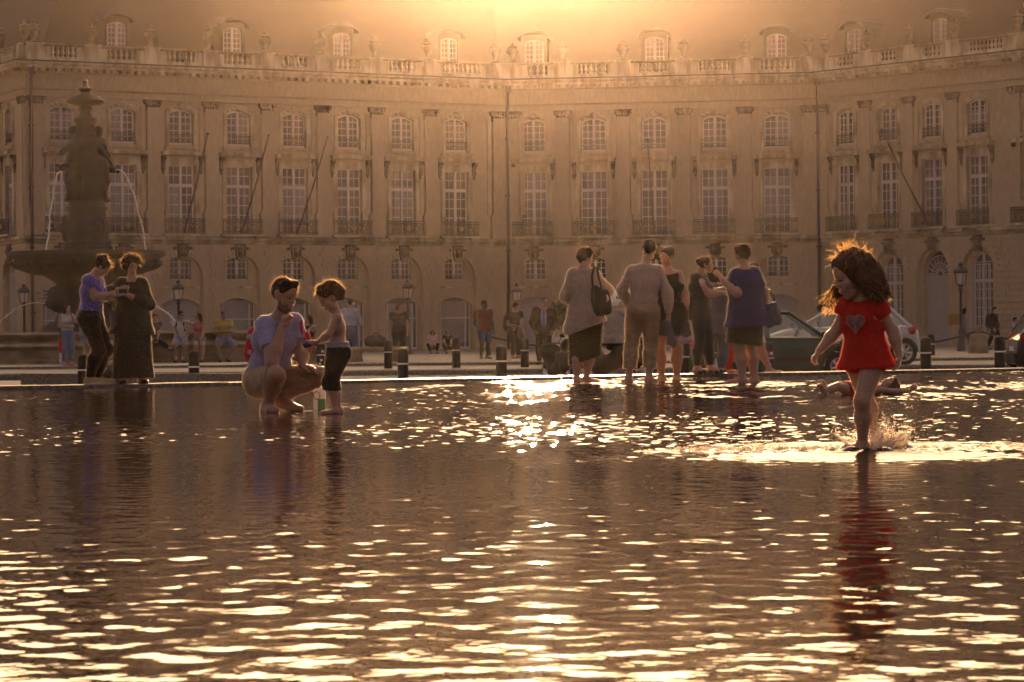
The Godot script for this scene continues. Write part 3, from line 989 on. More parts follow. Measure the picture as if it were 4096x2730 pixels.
func shop_front(i: int, uc: float, glazed: bool, pane: Mesh) -> void:
	var f := MB.new()
	if glazed:
		for x in [-1.24, -0.92, 0.92, 1.24]: f.bx(Vector3(x, 1.5, 0), Vector3(0.07, 2.98, 0.08))
		f.bx(Vector3(0, 2.02, 0.01), Vector3(2.56, 0.07, 0.09))
		f.bx(Vector3(0, 0.07, 0), Vector3(2.56, 0.14, 0.09))
		var o := part("shop_window", f, M.window_paint, palace, wframe(i, uc, -0.42, -0.62))
		part("pane", pane, M.glass, o, Transform3D(Basis(), Vector3(0, 0, -0.03)))
		var bl := MB.new()
		bl.bx(Vector3(0, 1.95, -0.3), Vector3(2.5, 2.7, 0.03))
		part("blind", bl, M.blind, o, Transform3D(Basis(), Vector3(0, rng.randf_range(-0.4, 0.0), 0)))
	else:
		var c := arch(1.29, 3.32, 0.45)
		var poly := PackedVector2Array([Vector2(-1.29, 0), Vector2(1.29, 0)])
		c.reverse()
		for p in c: poly.append(p)
		f.extrude(poly, Transform3D(Basis(), Vector3(0, 0, -0.05)), 0.05)
		for s in [-1, 1]:
			for y in [0.75, 2.05]: f.bx(Vector3(s * 0.62, y, 0.02), Vector3(0.95, 1.1, 0.04))
		f.bx(Vector3(0, 1.45, 0.03), Vector3(0.06, 2.9, 0.05))
		part("closed_door", f, M.door_paint, palace, wframe(i, uc, -0.42, -0.62))

func portal(i: int, uc: float, wall: MB) -> void:
	opening(wall, i, uc - 1.36, uc + 1.36, -1.2, 5.61, -0.32, uc, 1.2, -0.45, 5.42, 1.2, 0.45)
	var d := MB.new()
	d.bx(Vector3(0, 1.95, -0.05), Vector3(2.38, 3.9, 0.08))
	for s in [-1, 1]:
		for e in [[0.65, 1.0], [2.25, 1.7]]: d.bx(Vector3(s * 0.58, e[0], 0.0), Vector3(0.86, e[1], 0.06))
		d.bx(Vector3(s * 0.58, 3.4, 0.0), Vector3(0.86, 0.36, 0.06))
	d.bx(Vector3(0, 4.0, 0.03), Vector3(2.4, 0.5, 0.16))
	d.bx(Vector3(0, 4.28, 0.06), Vector3(2.4, 0.1, 0.24))
	var o := part("portal_door", d, M.door_paint, palace, wframe(i, uc, -0.42, -0.6))
	var fan := MB.new()
	for k in 10:
		var a := PI * k / 9.0
		fan.tube([Vector3(cos(a) * 0.2, 4.4 + sin(a) * 0.2, 0), Vector3(cos(a) * 1.18, 4.4 + sin(a) * 1.18, 0)], 0.03, 0.03, 4)
	for r in [0.24, 0.72, 1.17]:
		var pts := []
		for k in 17: pts.append(Vector3(cos(PI * k / 16.0) * r, 4.38 + sin(PI * k / 16.0) * r, 0))
		fan.tube(pts, 0.03, 0.03, 4)
	var fl := part("fanlight", fan, M.window_paint, o)
	part("pane", pane_mesh(1.18, 1.2, 1.18), M.glass, fl, Transform3D(Basis(), Vector3(0, 4.36, -0.03)))

func dormer(i: int, uc: float, mesh: Dictionary) -> void:
	var m := MB.new()
	opening_local(m, 0.86, 0.64, 0.1, 1.72, 0.16, 2.05)
	for s in [-1, 1]:
		m.quad(Vector3(s * 0.86, 0, 0 if s > 0 else -1.9), Vector3(s * 0.86, 0, -1.9 if s > 0 else 0), Vector3(s * 0.86, 1.8, -1.9 if s > 0 else 0), Vector3(s * 0.86, 1.8, 0 if s > 0 else -1.9))
	var d := part("dormer", m, M.slate, palace, wframe(i, uc, 18.1, -0.75))
	# curved zinc-edged hood
	var h := MB.new()
	var c := arch(1.12, 2.32, 0.42)
	for k in c.size() - 1:
		var a := Vector3(c[k].x, c[k].y, 0.25)
		var b := Vector3(c[k + 1].x, c[k + 1].y, 0.25)
		var bk := Vector3(0, 0, -2.4)
		var dn := Vector3(0, -0.16, 0)
		h.quad(a, b, b + bk, a + bk)
		h.quad(a + dn, b + dn, b, a)
		h.quad(b + dn, a + dn, a + dn + bk, b + dn + bk)
	part("dormer_hood", h, M.zinc, d)
	var f := part("window", mesh.WD, M.window_paint, d, Transform3D(Basis(), Vector3(0, 0.1, -0.1)))
	part("pane", mesh.PD, M.glass, d, Transform3D(Basis(), Vector3(0, 0.1, -0.12)))
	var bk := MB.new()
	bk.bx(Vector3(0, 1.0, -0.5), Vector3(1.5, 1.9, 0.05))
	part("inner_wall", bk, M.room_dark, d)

func opening_local(mb: MB, hw: float, ow: float, vb: float, vt: float, rise: float, top: float) -> void:
	mb.quad(Vector3(-hw, 0, 0), Vector3(-ow, 0, 0), Vector3(-ow, top, 0), Vector3(-hw, top, 0))
	mb.quad(Vector3(ow, 0, 0), Vector3(hw, 0, 0), Vector3(hw, top, 0), Vector3(ow, top, 0))
	mb.quad(Vector3(-ow, 0, 0), Vector3(ow, 0, 0), Vector3(ow, vb, 0), Vector3(-ow, vb, 0))
	var c := arch(ow, vt, rise)
	for k in c.size() - 1:
		mb.quad(Vector3(c[k].x, c[k].y, 0), Vector3(c[k + 1].x, c[k + 1].y, 0), Vector3(c[k + 1].x, top, 0), Vector3(c[k].x, top, 0))


# ---------------------------------------------------------------- bodies: smooth-joined tapered capsules, meshed as surface nets
func cap(a: Vector3, b: Vector3, ra: float, rb: float, axis := Vector3.ZERO, f := 1.0) -> Array:   # axis, f: thickness f along that axis
	return [a, b, ra, rb, axis, f, 0]

func carve(a: Vector3, b: Vector3, r: float) -> Array:
	return [a, b, r, r, Vector3.ZERO, 1.0, 1]

func field(mb: MB, bones: Array, cell: float, k: float, cuts := [], wob := 0.0, wf := Vector3(9, 4, 9)) -> void:
	var lo := Vector3.INF
	var hi := -Vector3.INF
	for b in bones:
		if b[6]: continue
		var r: float = maxf(b[2], b[3])
		lo = lo.min(b[0] - Vector3.ONE * r).min(b[1] - Vector3.ONE * r)
		hi = hi.max(b[0] + Vector3.ONE * r).max(b[1] + Vector3.ONE * r)
	lo -= Vector3.ONE * cell * 2.5
	var nx := int((hi.x - lo.x) / cell) + 4
	var ny := int((hi.y - lo.y) / cell) + 4
	var nz := int((hi.z - lo.z) / cell) + 4
	var g := PackedFloat32Array()
	g.resize(nx * ny * nz)
	g.fill(1.0)
	var sy := nx
	var sz := nx * ny
	var ik := 1.0 / k
	for b in bones:
		var a: Vector3 = b[0]
		var ab: Vector3 = b[1] - a
		var inv := 1.0 / maxf(ab.length_squared(), 1e-9)
		var iyz := 1.0 / maxf(ab.y * ab.y + ab.z * ab.z, 1e-9)
		var ra: float = b[2]
		var dr: float = b[3] - ra
		var ax: Vector3 = b[4]
		var ff: float = 1.0 / b[5] - 1.0
		var neg: bool = b[6] == 1
		var m: float = maxf(ra, b[3]) + k + cell * 2.0
		var p0: Vector3 = (a.min(b[1]) - Vector3.ONE * m - lo) / cell
		var p1: Vector3 = (a.max(b[1]) + Vector3.ONE * m - lo) / cell
		var x0 := maxi(0, int(p0.x))
		var x1 := mini(nx - 1, int(p1.x) + 1)
		for iz in range(maxi(0, int(p0.z)), mini(nz - 1, int(p1.z) + 1) + 1):
			for iy in range(maxi(0, int(p0.y)), mini(ny - 1, int(p1.y) + 1) + 1):
				var pa := lo + Vector3(x0, iy, iz) * cell - a
				var qy := pa.y
				var qz := pa.z
				var tt := clampf((qy * ab.y + qz * ab.z) * iyz, 0.0, 1.0)
				qy -= ab.y * tt
				qz -= ab.z * tt
				if qy * qy + qz * qz > m * m: continue
				var i := iz * sz + iy * sy + x0
				for ix in range(x0, x1 + 1):
					var t := clampf(pa.dot(ab) * inv, 0.0, 1.0)
					var q := pa - ab * t
					if ff != 0.0: q += ax * (q.dot(ax) * ff)
					var d := q.length() - ra - dr * t
					if neg:
						if d < cell * 3.0: g[i] = maxf(g[i], -d)
					else:
						var e := g[i]
						var h := k - absf(e - d)
						g[i] = (minf(e, d) - h * h * ik * 0.25) if h > 0.0 else minf(e, d)
					pa.x += cell
					i += 1
	var near := cell * 3.5
	if cuts.size() or wob > 0.0:
		for iz in nz:
			for iy in ny:
				var i := iz * sz + iy * sy
				for ix in nx:
					var e := g[i]
					if e < near:
						var p := lo + Vector3(ix, iy, iz) * cell
						if wob > 0.0 and absf(e) < cell * 2.2: e += wob * (noise.get_noise_3d(p.x * wf.x * 100.0, p.y * wf.y * 100.0, p.z * wf.z * 100.0) + 0.5 * noise.get_noise_3d(p.x * wf.x * 230.0 + p.y * 300.0, p.y * wf.y * 230.0, p.z * wf.z * 230.0))
						for c in cuts:
							var v: Vector3 = p - c[0]
							if c[2] <= 0.0 or v.length_squared() < c[2] * c[2]:
								e = maxf(e, v.dot(c[1]))
						g[i] = e
					i += 1
	# surface nets
	var id := PackedInt32Array()
	id.resize(g.size())
	id.fill(-1)
	var vv := PackedVector3Array()
	var vn := PackedVector3Array()
	var cells := PackedInt32Array()
	var oc := [Vector3(0, 0, 0), Vector3(1, 0, 0), Vector3(0, 1, 0), Vector3(1, 1, 0), Vector3(0, 0, 1), Vector3(1, 0, 1), Vector3(0, 1, 1), Vector3(1, 1, 1)]
	var edges := [0, 1, 2, 3, 4, 5, 6, 7, 0, 2, 1, 3, 4, 6, 5, 7, 0, 4, 1, 5, 2, 6, 3, 7]
	for iz in nz - 1:
		for iy in ny - 1:
			var i := iz * sz + iy * sy - 1
			for ix in nx - 1:
				i += 1
				if absf(g[i]) > near: continue
				var a := g[i] < 0.0
				if (g[i + 1] < 0.0) == a and (g[i + sy] < 0.0) == a and (g[i + sz] < 0.0) == a and (g[i + sy + 1] < 0.0) == a and (g[i + sz + 1] < 0.0) == a and (g[i + sz + sy] < 0.0) == a and (g[i + sz + sy + 1] < 0.0) == a: continue
				var c := PackedFloat32Array([g[i], g[i + 1], g[i + sy], g[i + sy + 1], g[i + sz], g[i + sz + 1], g[i + sz + sy], g[i + sz + sy + 1]])
				var sum := Vector3.ZERO
				var n := 0
				for e in range(0, 24, 2):
					var u := c[edges[e]]
					var w := c[edges[e + 1]]
					if (u < 0.0) != (w < 0.0):
						sum += oc[edges[e]].lerp(oc[edges[e + 1]], u / (u - w))
						n += 1
				id[i] = vv.size()
				vv.append(lo + (Vector3(ix, iy, iz) + sum / n) * cell)
				vn.append(Vector3(c[1] + c[3] + c[5] + c[7] - c[0] - c[2] - c[4] - c[6], c[2] + c[3] + c[6] + c[7] - c[0] - c[1] - c[4] - c[5], c[4] + c[5] + c[6] + c[7] - c[0] - c[1] - c[2] - c[3]).normalized())
				cells.append(i)
	for i in cells:
		var a := g[i] < 0.0
		for ax in 3:
			var st: int = [1, sy, sz][ax]
			if (g[i + st] < 0.0) == a: continue
			var s1: int = [sy, sz, 1][ax]
			var s2: int = [sz, 1, sy][ax]
			if i < s1 + s2: continue
			var q := [id[i - s1 - s2], id[i - s2], id[i], id[i - s1]]
			if q.min() < 0: continue
			if not a: q.reverse()
			for tr in [[0, 1, 2], [0, 2, 3]]:
				var A: int = q[tr[0]]
				var B: int = q[tr[1]]
				var C: int = q[tr[2]]
				mb.tri(vv[A], vv[B], vv[C], vn[A], vn[B], vn[C])

var heads := {}
var hands := {}

func head_mesh(kind: String) -> MB:     # unit head: chin at -0.5, crown at +0.5, looking along +z
	if heads.has(kind): return heads[kind]
	var m := MB.new()
	var X := Vector3.RIGHT
	var ch := kind == "child"
	var jaw := 0.15 if ch else (0.185 if kind == "man" else 0.165)
	var b := [cap(Vector3(0, 0.13, -0.09), Vector3(0, 0.13, 0.02), 0.375, 0.36, X, 0.84),
		cap(Vector3(0, 0.02, 0.08), Vector3(0, -0.25, 0.15), 0.29, jaw + 0.03, X, 0.92),
		cap(Vector3(-0.1, -0.33, 0.11), Vector3(0.1, -0.33, 0.11), jaw * 0.75, jaw * 0.75),
		cap(Vector3(0, -0.42, 0.22), Vector3(0, -0.4, 0.22), 0.075, 0.075),
		cap(Vector3(0, 0.05, 0.35), Vector3(0, -0.1, 0.42 if not ch else 0.4), 0.03 if not ch else 0.024, 0.052 if not ch else 0.04),
		cap(Vector3(-0.05, -0.11, 0.375), Vector3(0.05, -0.11, 0.375), 0.035, 0.035),
		cap(Vector3(-0.15, 0.095, 0.3), Vector3(0.15, 0.095, 0.3), 0.045, 0.045),
		cap(Vector3(0, 0.2, 0.2), Vector3(0, 0.28, 0.12), 0.17, 0.17),
		cap(Vector3(-0.17, -0.12, 0.21), Vector3(-0.15, -0.16, 0.2), 0.09 if not ch else 0.12, 0.09 if not ch else 0.12), cap(Vector3(0.17, -0.12, 0.21), Vector3(0.15, -0.16, 0.2), 0.09 if not ch else 0.12, 0.09 if not ch else 0.12),
		cap(Vector3(-0.06, -0.235, 0.345), Vector3(0.06, -0.235, 0.345), 0.03, 0.03), cap(Vector3(-0.045, -0.275, 0.335), Vector3(0.045, -0.275, 0.335), 0.033, 0.033)]
	for s in [-1, 1]:
		b.append(cap(Vector3(s * 0.315, 0.07, -0.05), Vector3(s * 0.3, -0.11, -0.02), 0.07, 0.05, X, 0.5))
		b.append(carve(Vector3(s * 0.125, 0.02, 0.395), Vector3(s * 0.16, 0.02, 0.37), 0.062 if not ch else 0.042))
	field(m, b, 0.034, 0.07)
	heads[kind] = m
	return m

func hand_mesh(curl: float, spread := 1.0) -> MB:   # unit hand: wrist at 0, fingers along +y, palm towards +z, thumb on +x
	var key := "%.2f %.2f" % [curl, spread]
	if hands.has(key): return hands[key]
	var m := MB.new()
	var b := [cap(Vector3(0, 0.02, 0), Vector3(0.02, 0.4, 0), 0.15, 0.2, Vector3(0, 0, 1), 0.5), cap(Vector3(-0.13, 0.42, 0), Vector3(0.15, 0.43, 0), 0.085, 0.085), cap(Vector3(0, -0.1, 0), Vector3(0, 0.1, 0), 0.13, 0.14, Vector3(0, 0, 1), 0.75)]
	for f in 4:
		var x: float = [0.165, 0.058, -0.05, -0.15][f]
		var L: float = [0.42, 0.47, 0.43, 0.34][f]
		var p := Vector3(x, 0.44, 0)
		var a := curl * (0.55 + 0.08 * f)
		var fan: float = x * 0.5 * spread
		for j in 3:
			var q: Vector3 = p + Vector3(fan, cos(a), sin(a)).normalized() * L * [0.45, 0.32, 0.26][j]
			b.append(cap(p, q, 0.066 - j * 0.006, 0.06 - j * 0.007))
			p = q
			a += curl * (1.0 if j == 0 else 0.8)
	b.append(cap(Vector3(0.12, 0.1, 0.03), Vector3(0.27, 0.3, 0.08 + curl * 0.05), 0.1, 0.075))
	b.append(cap(Vector3(0.27, 0.3, 0.08 + curl * 0.05), Vector3(0.31 - curl * 0.1, 0.45, 0.1 + curl * 0.12), 0.072, 0.06))
	b.append(cap(Vector3(0.31 - curl * 0.1, 0.45, 0.1 + curl * 0.12), Vector3(0.3 - curl * 0.16, 0.56, 0.12 + curl * 0.18), 0.06, 0.05))
	field(m, b, 0.042, 0.035)
	hands[key] = m
	return m


func ik(a: Vector3, c: Vector3, l1: float, l2: float, hint: Vector3) -> Array:   # [elbow, reached end]
	var d := c - a
	var L := clampf(d.length(), absf(l1 - l2) + 0.01, (l1 + l2) * 0.998)
	d = d.normalized()
	var x := (L * L + l1 * l1 - l2 * l2) / (2.0 * L)
	var h := sqrt(maxf(l1 * l1 - x * x, 0.0))
	var side := (hint - d * hint.dot(d)).normalized()
	return [a + d * x + side * h, a + d * L]

# A figure.  Spec lengths are metres from the spot it stands on, along the world's axes; yaw 0 faces the camera side.
#  h height, yaw, lean, face [yaw, pitch, roll] degrees, any joint of J by name, cell, wide, kind man / woman / child
func skeleton(s: Dictionary) -> Dictionary:
	var H: float = s.h
	var hs: float = s.get("head_share", 0.135)
	var S := H * (1.0 - hs) / 0.865
	var R := Basis(UP, deg_to_rad(s.get("yaw", 0.0)))
	var J := {"S": S, "hh": H * hs, "R": R}
	var fem: bool = s.get("kind", "man") != "man"
	var lean := Basis(Vector3.RIGHT, deg_to_rad(s.get("lean", 0.0))) * Basis(Vector3(0, 0, 1), deg_to_rad(s.get("side", 0.0)))
	J.pel = R * Vector3(0, 0.515 * S, 0)
	if s.has("pel"): J.pel = s.pel
	var T := R * lean
	var hw := 0.056 if fem else 0.05
	J.hl = J.pel + R * Vector3(hw * S, -0.012 * S, 0)
	J.hr = J.pel + R * Vector3(-hw * S, -0.012 * S, 0)
	var sw := 0.1 if fem else 0.115
	J.sl = J.pel + T * Vector3(sw * S, 0.283 * S, -0.012 * S)
	J.sr = J.pel + T * Vector3(-sw * S, 0.283 * S, -0.012 * S)
	for k in ["hl", "hr", "sl", "sr"]:
		if s.has(k): J[k] = s[k]
	J.mid = (J.sl + J.sr) * 0.5
	J.up = (J.mid - J.pel).normalized()
	var ax: Vector3 = (J.sl - J.sr).normalized()
	J.fwd = ax.cross(J.up).normalized()
	J.ax = J.up.cross(J.fwd)
	J.neck = J.mid + J.up * 0.03 * S
	var f: Array = s.get("face", [s.get("yaw", 0.0), 0.0, 0.0])
	var HB := Basis(UP, deg_to_rad(f[0])) * Basis(Vector3.RIGHT, deg_to_rad(f[1])) * Basis(Vector3(0, 0, 1), deg_to_rad(f[2]))
	J.HB = HB
	J.skull = J.neck + J.up * 0.03 * S
	J.head = J.neck + J.up * 0.028 * S + HB * Vector3(0, 0.46 * J.hh, 0.1 * J.hh)
	if s.has("head"): J.head = s.head
	J.HT = Transform3D(HB.scaled(Vector3.ONE) * J.hh, J.head)
	for e in [["l", 1.0], ["r", -1.0]]:
		var c: String = e[0]
		var sg: float = e[1]
		var w: Vector3 = s.get("w" + c, R * Vector3(sg * 0.148 * S, 0.475 * S, 0.04 * S))
		if s.has("e" + c):
			J["e" + c] = s["e" + c]
			J["w" + c] = w
		else:
			var r := ik(J["s" + c], w, 0.168 * S, 0.146 * S, s.get("eh" + c, R * Vector3(sg * 0.5, -0.3, -1)))
			J["e" + c] = r[0]
			J["w" + c] = r[1]
		var a: Vector3 = s.get("a" + c, R * Vector3(sg * 0.055 * S, 0.045 * S, -0.01 * S))
		if s.has("k" + c):
			J["k" + c] = s["k" + c]
			J["a" + c] = a
		else:
			var r2 := ik(J["h" + c], a, 0.24 * S, 0.232 * S, s.get("kh" + c, R * Vector3(sg * 0.15, 0, 1)))
			J["k" + c] = r2[0]
			J["a" + c] = r2[1]
		J["t" + c] = s.get("t" + c, J["a" + c] + R * Vector3(sg * 0.02 * S, -0.026 * S, 0.085 * S))
		if s.has("toe_" + c): J["t" + c] = J["a" + c] + s["toe_" + c] * S * 0.09 + Vector3(0, -0.026 * S, 0)
	return J

func torso_bones(J: Dictionary, fem: bool, wide: float, x: float, low := true, bust := 1.0) -> Array:   # x: extra thickness of what is worn
	var S: float = J.S
	var U: Vector3 = J.up
	var A: Vector3 = J.ax
	var F: Vector3 = J.fwd
	var P: Vector3 = J.pel
	var L: float = (J.mid - P).length()
	var HX: Vector3 = (J.hl - J.hr).normalized()
	var out := []
	if low:
		out.append(cap(P - HX * 0.035 * S, P + HX * 0.035 * S, 0.068 * S * wide + x, 0.068 * S * wide + x))
		out.append(cap(P - HX * 0.03 * S - F * 0.03 * S, P + HX * 0.03 * S - F * 0.03 * S, 0.055 * S * wide + x, 0.055 * S * wide + x))
	out.append(cap(P + U * L * 0.3 - A * 0.028 * S, P + U * L * 0.3 + A * 0.028 * S, (0.06 if fem else 0.066) * S * wide + x, (0.06 if fem else 0.066) * S * wide + x))
	out.append(cap(P + U * L * 0.36, P + U * L * 0.7, 0.07 * S * wide + x, 0.075 * S * wide + x, F, 0.9))
	out.append(cap(P + U * L * 0.72 - A * 0.042 * S, P + U * L * 0.72 + A * 0.042 * S, 0.07 * S * wide + x, 0.07 * S * wide + x, F, 0.92))
	out.append(cap(J.sl - A * 0.02 * S - U * 0.008 * S, J.sr + A * 0.02 * S - U * 0.008 * S, 0.036 * S + x, 0.036 * S + x))
	out.append(cap(P + U * L * 0.9, J.neck, 0.055 * S + x, 0.034 * S + x * 0.6))
	for e in [J.sl, J.sr]:      # slope of the shoulders from the neck
		out.append(cap(J.neck - U * 0.012 * S, e - U * 0.006 * S, 0.036 * S + x * 0.7, 0.033 * S + x * 0.8))
	if fem and bust > 0.0:
		for s in [-1.0, 1.0]:
			out.append(cap(P + U * L * 0.7 + A * s * 0.042 * S + F * 0.045 * S, P + U * L * 0.68 + A * s * 0.042 * S + F * 0.05 * S, 0.038 * S * bust * wide + x, 0.04 * S * bust * wide + x))
	return out

func arm_bones(J: Dictionary, c: String, g: float, x: float, share := 2.0) -> Array:     # share 1 to the elbow, 2 to the wrist
	var S: float = J.S
	var a: Vector3 = J["s" + c]
	var e: Vector3 = J["e" + c]
	var w: Vector3 = J["w" + c]
	var out := []
	if share >= 1.0:
		out.append(cap(a, e, 0.0315 * S * g + x, 0.0255 * S * g + x))
		if share > 1.0:
			var end := e.lerp(w, share - 1.0)
			out.append(cap(e, e.lerp(end, 0.35), 0.0255 * S * g + x, 0.0265 * S * g + x))
			out.append(cap(e.lerp(end, 0.35), end, 0.0265 * S * g + x, lerpf(0.026, 0.0165, share - 1.0) * S * g + x))
	else:
		out.append(cap(a, a.lerp(e, share), 0.034 * S * g + x, lerpf(0.034, 0.025, share) * S * g + x * 1.1))
	return out

func leg_bones(J: Dictionary, c: String, g: float, x: float, share := 2.0) -> Array:
	var S: float = J.S
	var h: Vector3 = J["h" + c]
	var k: Vector3 = J["k" + c]
	var a: Vector3 = J["a" + c]
	var out := []
	if share >= 1.0:
		out.append(cap(h, k, 0.06 * S * g + x, 0.036 * S * g + x))
		if share > 1.0:
			var end := k.lerp(a, share - 1.0)
			var back := Vector3.ZERO
			var sh := (a - k).normalized()
			var th := (k - h).normalized()
			back = (-(th - sh * th.dot(sh)) if (th - sh * th.dot(sh)).length() > 0.2 else -(J.R * Vector3(0, 0, 1))).normalized() * 0.01 * S
			out.append(cap(k, k.lerp(end, 0.4) + back, 0.034 * S * g + x, 0.0375 * S * g + x))
			out.append(cap(k.lerp(end, 0.4) + back, end, 0.0375 * S * g + x, lerpf(0.036, 0.02, share - 1.0) * S * g + x))
	else:
		out.append(cap(h, h.lerp(k, share), 0.06 * S * g + x, lerpf(0.06, 0.036, share) * S * g + x))
	return out

func foot_bones(J: Dictionary, c: String, x: float) -> Array:
	var S: float = J.S
	var a: Vector3 = J["a" + c]
	var t: Vector3 = J["t" + c]
	var d := (t - a)
	var dn := Vector3(d.x, 0, d.z).normalized()
	var heel := a - dn * 0.016 * S - (Vector3(0, 0.022 * S, 0) if absf(d.normalized().y) < 0.75 else Vector3.ZERO)
	var side := UP.cross(dn) * 0.012 * S
	return [cap(a, heel, 0.021 * S + x, 0.021 * S + x), cap(a, t.lerp(heel, 0.25), 0.02 * S + x, 0.018 * S + x), cap(heel, t + side, 0.02 * S + x, 0.0155 * S + x), cap(heel, t - side, 0.02 * S + x, 0.014 * S + x), cap(t - side, t + dn * 0.028 * S - side * 0.2, 0.014 * S + x, 0.011 * S + x), cap(t + side, t + dn * 0.034 * S + side * 0.6, 0.0145 * S + x, 0.012 * S + x)]

func person(label: String, at: Vector3, s: Dictionary, group := "") -> Array:     # [node, J]
	var node := thing("person", label, "person", at, 0.0, group)
	var J := skeleton(s)
	var S: float = J.S
	var fem: bool = s.get("kind", "man") == "woman"
	var wide: float = s.get("wide", 1.0)
	var g: float = s.get("limb", sqrt(wide))
	var cell: float = s.get("cell", 0.012)
	var skin: Material = M[s.get("skin", "skin_fair")]
	var b := torso_bones(J, fem, wide * 0.97, 0.0, true, s.get("bust", 1.0) * 0.95)
	b.append(cap(J.neck - J.up * 0.02 * S, J.skull.lerp(J.head, 0.35), 0.036 * S, 0.031 * S))
	for c in ["l", "r"]:
		b.append_array(arm_bones(J, c, g, 0.0))
		b.append_array(leg_bones(J, c, g, 0.0))
		b.append_array(foot_bones(J, c, 0.0))
	var body := MB.new()
	field(body, b, cell, 0.022 * S)
	body.add(head_mesh(s.get("kind", "man")), J.HT)
	for c in ["l", "r"]:
		var d: Vector3 = s.get("finger_" + c, (J["w" + c] - J["e" + c])).normalized()
		var pn: Vector3 = s.get("palm_" + c, J.ax * (-1.0 if c == "l" else 1.0))
		pn = (pn - d * pn.dot(d)).normalized()
		var tx := d.cross(pn)
		var want: Vector3 = s.get("thumb_" + c, J.fwd)
		if tx.dot(want) < 0.0: tx = -tx
		var sc := 0.102 * S
		body.add(hand_mesh(s.get("curl_" + c, 0.45)), Transform3D(Basis(tx * sc, d * sc, pn * sc), J["w" + c]))
	part("body", body, skin, node)
	if cell < 0.013: fuzz(node, body, M.fuzz_skin, cell * 0.7, 4200.0 * pow(0.012 / cell, 2.0))
	if s.get("eyes", true) and cell < 0.02:
		var ey := MB.new()
		var lid := MB.new()
		for e in [-1.0, 1.0]:
			ey.ball(J.HT * Vector3(e * 0.135, 0.02, 0.325), Vector3.ONE * 0.04 * J.hh, 8, 6)
			if s.get("lids", false):
				var la := []
				for k in 5: la.append(J.HT * Vector3(e * (0.075 + k * 0.032), -0.005 - 0.016 * sin(k * 0.785), 0.352 - k * 0.014))
				lid.tube(la, 0.02 * J.hh, 0.014 * J.hh, 5)
			else: lid.ball(J.HT * Vector3(e * 0.135, 0.012, 0.35), Vector3.ONE * 0.027 * J.hh, 6, 5)
			var br := []
			for k in 4: br.append(J.HT * Vector3(e * (0.06 + k * 0.05), 0.115 + 0.012 * sin(k * 1.1), 0.352 - k * 0.016))
			lid.tube(br, 0.014 * J.hh, 0.01 * J.hh, 5)
		if s.get("lids", false): pass
		else: part("eyes", ey, M.eye_white, node)
		part("brows_and_lashes", lid, M[s.get("brow", "hair_dark")], node)
		var lip := MB.new()
		for y in [-0.235, -0.268]:
			lip.tube([J.HT * Vector3(-0.075, -0.252, 0.335), J.HT * Vector3(-0.03, y, 0.366), J.HT * Vector3(0.03, y, 0.366), J.HT * Vector3(0.075, -0.252, 0.335)], 0.018 * J.hh, 0.018 * J.hh, 5)
		part("lips", lip, M.lips, node)
	for w in s.get("wear", []): wear(node, J, w, fem, wide, g, cell)
	if s.has("hair"): hair(node, J, s.hair, cell)
	return [node, J]

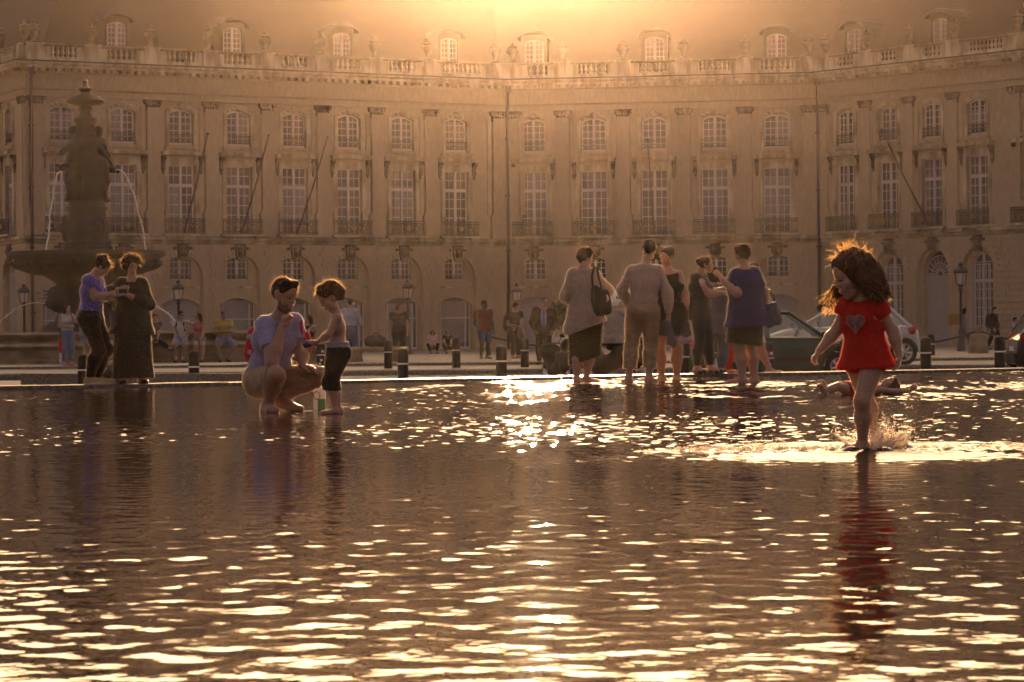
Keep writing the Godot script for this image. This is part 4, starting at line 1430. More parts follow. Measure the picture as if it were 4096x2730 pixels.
func wear(node: Node3D, J: Dictionary, w: Dictionary, fem: bool, wide: float, g: float, cell: float) -> void:
	var S: float = J.S
	var x: float = w.get("x", 0.012)
	var mb := MB.new()
	var b := []
	var cuts := []
	var k: float = w.get("k", 0.02) * S
	var U: Vector3 = J.up
	match w.type:
		"top":
			var hem: float = w.get("hem", -0.03) * S
			b = torso_bones(J, fem, wide, x, hem < 0.03 * S, w.get("bust", 1.0))
			if hem < -0.02 * S:
				var hp: Vector3 = J.pel + U * minf(hem, 0.0)
				var rr: float = 0.075 * S * wide + x + w.get("flare", 0.0)
				b.append(cap(J.pel - J.ax * 0.035 * S, hp - J.ax * (0.04 * S + w.get("flare", 0.0) * 0.4), 0.07 * S * wide + x, rr))
				b.append(cap(J.pel + J.ax * 0.035 * S, hp + J.ax * (0.04 * S + w.get("flare", 0.0) * 0.4), 0.07 * S * wide + x, rr))
				if w.get("flare", 0.0) > 0.02: b.append(cap(J.pel + U * 0.2 * S, hp, 0.07 * S * wide + x, rr))
			var hn: Vector3 = (w.get("hem_n", -U)).normalized()
			cuts.append([J.pel + U * hem + w.get("hem_at", Vector3.ZERO), hn, 0.0])
			var sl: float = w.get("sleeve", 0.6)
			for c in ["l", "r"]:
				if sl > 0.0:
					var ab := [cap(J["s" + c], J["s" + c] - J.ax * (0.025 * S if c == "l" else -0.025 * S), 0.031 * S * g + x, 0.034 * S + x * 0.8)]
					ab.append_array(arm_bones(J, c, g, w.get("sx", x), sl))
					var end: Vector3 = J["s" + c].lerp(J["e" + c], sl) if sl <= 1.0 else J["e" + c].lerp(J["w" + c], sl - 1.0)
					var dir: Vector3 = ((J["e" + c] - J["s" + c]) if sl <= 1.0 else (J["w" + c] - J["e" + c])).normalized()
					field(mb, ab, cell, k, [[end - dir * 0.004 * S, dir, 0.0 if sl <= 1.0 else 0.08 * S]], w.get("wob", 0.004) if cell < 0.02 else 0.0, Vector3(7, 6, 7))
				else:
					cuts.append([J["s" + c] + (J["s" + c] - J.mid).normalized() * 0.004 * S, (J["s" + c] - J.mid).normalized(), 0.08 * S])
			cuts.append([J.neck + U * w.get("collar", -0.002) * S, (U + J.fwd * w.get("scoop", 0.25)).normalized(), 0.075 * S])
		"legs":
			var sh: float = w.get("len", 2.0)
			b = torso_bones(J, fem, wide, x, true, 0.0).slice(0, 3)
			for c in ["l", "r"]:
				b.append_array(leg_bones(J, c, g, x, minf(sh, 0.45)))
				var lb := leg_bones(J, c, g, x, sh)
				var e: Array = lb[-1]
				e[3] += w.get("flare", 0.0)
				var dir: Vector3 = (e[1] - e[0]).normalized()
				field(mb, lb, cell, k, [[e[1] - dir * 0.004, dir, 0.0 if sh <= 1.0 else 0.16 * S]], w.get("wob", 0.004) if cell < 0.02 else 0.0, w.get("wf", Vector3(7, 7, 7)))
			cuts.append([J.pel + U * w.get("waist", 0.065) * S, U, 0.0])
		"band":
			b = torso_bones(J, fem, wide, x, true, 0.0).slice(0, 3)
			cuts.append([J.pel + U * w.get("waist", 0.08) * S, U, 0.0])
			cuts.append([J.pel + U * w.get("hem", 0.04) * S, -U, 0.0])
		"skirt":
			var y: float = w.hem
			var r0: float = 0.07 * S * wide + x
			var r1: float = r0 + w.get("flare", 0.03)
			var low: Vector3 = (J.kl + J.kr) * 0.5
			var d: Vector3 = (low - J.pel)
			var far: Vector3 = J.pel + d * ((J.pel.y - y + 0.02) / maxf(-d.y, 0.05))
			var HX: Vector3 = (J.hl - J.hr).normalized()
			b = torso_bones(J, fem, wide, x, true, 0.0).slice(0, 3)
			for e in [-1.0, 0.0, 1.0]: b.append(cap(J.pel + HX * 0.035 * S * e, far + HX * (0.04 * S + w.get("flare", 0.03) * 0.5) * e, r0, r1))
			for c in ["l", "r"]: b.append_array(leg_bones(J, c, g, x, 1.0))
			cuts.append([Vector3(0, y, 0), w.get("hem_n", Vector3(0, -1, 0)), 0.0])
			cuts.append([J.pel + U * w.get("waist", 0.075) * S, U, 0.0])
			k = 0.04 * S
		"shoes":
			var so := MB.new()
			for c in ["l", "r"]:
				var fb := foot_bones(J, c, x)
				b.append_array(fb)
				cuts.append([J["a" + c] + UP * w.get("top", 0.008) * S, UP, 0.07 * S])
				if w.has("sole"):
					var sb := []
					for q in fb.slice(2):
						sb.append(cap(q[0], q[1], q[2] + 0.006, q[3] + 0.006))
					field(so, sb, cell * 0.7, 0.01, [[Vector3(0, minf(J["t" + c].y - 0.002, J["a" + c].y - 0.03 * S) , 0), UP, 0.0]])
			if w.has("sole"): part("sole", so, M[w.sole], node)
			cell *= 0.75
			k = 0.01 * S
	field(mb, b, cell, k, cuts, w.get("wob", 0.004) if cell < 0.02 else 0.0, w.get("wf", Vector3(7, 3, 7)))
	part(w.name, mb, M[w.mat], node)
	if cell < 0.013 and not w.type in ["shoes", "band"]: fuzz(node, mb, M[w.mat + "_nap"], cell * 0.9, 7500.0 * pow(0.012 / cell, 2.0))

func strand(mb: MB, pts: Array, r: float) -> void:
	# a flat lock or hair, so that the sun behind shines through it
	var side := Vector3(rng.randfn(), rng.randfn() * 0.4, rng.randfn() * 0.5)
	var m := pts.size()
	for i in m - 1:
		var d: Vector3 = (pts[i + 1] - pts[i]).normalized()
		var s := (side - d * side.dot(d)).normalized()
		var n := s.cross(d)
		var w0 := r * (1.0 - 0.7 * i / (m - 1))
		var w1 := r * (1.0 - 0.7 * (i + 1) / (m - 1))
		mb.tri(pts[i] - s * w0, pts[i] + s * w0, pts[i + 1] + s * w1, n, n, n)
		mb.tri(pts[i] - s * w0, pts[i + 1] + s * w1, pts[i + 1] - s * w1, n, n, n)

func fuzz(node: Node3D, src: MB, m: Material, L: float, per_m2: float) -> void:      # the nap of cloth and the down of skin: single short fibres, each its own sliver
	var out := MB.new()
	var n := src.v.size() / 3
	if n < 20: return
	var area := 0.0
	for i in 200:
		var q := (i * n / 200) * 3
		area += (src.v[q + 1] - src.v[q]).cross(src.v[q + 2] - src.v[q]).length() * 0.5
	area *= n / 200.0
	for i in int(area * per_m2):
		var q := (rng.randi() % n) * 3
		var p := src.v[q].lerp(src.v[q + 1], rng.randf()).lerp(src.v[q + 2], rng.randf())
		var nn := src.n[q]
		var d := (nn + Vector3(rng.randfn(), rng.randfn(), rng.randfn()) * 0.45).normalized()
		var s := Vector3(rng.randfn(), rng.randfn(), rng.randfn()).cross(d).normalized()
		var w := L * 0.17
		var fn := s.cross(d)
		out.tri(p - s * w, p + s * w, p + d * L * rng.randf_range(0.6, 1.2), fn, fn, fn)
	var o := part("nap", out, m, node)
	o.set_meta("kind", "stuff")

func hair(node: Node3D, J: Dictionary, s: Dictionary, cell: float) -> void:
	var T: Transform3D = J.HT
	var hh: float = J.hh
	var X: Vector3 = T.basis.x.normalized()
	var C := func(a: Vector3, b: Vector3, ra: float, rb: float) -> Array: return cap(T * a, T * b, ra * hh, rb * hh)
	var b := []
	var k := 0.06 * hh
	var z0: float = s.get("line", 0.0)
	# skull cap, kept off the face
	b.append(cap(T * Vector3(0, 0.15, -0.1), T * Vector3(0, 0.16, 0.02), (0.415 if s.style == "curly" else 0.39) * hh, 0.375 * hh, X, 0.86))
	var cuts := [[T * Vector3(0, 0.2, 0.24 + z0), (T.basis * Vector3(0, -0.55, 1)).normalized(), 0.0], [T * Vector3(0, s.get("nape", -0.14), 0), (T.basis * Vector3(0, -1, 0.45)).normalized(), 0.0]]
	match s.style:
		"crop":
			pass
		"quiff":
			b.append(C.call(Vector3(-0.12, 0.42, 0.2), Vector3(0.14, 0.44, 0.2), 0.12, 0.11))
			b.append(C.call(Vector3(-0.2, 0.36, 0.08), Vector3(0.2, 0.38, 0.08), 0.14, 0.14))
			b.append(C.call(Vector3(0, 0.4, -0.1), Vector3(0, 0.35, -0.25), 0.16, 0.16))
			cuts[0][0] = T * Vector3(0, 0.26, 0.31)
		"short":
			b.append(C.call(Vector3(-0.1, 0.4, 0.12), Vector3(0.12, 0.4, 0.14), 0.15, 0.14))
			b.append(C.call(Vector3(-0.16, 0.28, 0.24), Vector3(0.16, 0.3, 0.25), 0.11, 0.11))
			b.append(C.call(Vector3(-0.26, 0.1, -0.08), Vector3(-0.24, -0.08, -0.1), 0.12, 0.07))
			b.append(C.call(Vector3(0.26, 0.1, -0.08), Vector3(0.24, -0.08, -0.1), 0.12, 0.07))
			b.append(C.call(Vector3(0, 0.0, -0.3), Vector3(0, -0.25, -0.22), 0.24, 0.14))
			cuts[0][0] = T * Vector3(0, 0.24, 0.33)
			cuts[1][0] = T * Vector3(0, s.get("nape", -0.3), 0)
		"bun":
			b.append(C.call(Vector3(0, 0.2, -0.38), Vector3(0, 0.3, -0.46), 0.2, 0.18))
			b.append(C.call(Vector3(0, 0.38, 0.05), Vector3(0, 0.36, -0.2), 0.14, 0.18))
		"curly":
			b.clear()
			for i in 46:
				var a := rng.randf() * TAU
				var e := rng.randf_range(-0.55, 1.4)
				var u := Vector3(sin(a) * cos(e), sin(e), cos(a) * cos(e))
				if u.z > 0.45 and u.y < 0.62: continue
				var c := Vector3(u.x * 0.42, 0.12 + u.y * 0.42, -0.06 + u.z * 0.42)
				b.append(C.call(c, c + u * 0.06, rng.randf_range(0.12, 0.19), rng.randf_range(0.1, 0.16)))
			b.append(cap(T * Vector3(0, 0.15, -0.12), T * Vector3(0, 0.16, 0.0), 0.44 * hh, 0.4 * hh, X, 0.9))
			cuts = [[T * Vector3(0, 0.1, 0.3), (T.basis * Vector3(0, -0.5, 1)).normalized(), 0.0]]
			k = 0.03 * hh
		"long":
			var len: float = s.get("len", 1.0)
			for e in [[-0.34, -0.02], [0.34, -0.02], [-0.2, -0.28], [0.2, -0.28], [0.0, -0.34]]:
				var p := Vector3(e[0], 0.12, e[1])
				b.append(C.call(p, p * Vector3(1.05, 0, 1.1) + Vector3(0, -0.5 * len, -0.02), 0.15, 0.15))
				b.append(C.call(p * Vector3(1.05, 0, 1.1) + Vector3(0, -0.5 * len, -0.02), p * Vector3(0.9, 0, 1.0) + Vector3(0, -len, -0.05), 0.15, 0.07))
			cuts = [[T * Vector3(0, 0.12, 0.24), (T.basis * Vector3(0, -0.35, 1)).normalized(), 0.0]]
	for e in s.get("extra", []): b.append(C.call(e[0], e[1], e[2], e[3]))
	var mb := MB.new()
	field(mb, b, cell * 0.8, k, cuts, 0.022 * hh if cell < 0.02 else 0.0, Vector3(0.06, 0.03, 0.06) / hh * 9.0)
	part("hair", mb, M[s.get("mat", "hair_dark")], node)
	var n: int = s.get("wisps", 0)
	if n == 0: return
	var out := MB.new()
	var tri := mb.v.size() / 3
	for i in n * 2:
		var q := rng.randi() % tri
		var p := mb.v[q * 3]
		var nn := mb.n[q * 3]
		if nn.dot(T.basis.y.normalized()) < maxf(s.get("wisp_min", -0.5), -0.15): continue
		var dir := (nn * rng.randf_range(0.5, 1.2) + Vector3(rng.randfn(), rng.randfn(), rng.randfn()) * 0.55 + T.basis.y.normalized() * -0.2).normalized()
		var L := hh * rng.randf_range(0.05, s.get("wisp", 0.18))
		var bend := Vector3(rng.randfn(), rng.randfn() - 0.6, rng.randfn()) * 0.4 * L
		strand(out, [p - nn * 0.012 * hh, p + dir * L * 0.5, p + dir * L + bend], s.get("thick", 0.007) * hh)
	part("wisps", out, M[s.get("mat", "hair_dark") + "_wisps"], node)


# ---------------------------------------------------------------- fountain
func build_fountain() -> void:
	var f := thing("fountain", "tall dark stone fountain with three bronze women pouring water into a wide bowl", "fountain", Vector3(-13.5, -0.17, -97))
	var wall := MB.new()
	wall.lathe(Transform3D(), [Vector2(6.95, -0.4), Vector2(6.95, 0.1), Vector2(6.85, 0.14), Vector2(6.84, 0.4), Vector2(7.0, 0.46), Vector2(7.06, 0.52), Vector2(7.0, 0.6), Vector2(6.6, 0.62), Vector2(6.5, 0.7), Vector2(6.56, 0.78), Vector2(6.7, 0.82), Vector2(6.74, 0.87), Vector2(6.7, 0.92), Vector2(6.2, 0.93), Vector2(6.15, 0.5)], 64)
	part("pool_wall", wall, M.pool_stone, f)
	var wd := MB.new()
	wd.lathe(Transform3D(), [Vector2(6.2, 0.74), Vector2(0.0, 0.74)], 48)
	part("pool_water", wd, M.water, f)
	var foot := MB.new()
	foot.lathe(Transform3D(), [Vector2(1.9, 0.0), Vector2(1.9, 0.9), Vector2(1.5, 1.0), Vector2(1.45, 1.15), Vector2(1.05, 1.3), Vector2(0.9, 1.7), Vector2(0.85, 2.1), Vector2(1.0, 2.5), Vector2(1.35, 2.72)], 18)
	for k in 3:
		var a := TAU * k / 3.0 - 0.9
		var d := Vector3(sin(a), 0, cos(a))
		foot.ball(d * 1.05 + Vector3(0, 1.95, 0), Vector3(0.36, 0.4, 0.36), 9, 7)      # lion masks
		foot.ball(d * 1.35 + Vector3(0, 1.85, 0), Vector3(0.19, 0.16, 0.19), 7, 5)
		for s in [-0.35, 0.35]: foot.ball(Vector3(sin(a + s), 0, cos(a + s)) * 1.05 + Vector3(0, 2.12, 0), Vector3(0.25, 0.3, 0.25), 7, 5)
		var tail := []
		for j in 9: tail.append(Vector3(sin(a + 0.6 + j * 0.05), 0, cos(a + 0.6 + j * 0.05)) * (1.3 - 0.25 * sin(j * 0.5)) + Vector3(0, 1.0 + j * 0.13, 0))
		foot.tube(tail, 0.2, 0.06, 7)
		foot.ball(Vector3(sin(a + 0.6), 0, cos(a + 0.6)) * 1.45 + Vector3(0, 1.0, 0), Vector3(0.34, 0.22, 0.34), 8, 5)
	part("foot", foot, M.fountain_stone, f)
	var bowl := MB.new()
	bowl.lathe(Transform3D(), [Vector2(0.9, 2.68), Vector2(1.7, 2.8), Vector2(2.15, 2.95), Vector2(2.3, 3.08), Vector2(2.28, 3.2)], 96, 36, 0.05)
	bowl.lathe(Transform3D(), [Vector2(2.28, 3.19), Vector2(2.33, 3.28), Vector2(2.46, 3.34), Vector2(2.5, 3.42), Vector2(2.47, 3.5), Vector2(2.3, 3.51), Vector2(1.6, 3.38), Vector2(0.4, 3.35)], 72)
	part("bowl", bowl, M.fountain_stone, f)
	var ped := MB.new()
	ped.lathe(Transform3D(), [Vector2(1.28, 3.36), Vector2(1.28, 3.66), Vector2(1.2, 3.68), Vector2(1.22, 3.78), Vector2(1.05, 3.9), Vector2(1.12, 4.1), Vector2(1.14, 4.3), Vector2(0.98, 4.6), Vector2(0.92, 4.75), Vector2(1.02, 4.82), Vector2(1.06, 4.92), Vector2(0.94, 4.95), Vector2(0.9, 5.12), Vector2(0, 5.13)], 6)
	for k in 3:
		var a := TAU * k / 3.0 + 0.35
		var t := Transform3D(Basis(UP, a), Vector3(sin(a) * 1.0, 4.25, cos(a) * 1.0))
		ped.lathe(t * Transform3D(Basis(Vector3.RIGHT, PI / 2), Vector3.ZERO), [Vector2(0.4, -0.1), Vector2(0.42, 0.06), Vector2(0.34, 0.14), Vector2(0.28, 0.08), Vector2(0.0, 0.1)], 14)
		ped.ball(t * Vector3(0, 0, 0.1), Vector3(0.18, 0.2, 0.16), 8, 6)
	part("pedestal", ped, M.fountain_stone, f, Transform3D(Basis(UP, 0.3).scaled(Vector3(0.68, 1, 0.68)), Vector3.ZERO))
	var col := MB.new()
	col.lathe(Transform3D(), [Vector2(0.26, 5.1), Vector2(0.24, 7.0), Vector2(0.3, 7.55), Vector2(0.36, 7.66), Vector2(0.37, 7.74), Vector2(0.22, 7.8), Vector2(0.15, 7.95), Vector2(0.24, 8.05), Vector2(0.17, 8.12), Vector2(0.3, 8.16), Vector2(0.56, 8.22), Vector2(0.62, 8.3), Vector2(0.46, 8.42), Vector2(0.2, 8.5), Vector2(0.13, 8.56), Vector2(0.19, 8.62), Vector2(0.24, 8.68), Vector2(0.1, 8.74), Vector2(0.06, 8.85), Vector2(0.09, 8.92), Vector2(0.03, 9.0), Vector2(0, 9.05)], 18)
	part("finial_column", col, M.bronze, f)
	# three draped women, arms out, each pouring from a jug
	for e in [[150.0, Vector3(0.14, 5.1, 0.3), Vector3(-0.35, 6.25, 0.62), 120.0, Vector3(0.95, 6.15, 0.35)], [-70.0, Vector3(-0.36, 5.1, 0.0), Vector3(-0.62, 6.2, 0.72), -95.0, Vector3(-0.95, 6.5, 0.1)], [60.0, Vector3(0.36, 5.1, -0.2), Vector3(0.75, 6.2, -0.8), 60.0, Vector3(0.98, 6.12, 0.2)]]:
		var base: Vector3 = e[1]
		var s := {"h": 2.44, "kind": "woman", "yaw": e[0], "face": [e[3], 18.0, 0.0], "wl": e[2] - base, "wr": e[4] - base, "wide": 1.3}
		if e[0] < 0: s.merge({"wl": e[2] - base, "wr": e[4] - base}, true)
		var J := skeleton(s)
		var st := MB.new()
		var b := torso_bones(J, true, 1.3, 0.02)
		b.append(cap(J.neck, J.skull.lerp(J.head, 0.4), 0.09, 0.08))
		for c in ["l", "r"]:
			b.append_array(arm_bones(J, c, 1.15, 0.0))
			b.append_array(leg_bones(J, c, 1.2, 0.07))
			b.append_array(foot_bones(J, c, 0.01))
			for q in 5:     # folds of the robe falling to the plinth
				var a := TAU * (q + (0.5 if c == "l" else 0.0)) / 5.0
				b.append(cap(J.pel + Vector3(sin(a) * 0.13, 0.1, cos(a) * 0.13), Vector3(sin(a) * 0.24, 0.06, cos(a) * 0.24), 0.06, 0.05))
		field(st, b, 0.035, 0.05, [], 0.015, Vector3(6, 2, 6))
		st.add(head_mesh("woman"), J.HT)
		field(st, [cap(J.HT * Vector3(0, 0.16, -0.1), J.HT * Vector3(0, 0.16, 0.02), 0.42 * J.hh, 0.38 * J.hh), cap(J.HT * Vector3(0, 0.2, -0.42), J.HT * Vector3(0, 0.25, -0.5), 0.18 * J.hh, 0.16 * J.hh)], 0.03, 0.03, [[J.HT * Vector3(0, 0.2, 0.24), (J.HT.basis * Vector3(0, -0.5, 1)).normalized(), 0.0]])
		for c in ["l", "r"]:
			var d: Vector3 = (J["w" + c] - J["e" + c]).normalized()
			var pn := (Vector3.DOWN - d * Vector3.DOWN.dot(d)).normalized()
			st.add(hand_mesh(0.7), Transform3D(Basis(d.cross(pn) * 0.22, d * 0.22, pn * 0.22), J["w" + c]))
		part("bronze_figure", st, M.bronze, f, Transform3D(Basis(), base))
		var jug := MB.new()
		jug.lathe(Transform3D(Basis(Vector3(0, 0, 1), (-1.9 if e[2].x > 0 else 1.9)), e[2] + Vector3(0, -0.05, 0)), [Vector2(0.05, -0.22), Vector2(0.13, -0.1), Vector2(0.12, 0.04), Vector2(0.06, 0.14), Vector2(0.1, 0.2)], 9)
		part("jug", jug, M.bronze, f)
	# falling jets
	for e in [[Vector3(1.0, 6.06, 0.5), Vector3(2.0, 3.5, 0.9), 0.028], [Vector3(-0.68, 6.0, 0.72), Vector3(-1.1, 3.5, 1.2), 0.026], [Vector3(1.35, 1.85, 0.5), Vector3(3.4, 0.76, 1.6), 0.03], [Vector3(-1.2, 1.85, 0.7), Vector3(-2.9, 0.76, 2.0), 0.014]]:
		var j := MB.new()
		var a: Vector3 = e[0]
		var d: Vector3 = e[1] - a
		var pts := []
		for k in 22:
			var t := k / 21.0
			pts.append(a + Vector3(d.x, 0, d.z) * t + Vector3(0, d.y * t * t + absf(d.y) * 0.0 + sin(t * PI) * 0.12, 0) + Vector3(noise.get_noise_1d(k * 90.0), 0, noise.get_noise_1d(k * 80.0 + 999)) * 0.05 * t)
		j.tube(pts, e[2] * 0.8, e[2] * 1.1, 5)
		for k in 60:
			var t := rng.randf_range(0.15, 1.0)
			j.ball(pts[int(t * 21)] + Vector3(rng.randfn(), rng.randfn(), rng.randfn()) * 0.045 * t, Vector3.ONE * rng.randf_range(0.01, 0.03), 5, 3)
		part("water_jet", j, M.jet, f)

# ---------------------------------------------------------------- street furniture
func build_street() -> void:
	# bollards
	var proto: Node3D = null
	var near := [[-7.89, -56, 0.31, "black bollard beside the woman in the mottled tee"], [-5.85, -56, 0.35, "black bollard in front of the man in the yellow tee"], [-2.01, -56, 0.37, "near black bollard just right of the small boy"], [-0.2, -56, 0.4, "black bollard left of the parked black scooter"], [3.16, -56, 0.45, "black bollard behind the woman in the sleeveless dress"], [4.71, -56, 0.41, "black bollard with stickers in front of the green car"], [6.12, -56, 0.46, "black bollard hidden behind the girl in red"], [7.6, -56, 0.48, "near black bollard right of the girl in red"], [8.96, -56, 0.49, "black bollard left of the dark car at the edge"],
		[-4.64, -74, 0.42, "black bollard with stickers between the crouching man and boy"], [-2.97, -73, 0.48, "far black bollard in front of the stone bench"], [-1.34, -73, 0.51, "far black bollard alone between the bench and man in red"], [0.3, -73, 0.49, "far black bollard beside the man in the suit"], [12.11, -88, 0.47, "far black bollard just behind the near one at right"]]
	for e in near:
		var at := Vector3(e[0], e[2] - 0.8, e[1])
		if proto == null:
			proto = thing("bollard", e[3], "bollard", at, 0.0, "black bollards along the road")
			var post := MB.new()
			post.lathe(Transform3D(), [Vector2(0.1, -0.1), Vector2(0.1, 0.48), Vector2(0.1, 0.54), Vector2(0.1, 0.735), Vector2(0.095, 0.755), Vector2(0.08, 0.785), Vector2(0.05, 0.8), Vector2(0.0, 0.805)], 20)
			part("post", post, M.bollard_black, proto)
			var ring := MB.new()
			ring.lathe(Transform3D(), [Vector2(0.1, 0.5), Vector2(0.104, 0.501), Vector2(0.104, 0.525), Vector2(0.1, 0.526)], 20)
			part("ring", ring, M.band_white, proto)
		else:
			var o := dup(proto, "bollard", e[3], at)
			if "stickers" in e[3]:
				var stick := MB.new()
				for k in 3: stick.box(Transform3D(Basis(UP, 0.25 - k * 0.35), Vector3(0.045 - k * 0.035, 0.6 - k * 0.09 - (0.12 if k else 0.0), 0.095)), Vector3(0.06, 0.055, 0.012))
				part("sticker", stick, M.band_white, o)
	# lamp posts
	var lp: Node3D = null
	for e in [[-14.76, -135, "street lamp behind the man in the white tee"], [-4.7, -138, "street lamp behind the man in the printed black tee"], [0.25, -150, "street lamp behind the man holding a hat"], [17.1, -116, "street lamp right of the girl in red near the portal"], [-22.4, -140, "street lamp left of the fountain near the drainpipe"]]:
		var at := Vector3(e[0], plaza_y(-e[1]), e[1])
		if lp == null:
			lp = thing("street_lamp", e[2], "street lamp", at, 0.3, "old iron street lamps on the square")
			var post := MB.new()
			post.lathe(Transform3D(), [Vector2(0.16, 0), Vector2(0.16, 0.35), Vector2(0.11, 0.42), Vector2(0.1, 0.8), Vector2(0.065, 0.9), Vector2(0.055, 2.3), Vector2(0.1, 2.36), Vector2(0.06, 2.42), Vector2(0.12, 2.5), Vector2(0.15, 2.54)], 10)
			part("post", post, M.iron, lp)
			var lg := MB.new()
			lg.lathe(Transform3D(), [Vector2(0.14, 2.56), Vector2(0.22, 2.98)], 4)
			part("lantern_glass", lg, M.lamp_glass, lp)
			var cg := MB.new()
			for k in 4:
				var a := TAU * k / 4.0
				var u := Vector3(sin(a), 0, cos(a))
				cg.tube([u * 0.15 + Vector3(0, 2.54, 0), u * 0.235 + Vector3(0, 3.0, 0)], 0.018, 0.018, 4)
			cg.lathe(Transform3D(), [Vector2(0.25, 2.97), Vector2(0.29, 3.02), Vector2(0.28, 3.1), Vector2(0.18, 3.22), Vector2(0.08, 3.26), Vector2(0.1, 3.33), Vector2(0.04, 3.38), Vector2(0.0, 3.44)], 8)
			part("lantern_cap", cg, M.iron, lp)
		else:
			dup(lp, "street_lamp", e[2], at, 0.3)
	# stone bench
	var bench := thing("stone_bench", "long stone bench slab on blocks behind the small boy", "bench", Vector3(-4.3, -0.2, -82))
	var seat := MB.new()
	seat.extrude(PackedVector2Array([Vector2(-0.3, 0.36), Vector2(0.3, 0.36), Vector2(0.33, 0.39), Vector2(0.33, 0.46), Vector2(0.3, 0.48), Vector2(-0.3, 0.48), Vector2(-0.33, 0.46), Vector2(-0.33, 0.39)]), Transform3D(Basis(Vector3(0, 0, 1), UP, Vector3(-1, 0, 0)), Vector3(1.5, 0, 0)), 3.1)
	part("seat", seat, M.pool_stone, bench)
	for x in [-1.0, 0.1, 1.1]:
		var leg := MB.new()
		leg.extrude(PackedVector2Array([Vector2(-0.22, 0), Vector2(0.22, 0), Vector2(0.18, 0.08), Vector2(0.16, 0.3), Vector2(0.2, 0.36), Vector2(-0.2, 0.36), Vector2(-0.16, 0.3), Vector2(-0.18, 0.08)]), Transform3D(Basis(), Vector3(x, 0, -0.2)), 0.4)
		part("leg", leg, M.pool_stone, bench)
	var bag := thing("black_bag", "black sports bag standing on the stone bench", "bag", Vector3(-3.65, 0.28, -81.9))
	var bm := MB.new()
	field(bm, [cap(Vector3(-0.18, 0.15, 0), Vector3(0.16, 0.14, 0), 0.15, 0.14), cap(Vector3(-0.12, 0.2, 0), Vector3(0.1, 0.22, 0), 0.12, 0.12)], 0.025, 0.05, [[Vector3.ZERO, Vector3.DOWN, 0.0]], 0.01)
	part("bag_body", bm, M.leather_dark, bag)
	var bh := MB.new()
	bh.tube([Vector3(-0.12, 0.28, 0), Vector3(-0.06, 0.37, 0), Vector3(0.06, 0.37, 0), Vector3(0.12, 0.28, 0)], 0.016, 0.016, 5)
	part("handle", bh, M.black_plastic, bag)
	# planter box with a clipped bush
	var pl := thing("planter", "white planter box with a round clipped bush beside the suited man", "planter", Vector3(1.69, plaza_y(100), -100))
	var pb := MB.new()
	pb.bx(Vector3(0, 0.36, 0), Vector3(0.66, 0.62, 0.66))
	for x in [-0.33, 0.33]:
		for z in [-0.33, 0.33]:
			pb.bx(Vector3(x, 0.4, z), Vector3(0.09, 0.8, 0.09))
			pb.ball(Vector3(x, 0.84, z), Vector3.ONE * 0.06, 6, 4)
	for k in 5: pb.bx(Vector3(-0.26 + k * 0.13, 0.36, 0.335), Vector3(0.11, 0.56, 0.02))
	part("box", pb, M.box_white, pl)
	var trunk := MB.new()
	trunk.tube([Vector3(0, 0.6, 0), Vector3(0.02, 0.9, 0), Vector3(0, 1.1, 0)], 0.05, 0.04, 6)
	part("trunk", trunk, M.leather_dark, pl)
	var leaf := MB.new()
	for k in 900:
		var u := Vector3(rng.randfn(), rng.randfn(), rng.randfn()).normalized()
		var p := u * 0.46 * pow(rng.randf(), 0.25) * Vector3(1, 1.15, 1) + Vector3(0, 1.42, 0)
		var a := Vector3(rng.randfn(), rng.randfn(), rng.randfn()).normalized() * 0.055
		var b := a.cross(u).normalized() * 0.035
		leaf.flat(p - a, p + b, p + a)
		leaf.flat(p - a, p + a, p - b)
	part("crown", leaf, M.leaf, pl)
	# chains on short posts in front of the palace
	for e in [[10.9, -100.0, 4.4, "left"], [-0.9, -118.0, 5.2, "middle"]]:
		var ch := thing("chain_barrier", "drooping chain between stone posts before the portal" if e[3] == "left" else "drooping chain between iron posts behind the suited man", "chain barrier", Vector3(e[0], plaza_y(-e[1]), e[1]))
		for k in 3:
			var post := MB.new()
			if e[3] == "left": post.lathe(Transform3D(), [Vector2(0.34, 0), Vector2(0.3, 0.5), Vector2(0.24, 0.62), Vector2(0.1, 0.66), Vector2(0.13, 0.78), Vector2(0.1, 0.88), Vector2(0, 0.9)], 10)
			else: post.lathe(Transform3D(), [Vector2(0.08, 0), Vector2(0.06, 0.8), Vector2(0.08, 0.86), Vector2(0, 0.9)], 8)
			part("post", post, M.pool_stone if e[3] == "left" else M.iron, ch, Transform3D(Basis(), Vector3(k * e[2], 0, 0)))
			if k < 2:
				var link := MB.new()
				var pts := []
				for j in 13:
					var t := j / 12.0
					pts.append(Vector3((k + t) * e[2], 0.74 - 0.42 * sin(t * PI), 0))
				link.tube(pts, 0.035, 0.035, 5)
				part("chain", link, M.iron, ch)
	# things left on the ground by the women
	var bg := thing("handbag", "dark handbag with a patterned bundle at the feet of the women at left", "bag", Vector3(-5.12, 0.037, -39.35))
	var hb := MB.new()
	field(hb, [cap(Vector3(-0.1, 0.09, 0), Vector3(0.12, 0.1, 0), 0.1, 0.1), cap(Vector3(-0.06, 0.15, -0.05), Vector3(0.08, 0.16, -0.05), 0.1, 0.1)], 0.014, 0.04, [[Vector3.ZERO, Vector3.DOWN, 0.0]], 0.012)
	part("bag_body", hb, M.leather_dark, bg)
	var sc := MB.new()
	field(sc, [cap(Vector3(0.02, 0.06, 0.12), Vector3(0.2, 0.05, 0.1), 0.07, 0.06), cap(Vector3(0.05, 0.1, 0.1), Vector3(0.12, 0.1, 0.1), 0.05, 0.05)], 0.012, 0.04, [[Vector3.ZERO, Vector3.DOWN, 0.0]], 0.014)
	part("patterned_scarf", sc, M.cloth_pattern, bg)
	var strap := MB.new()
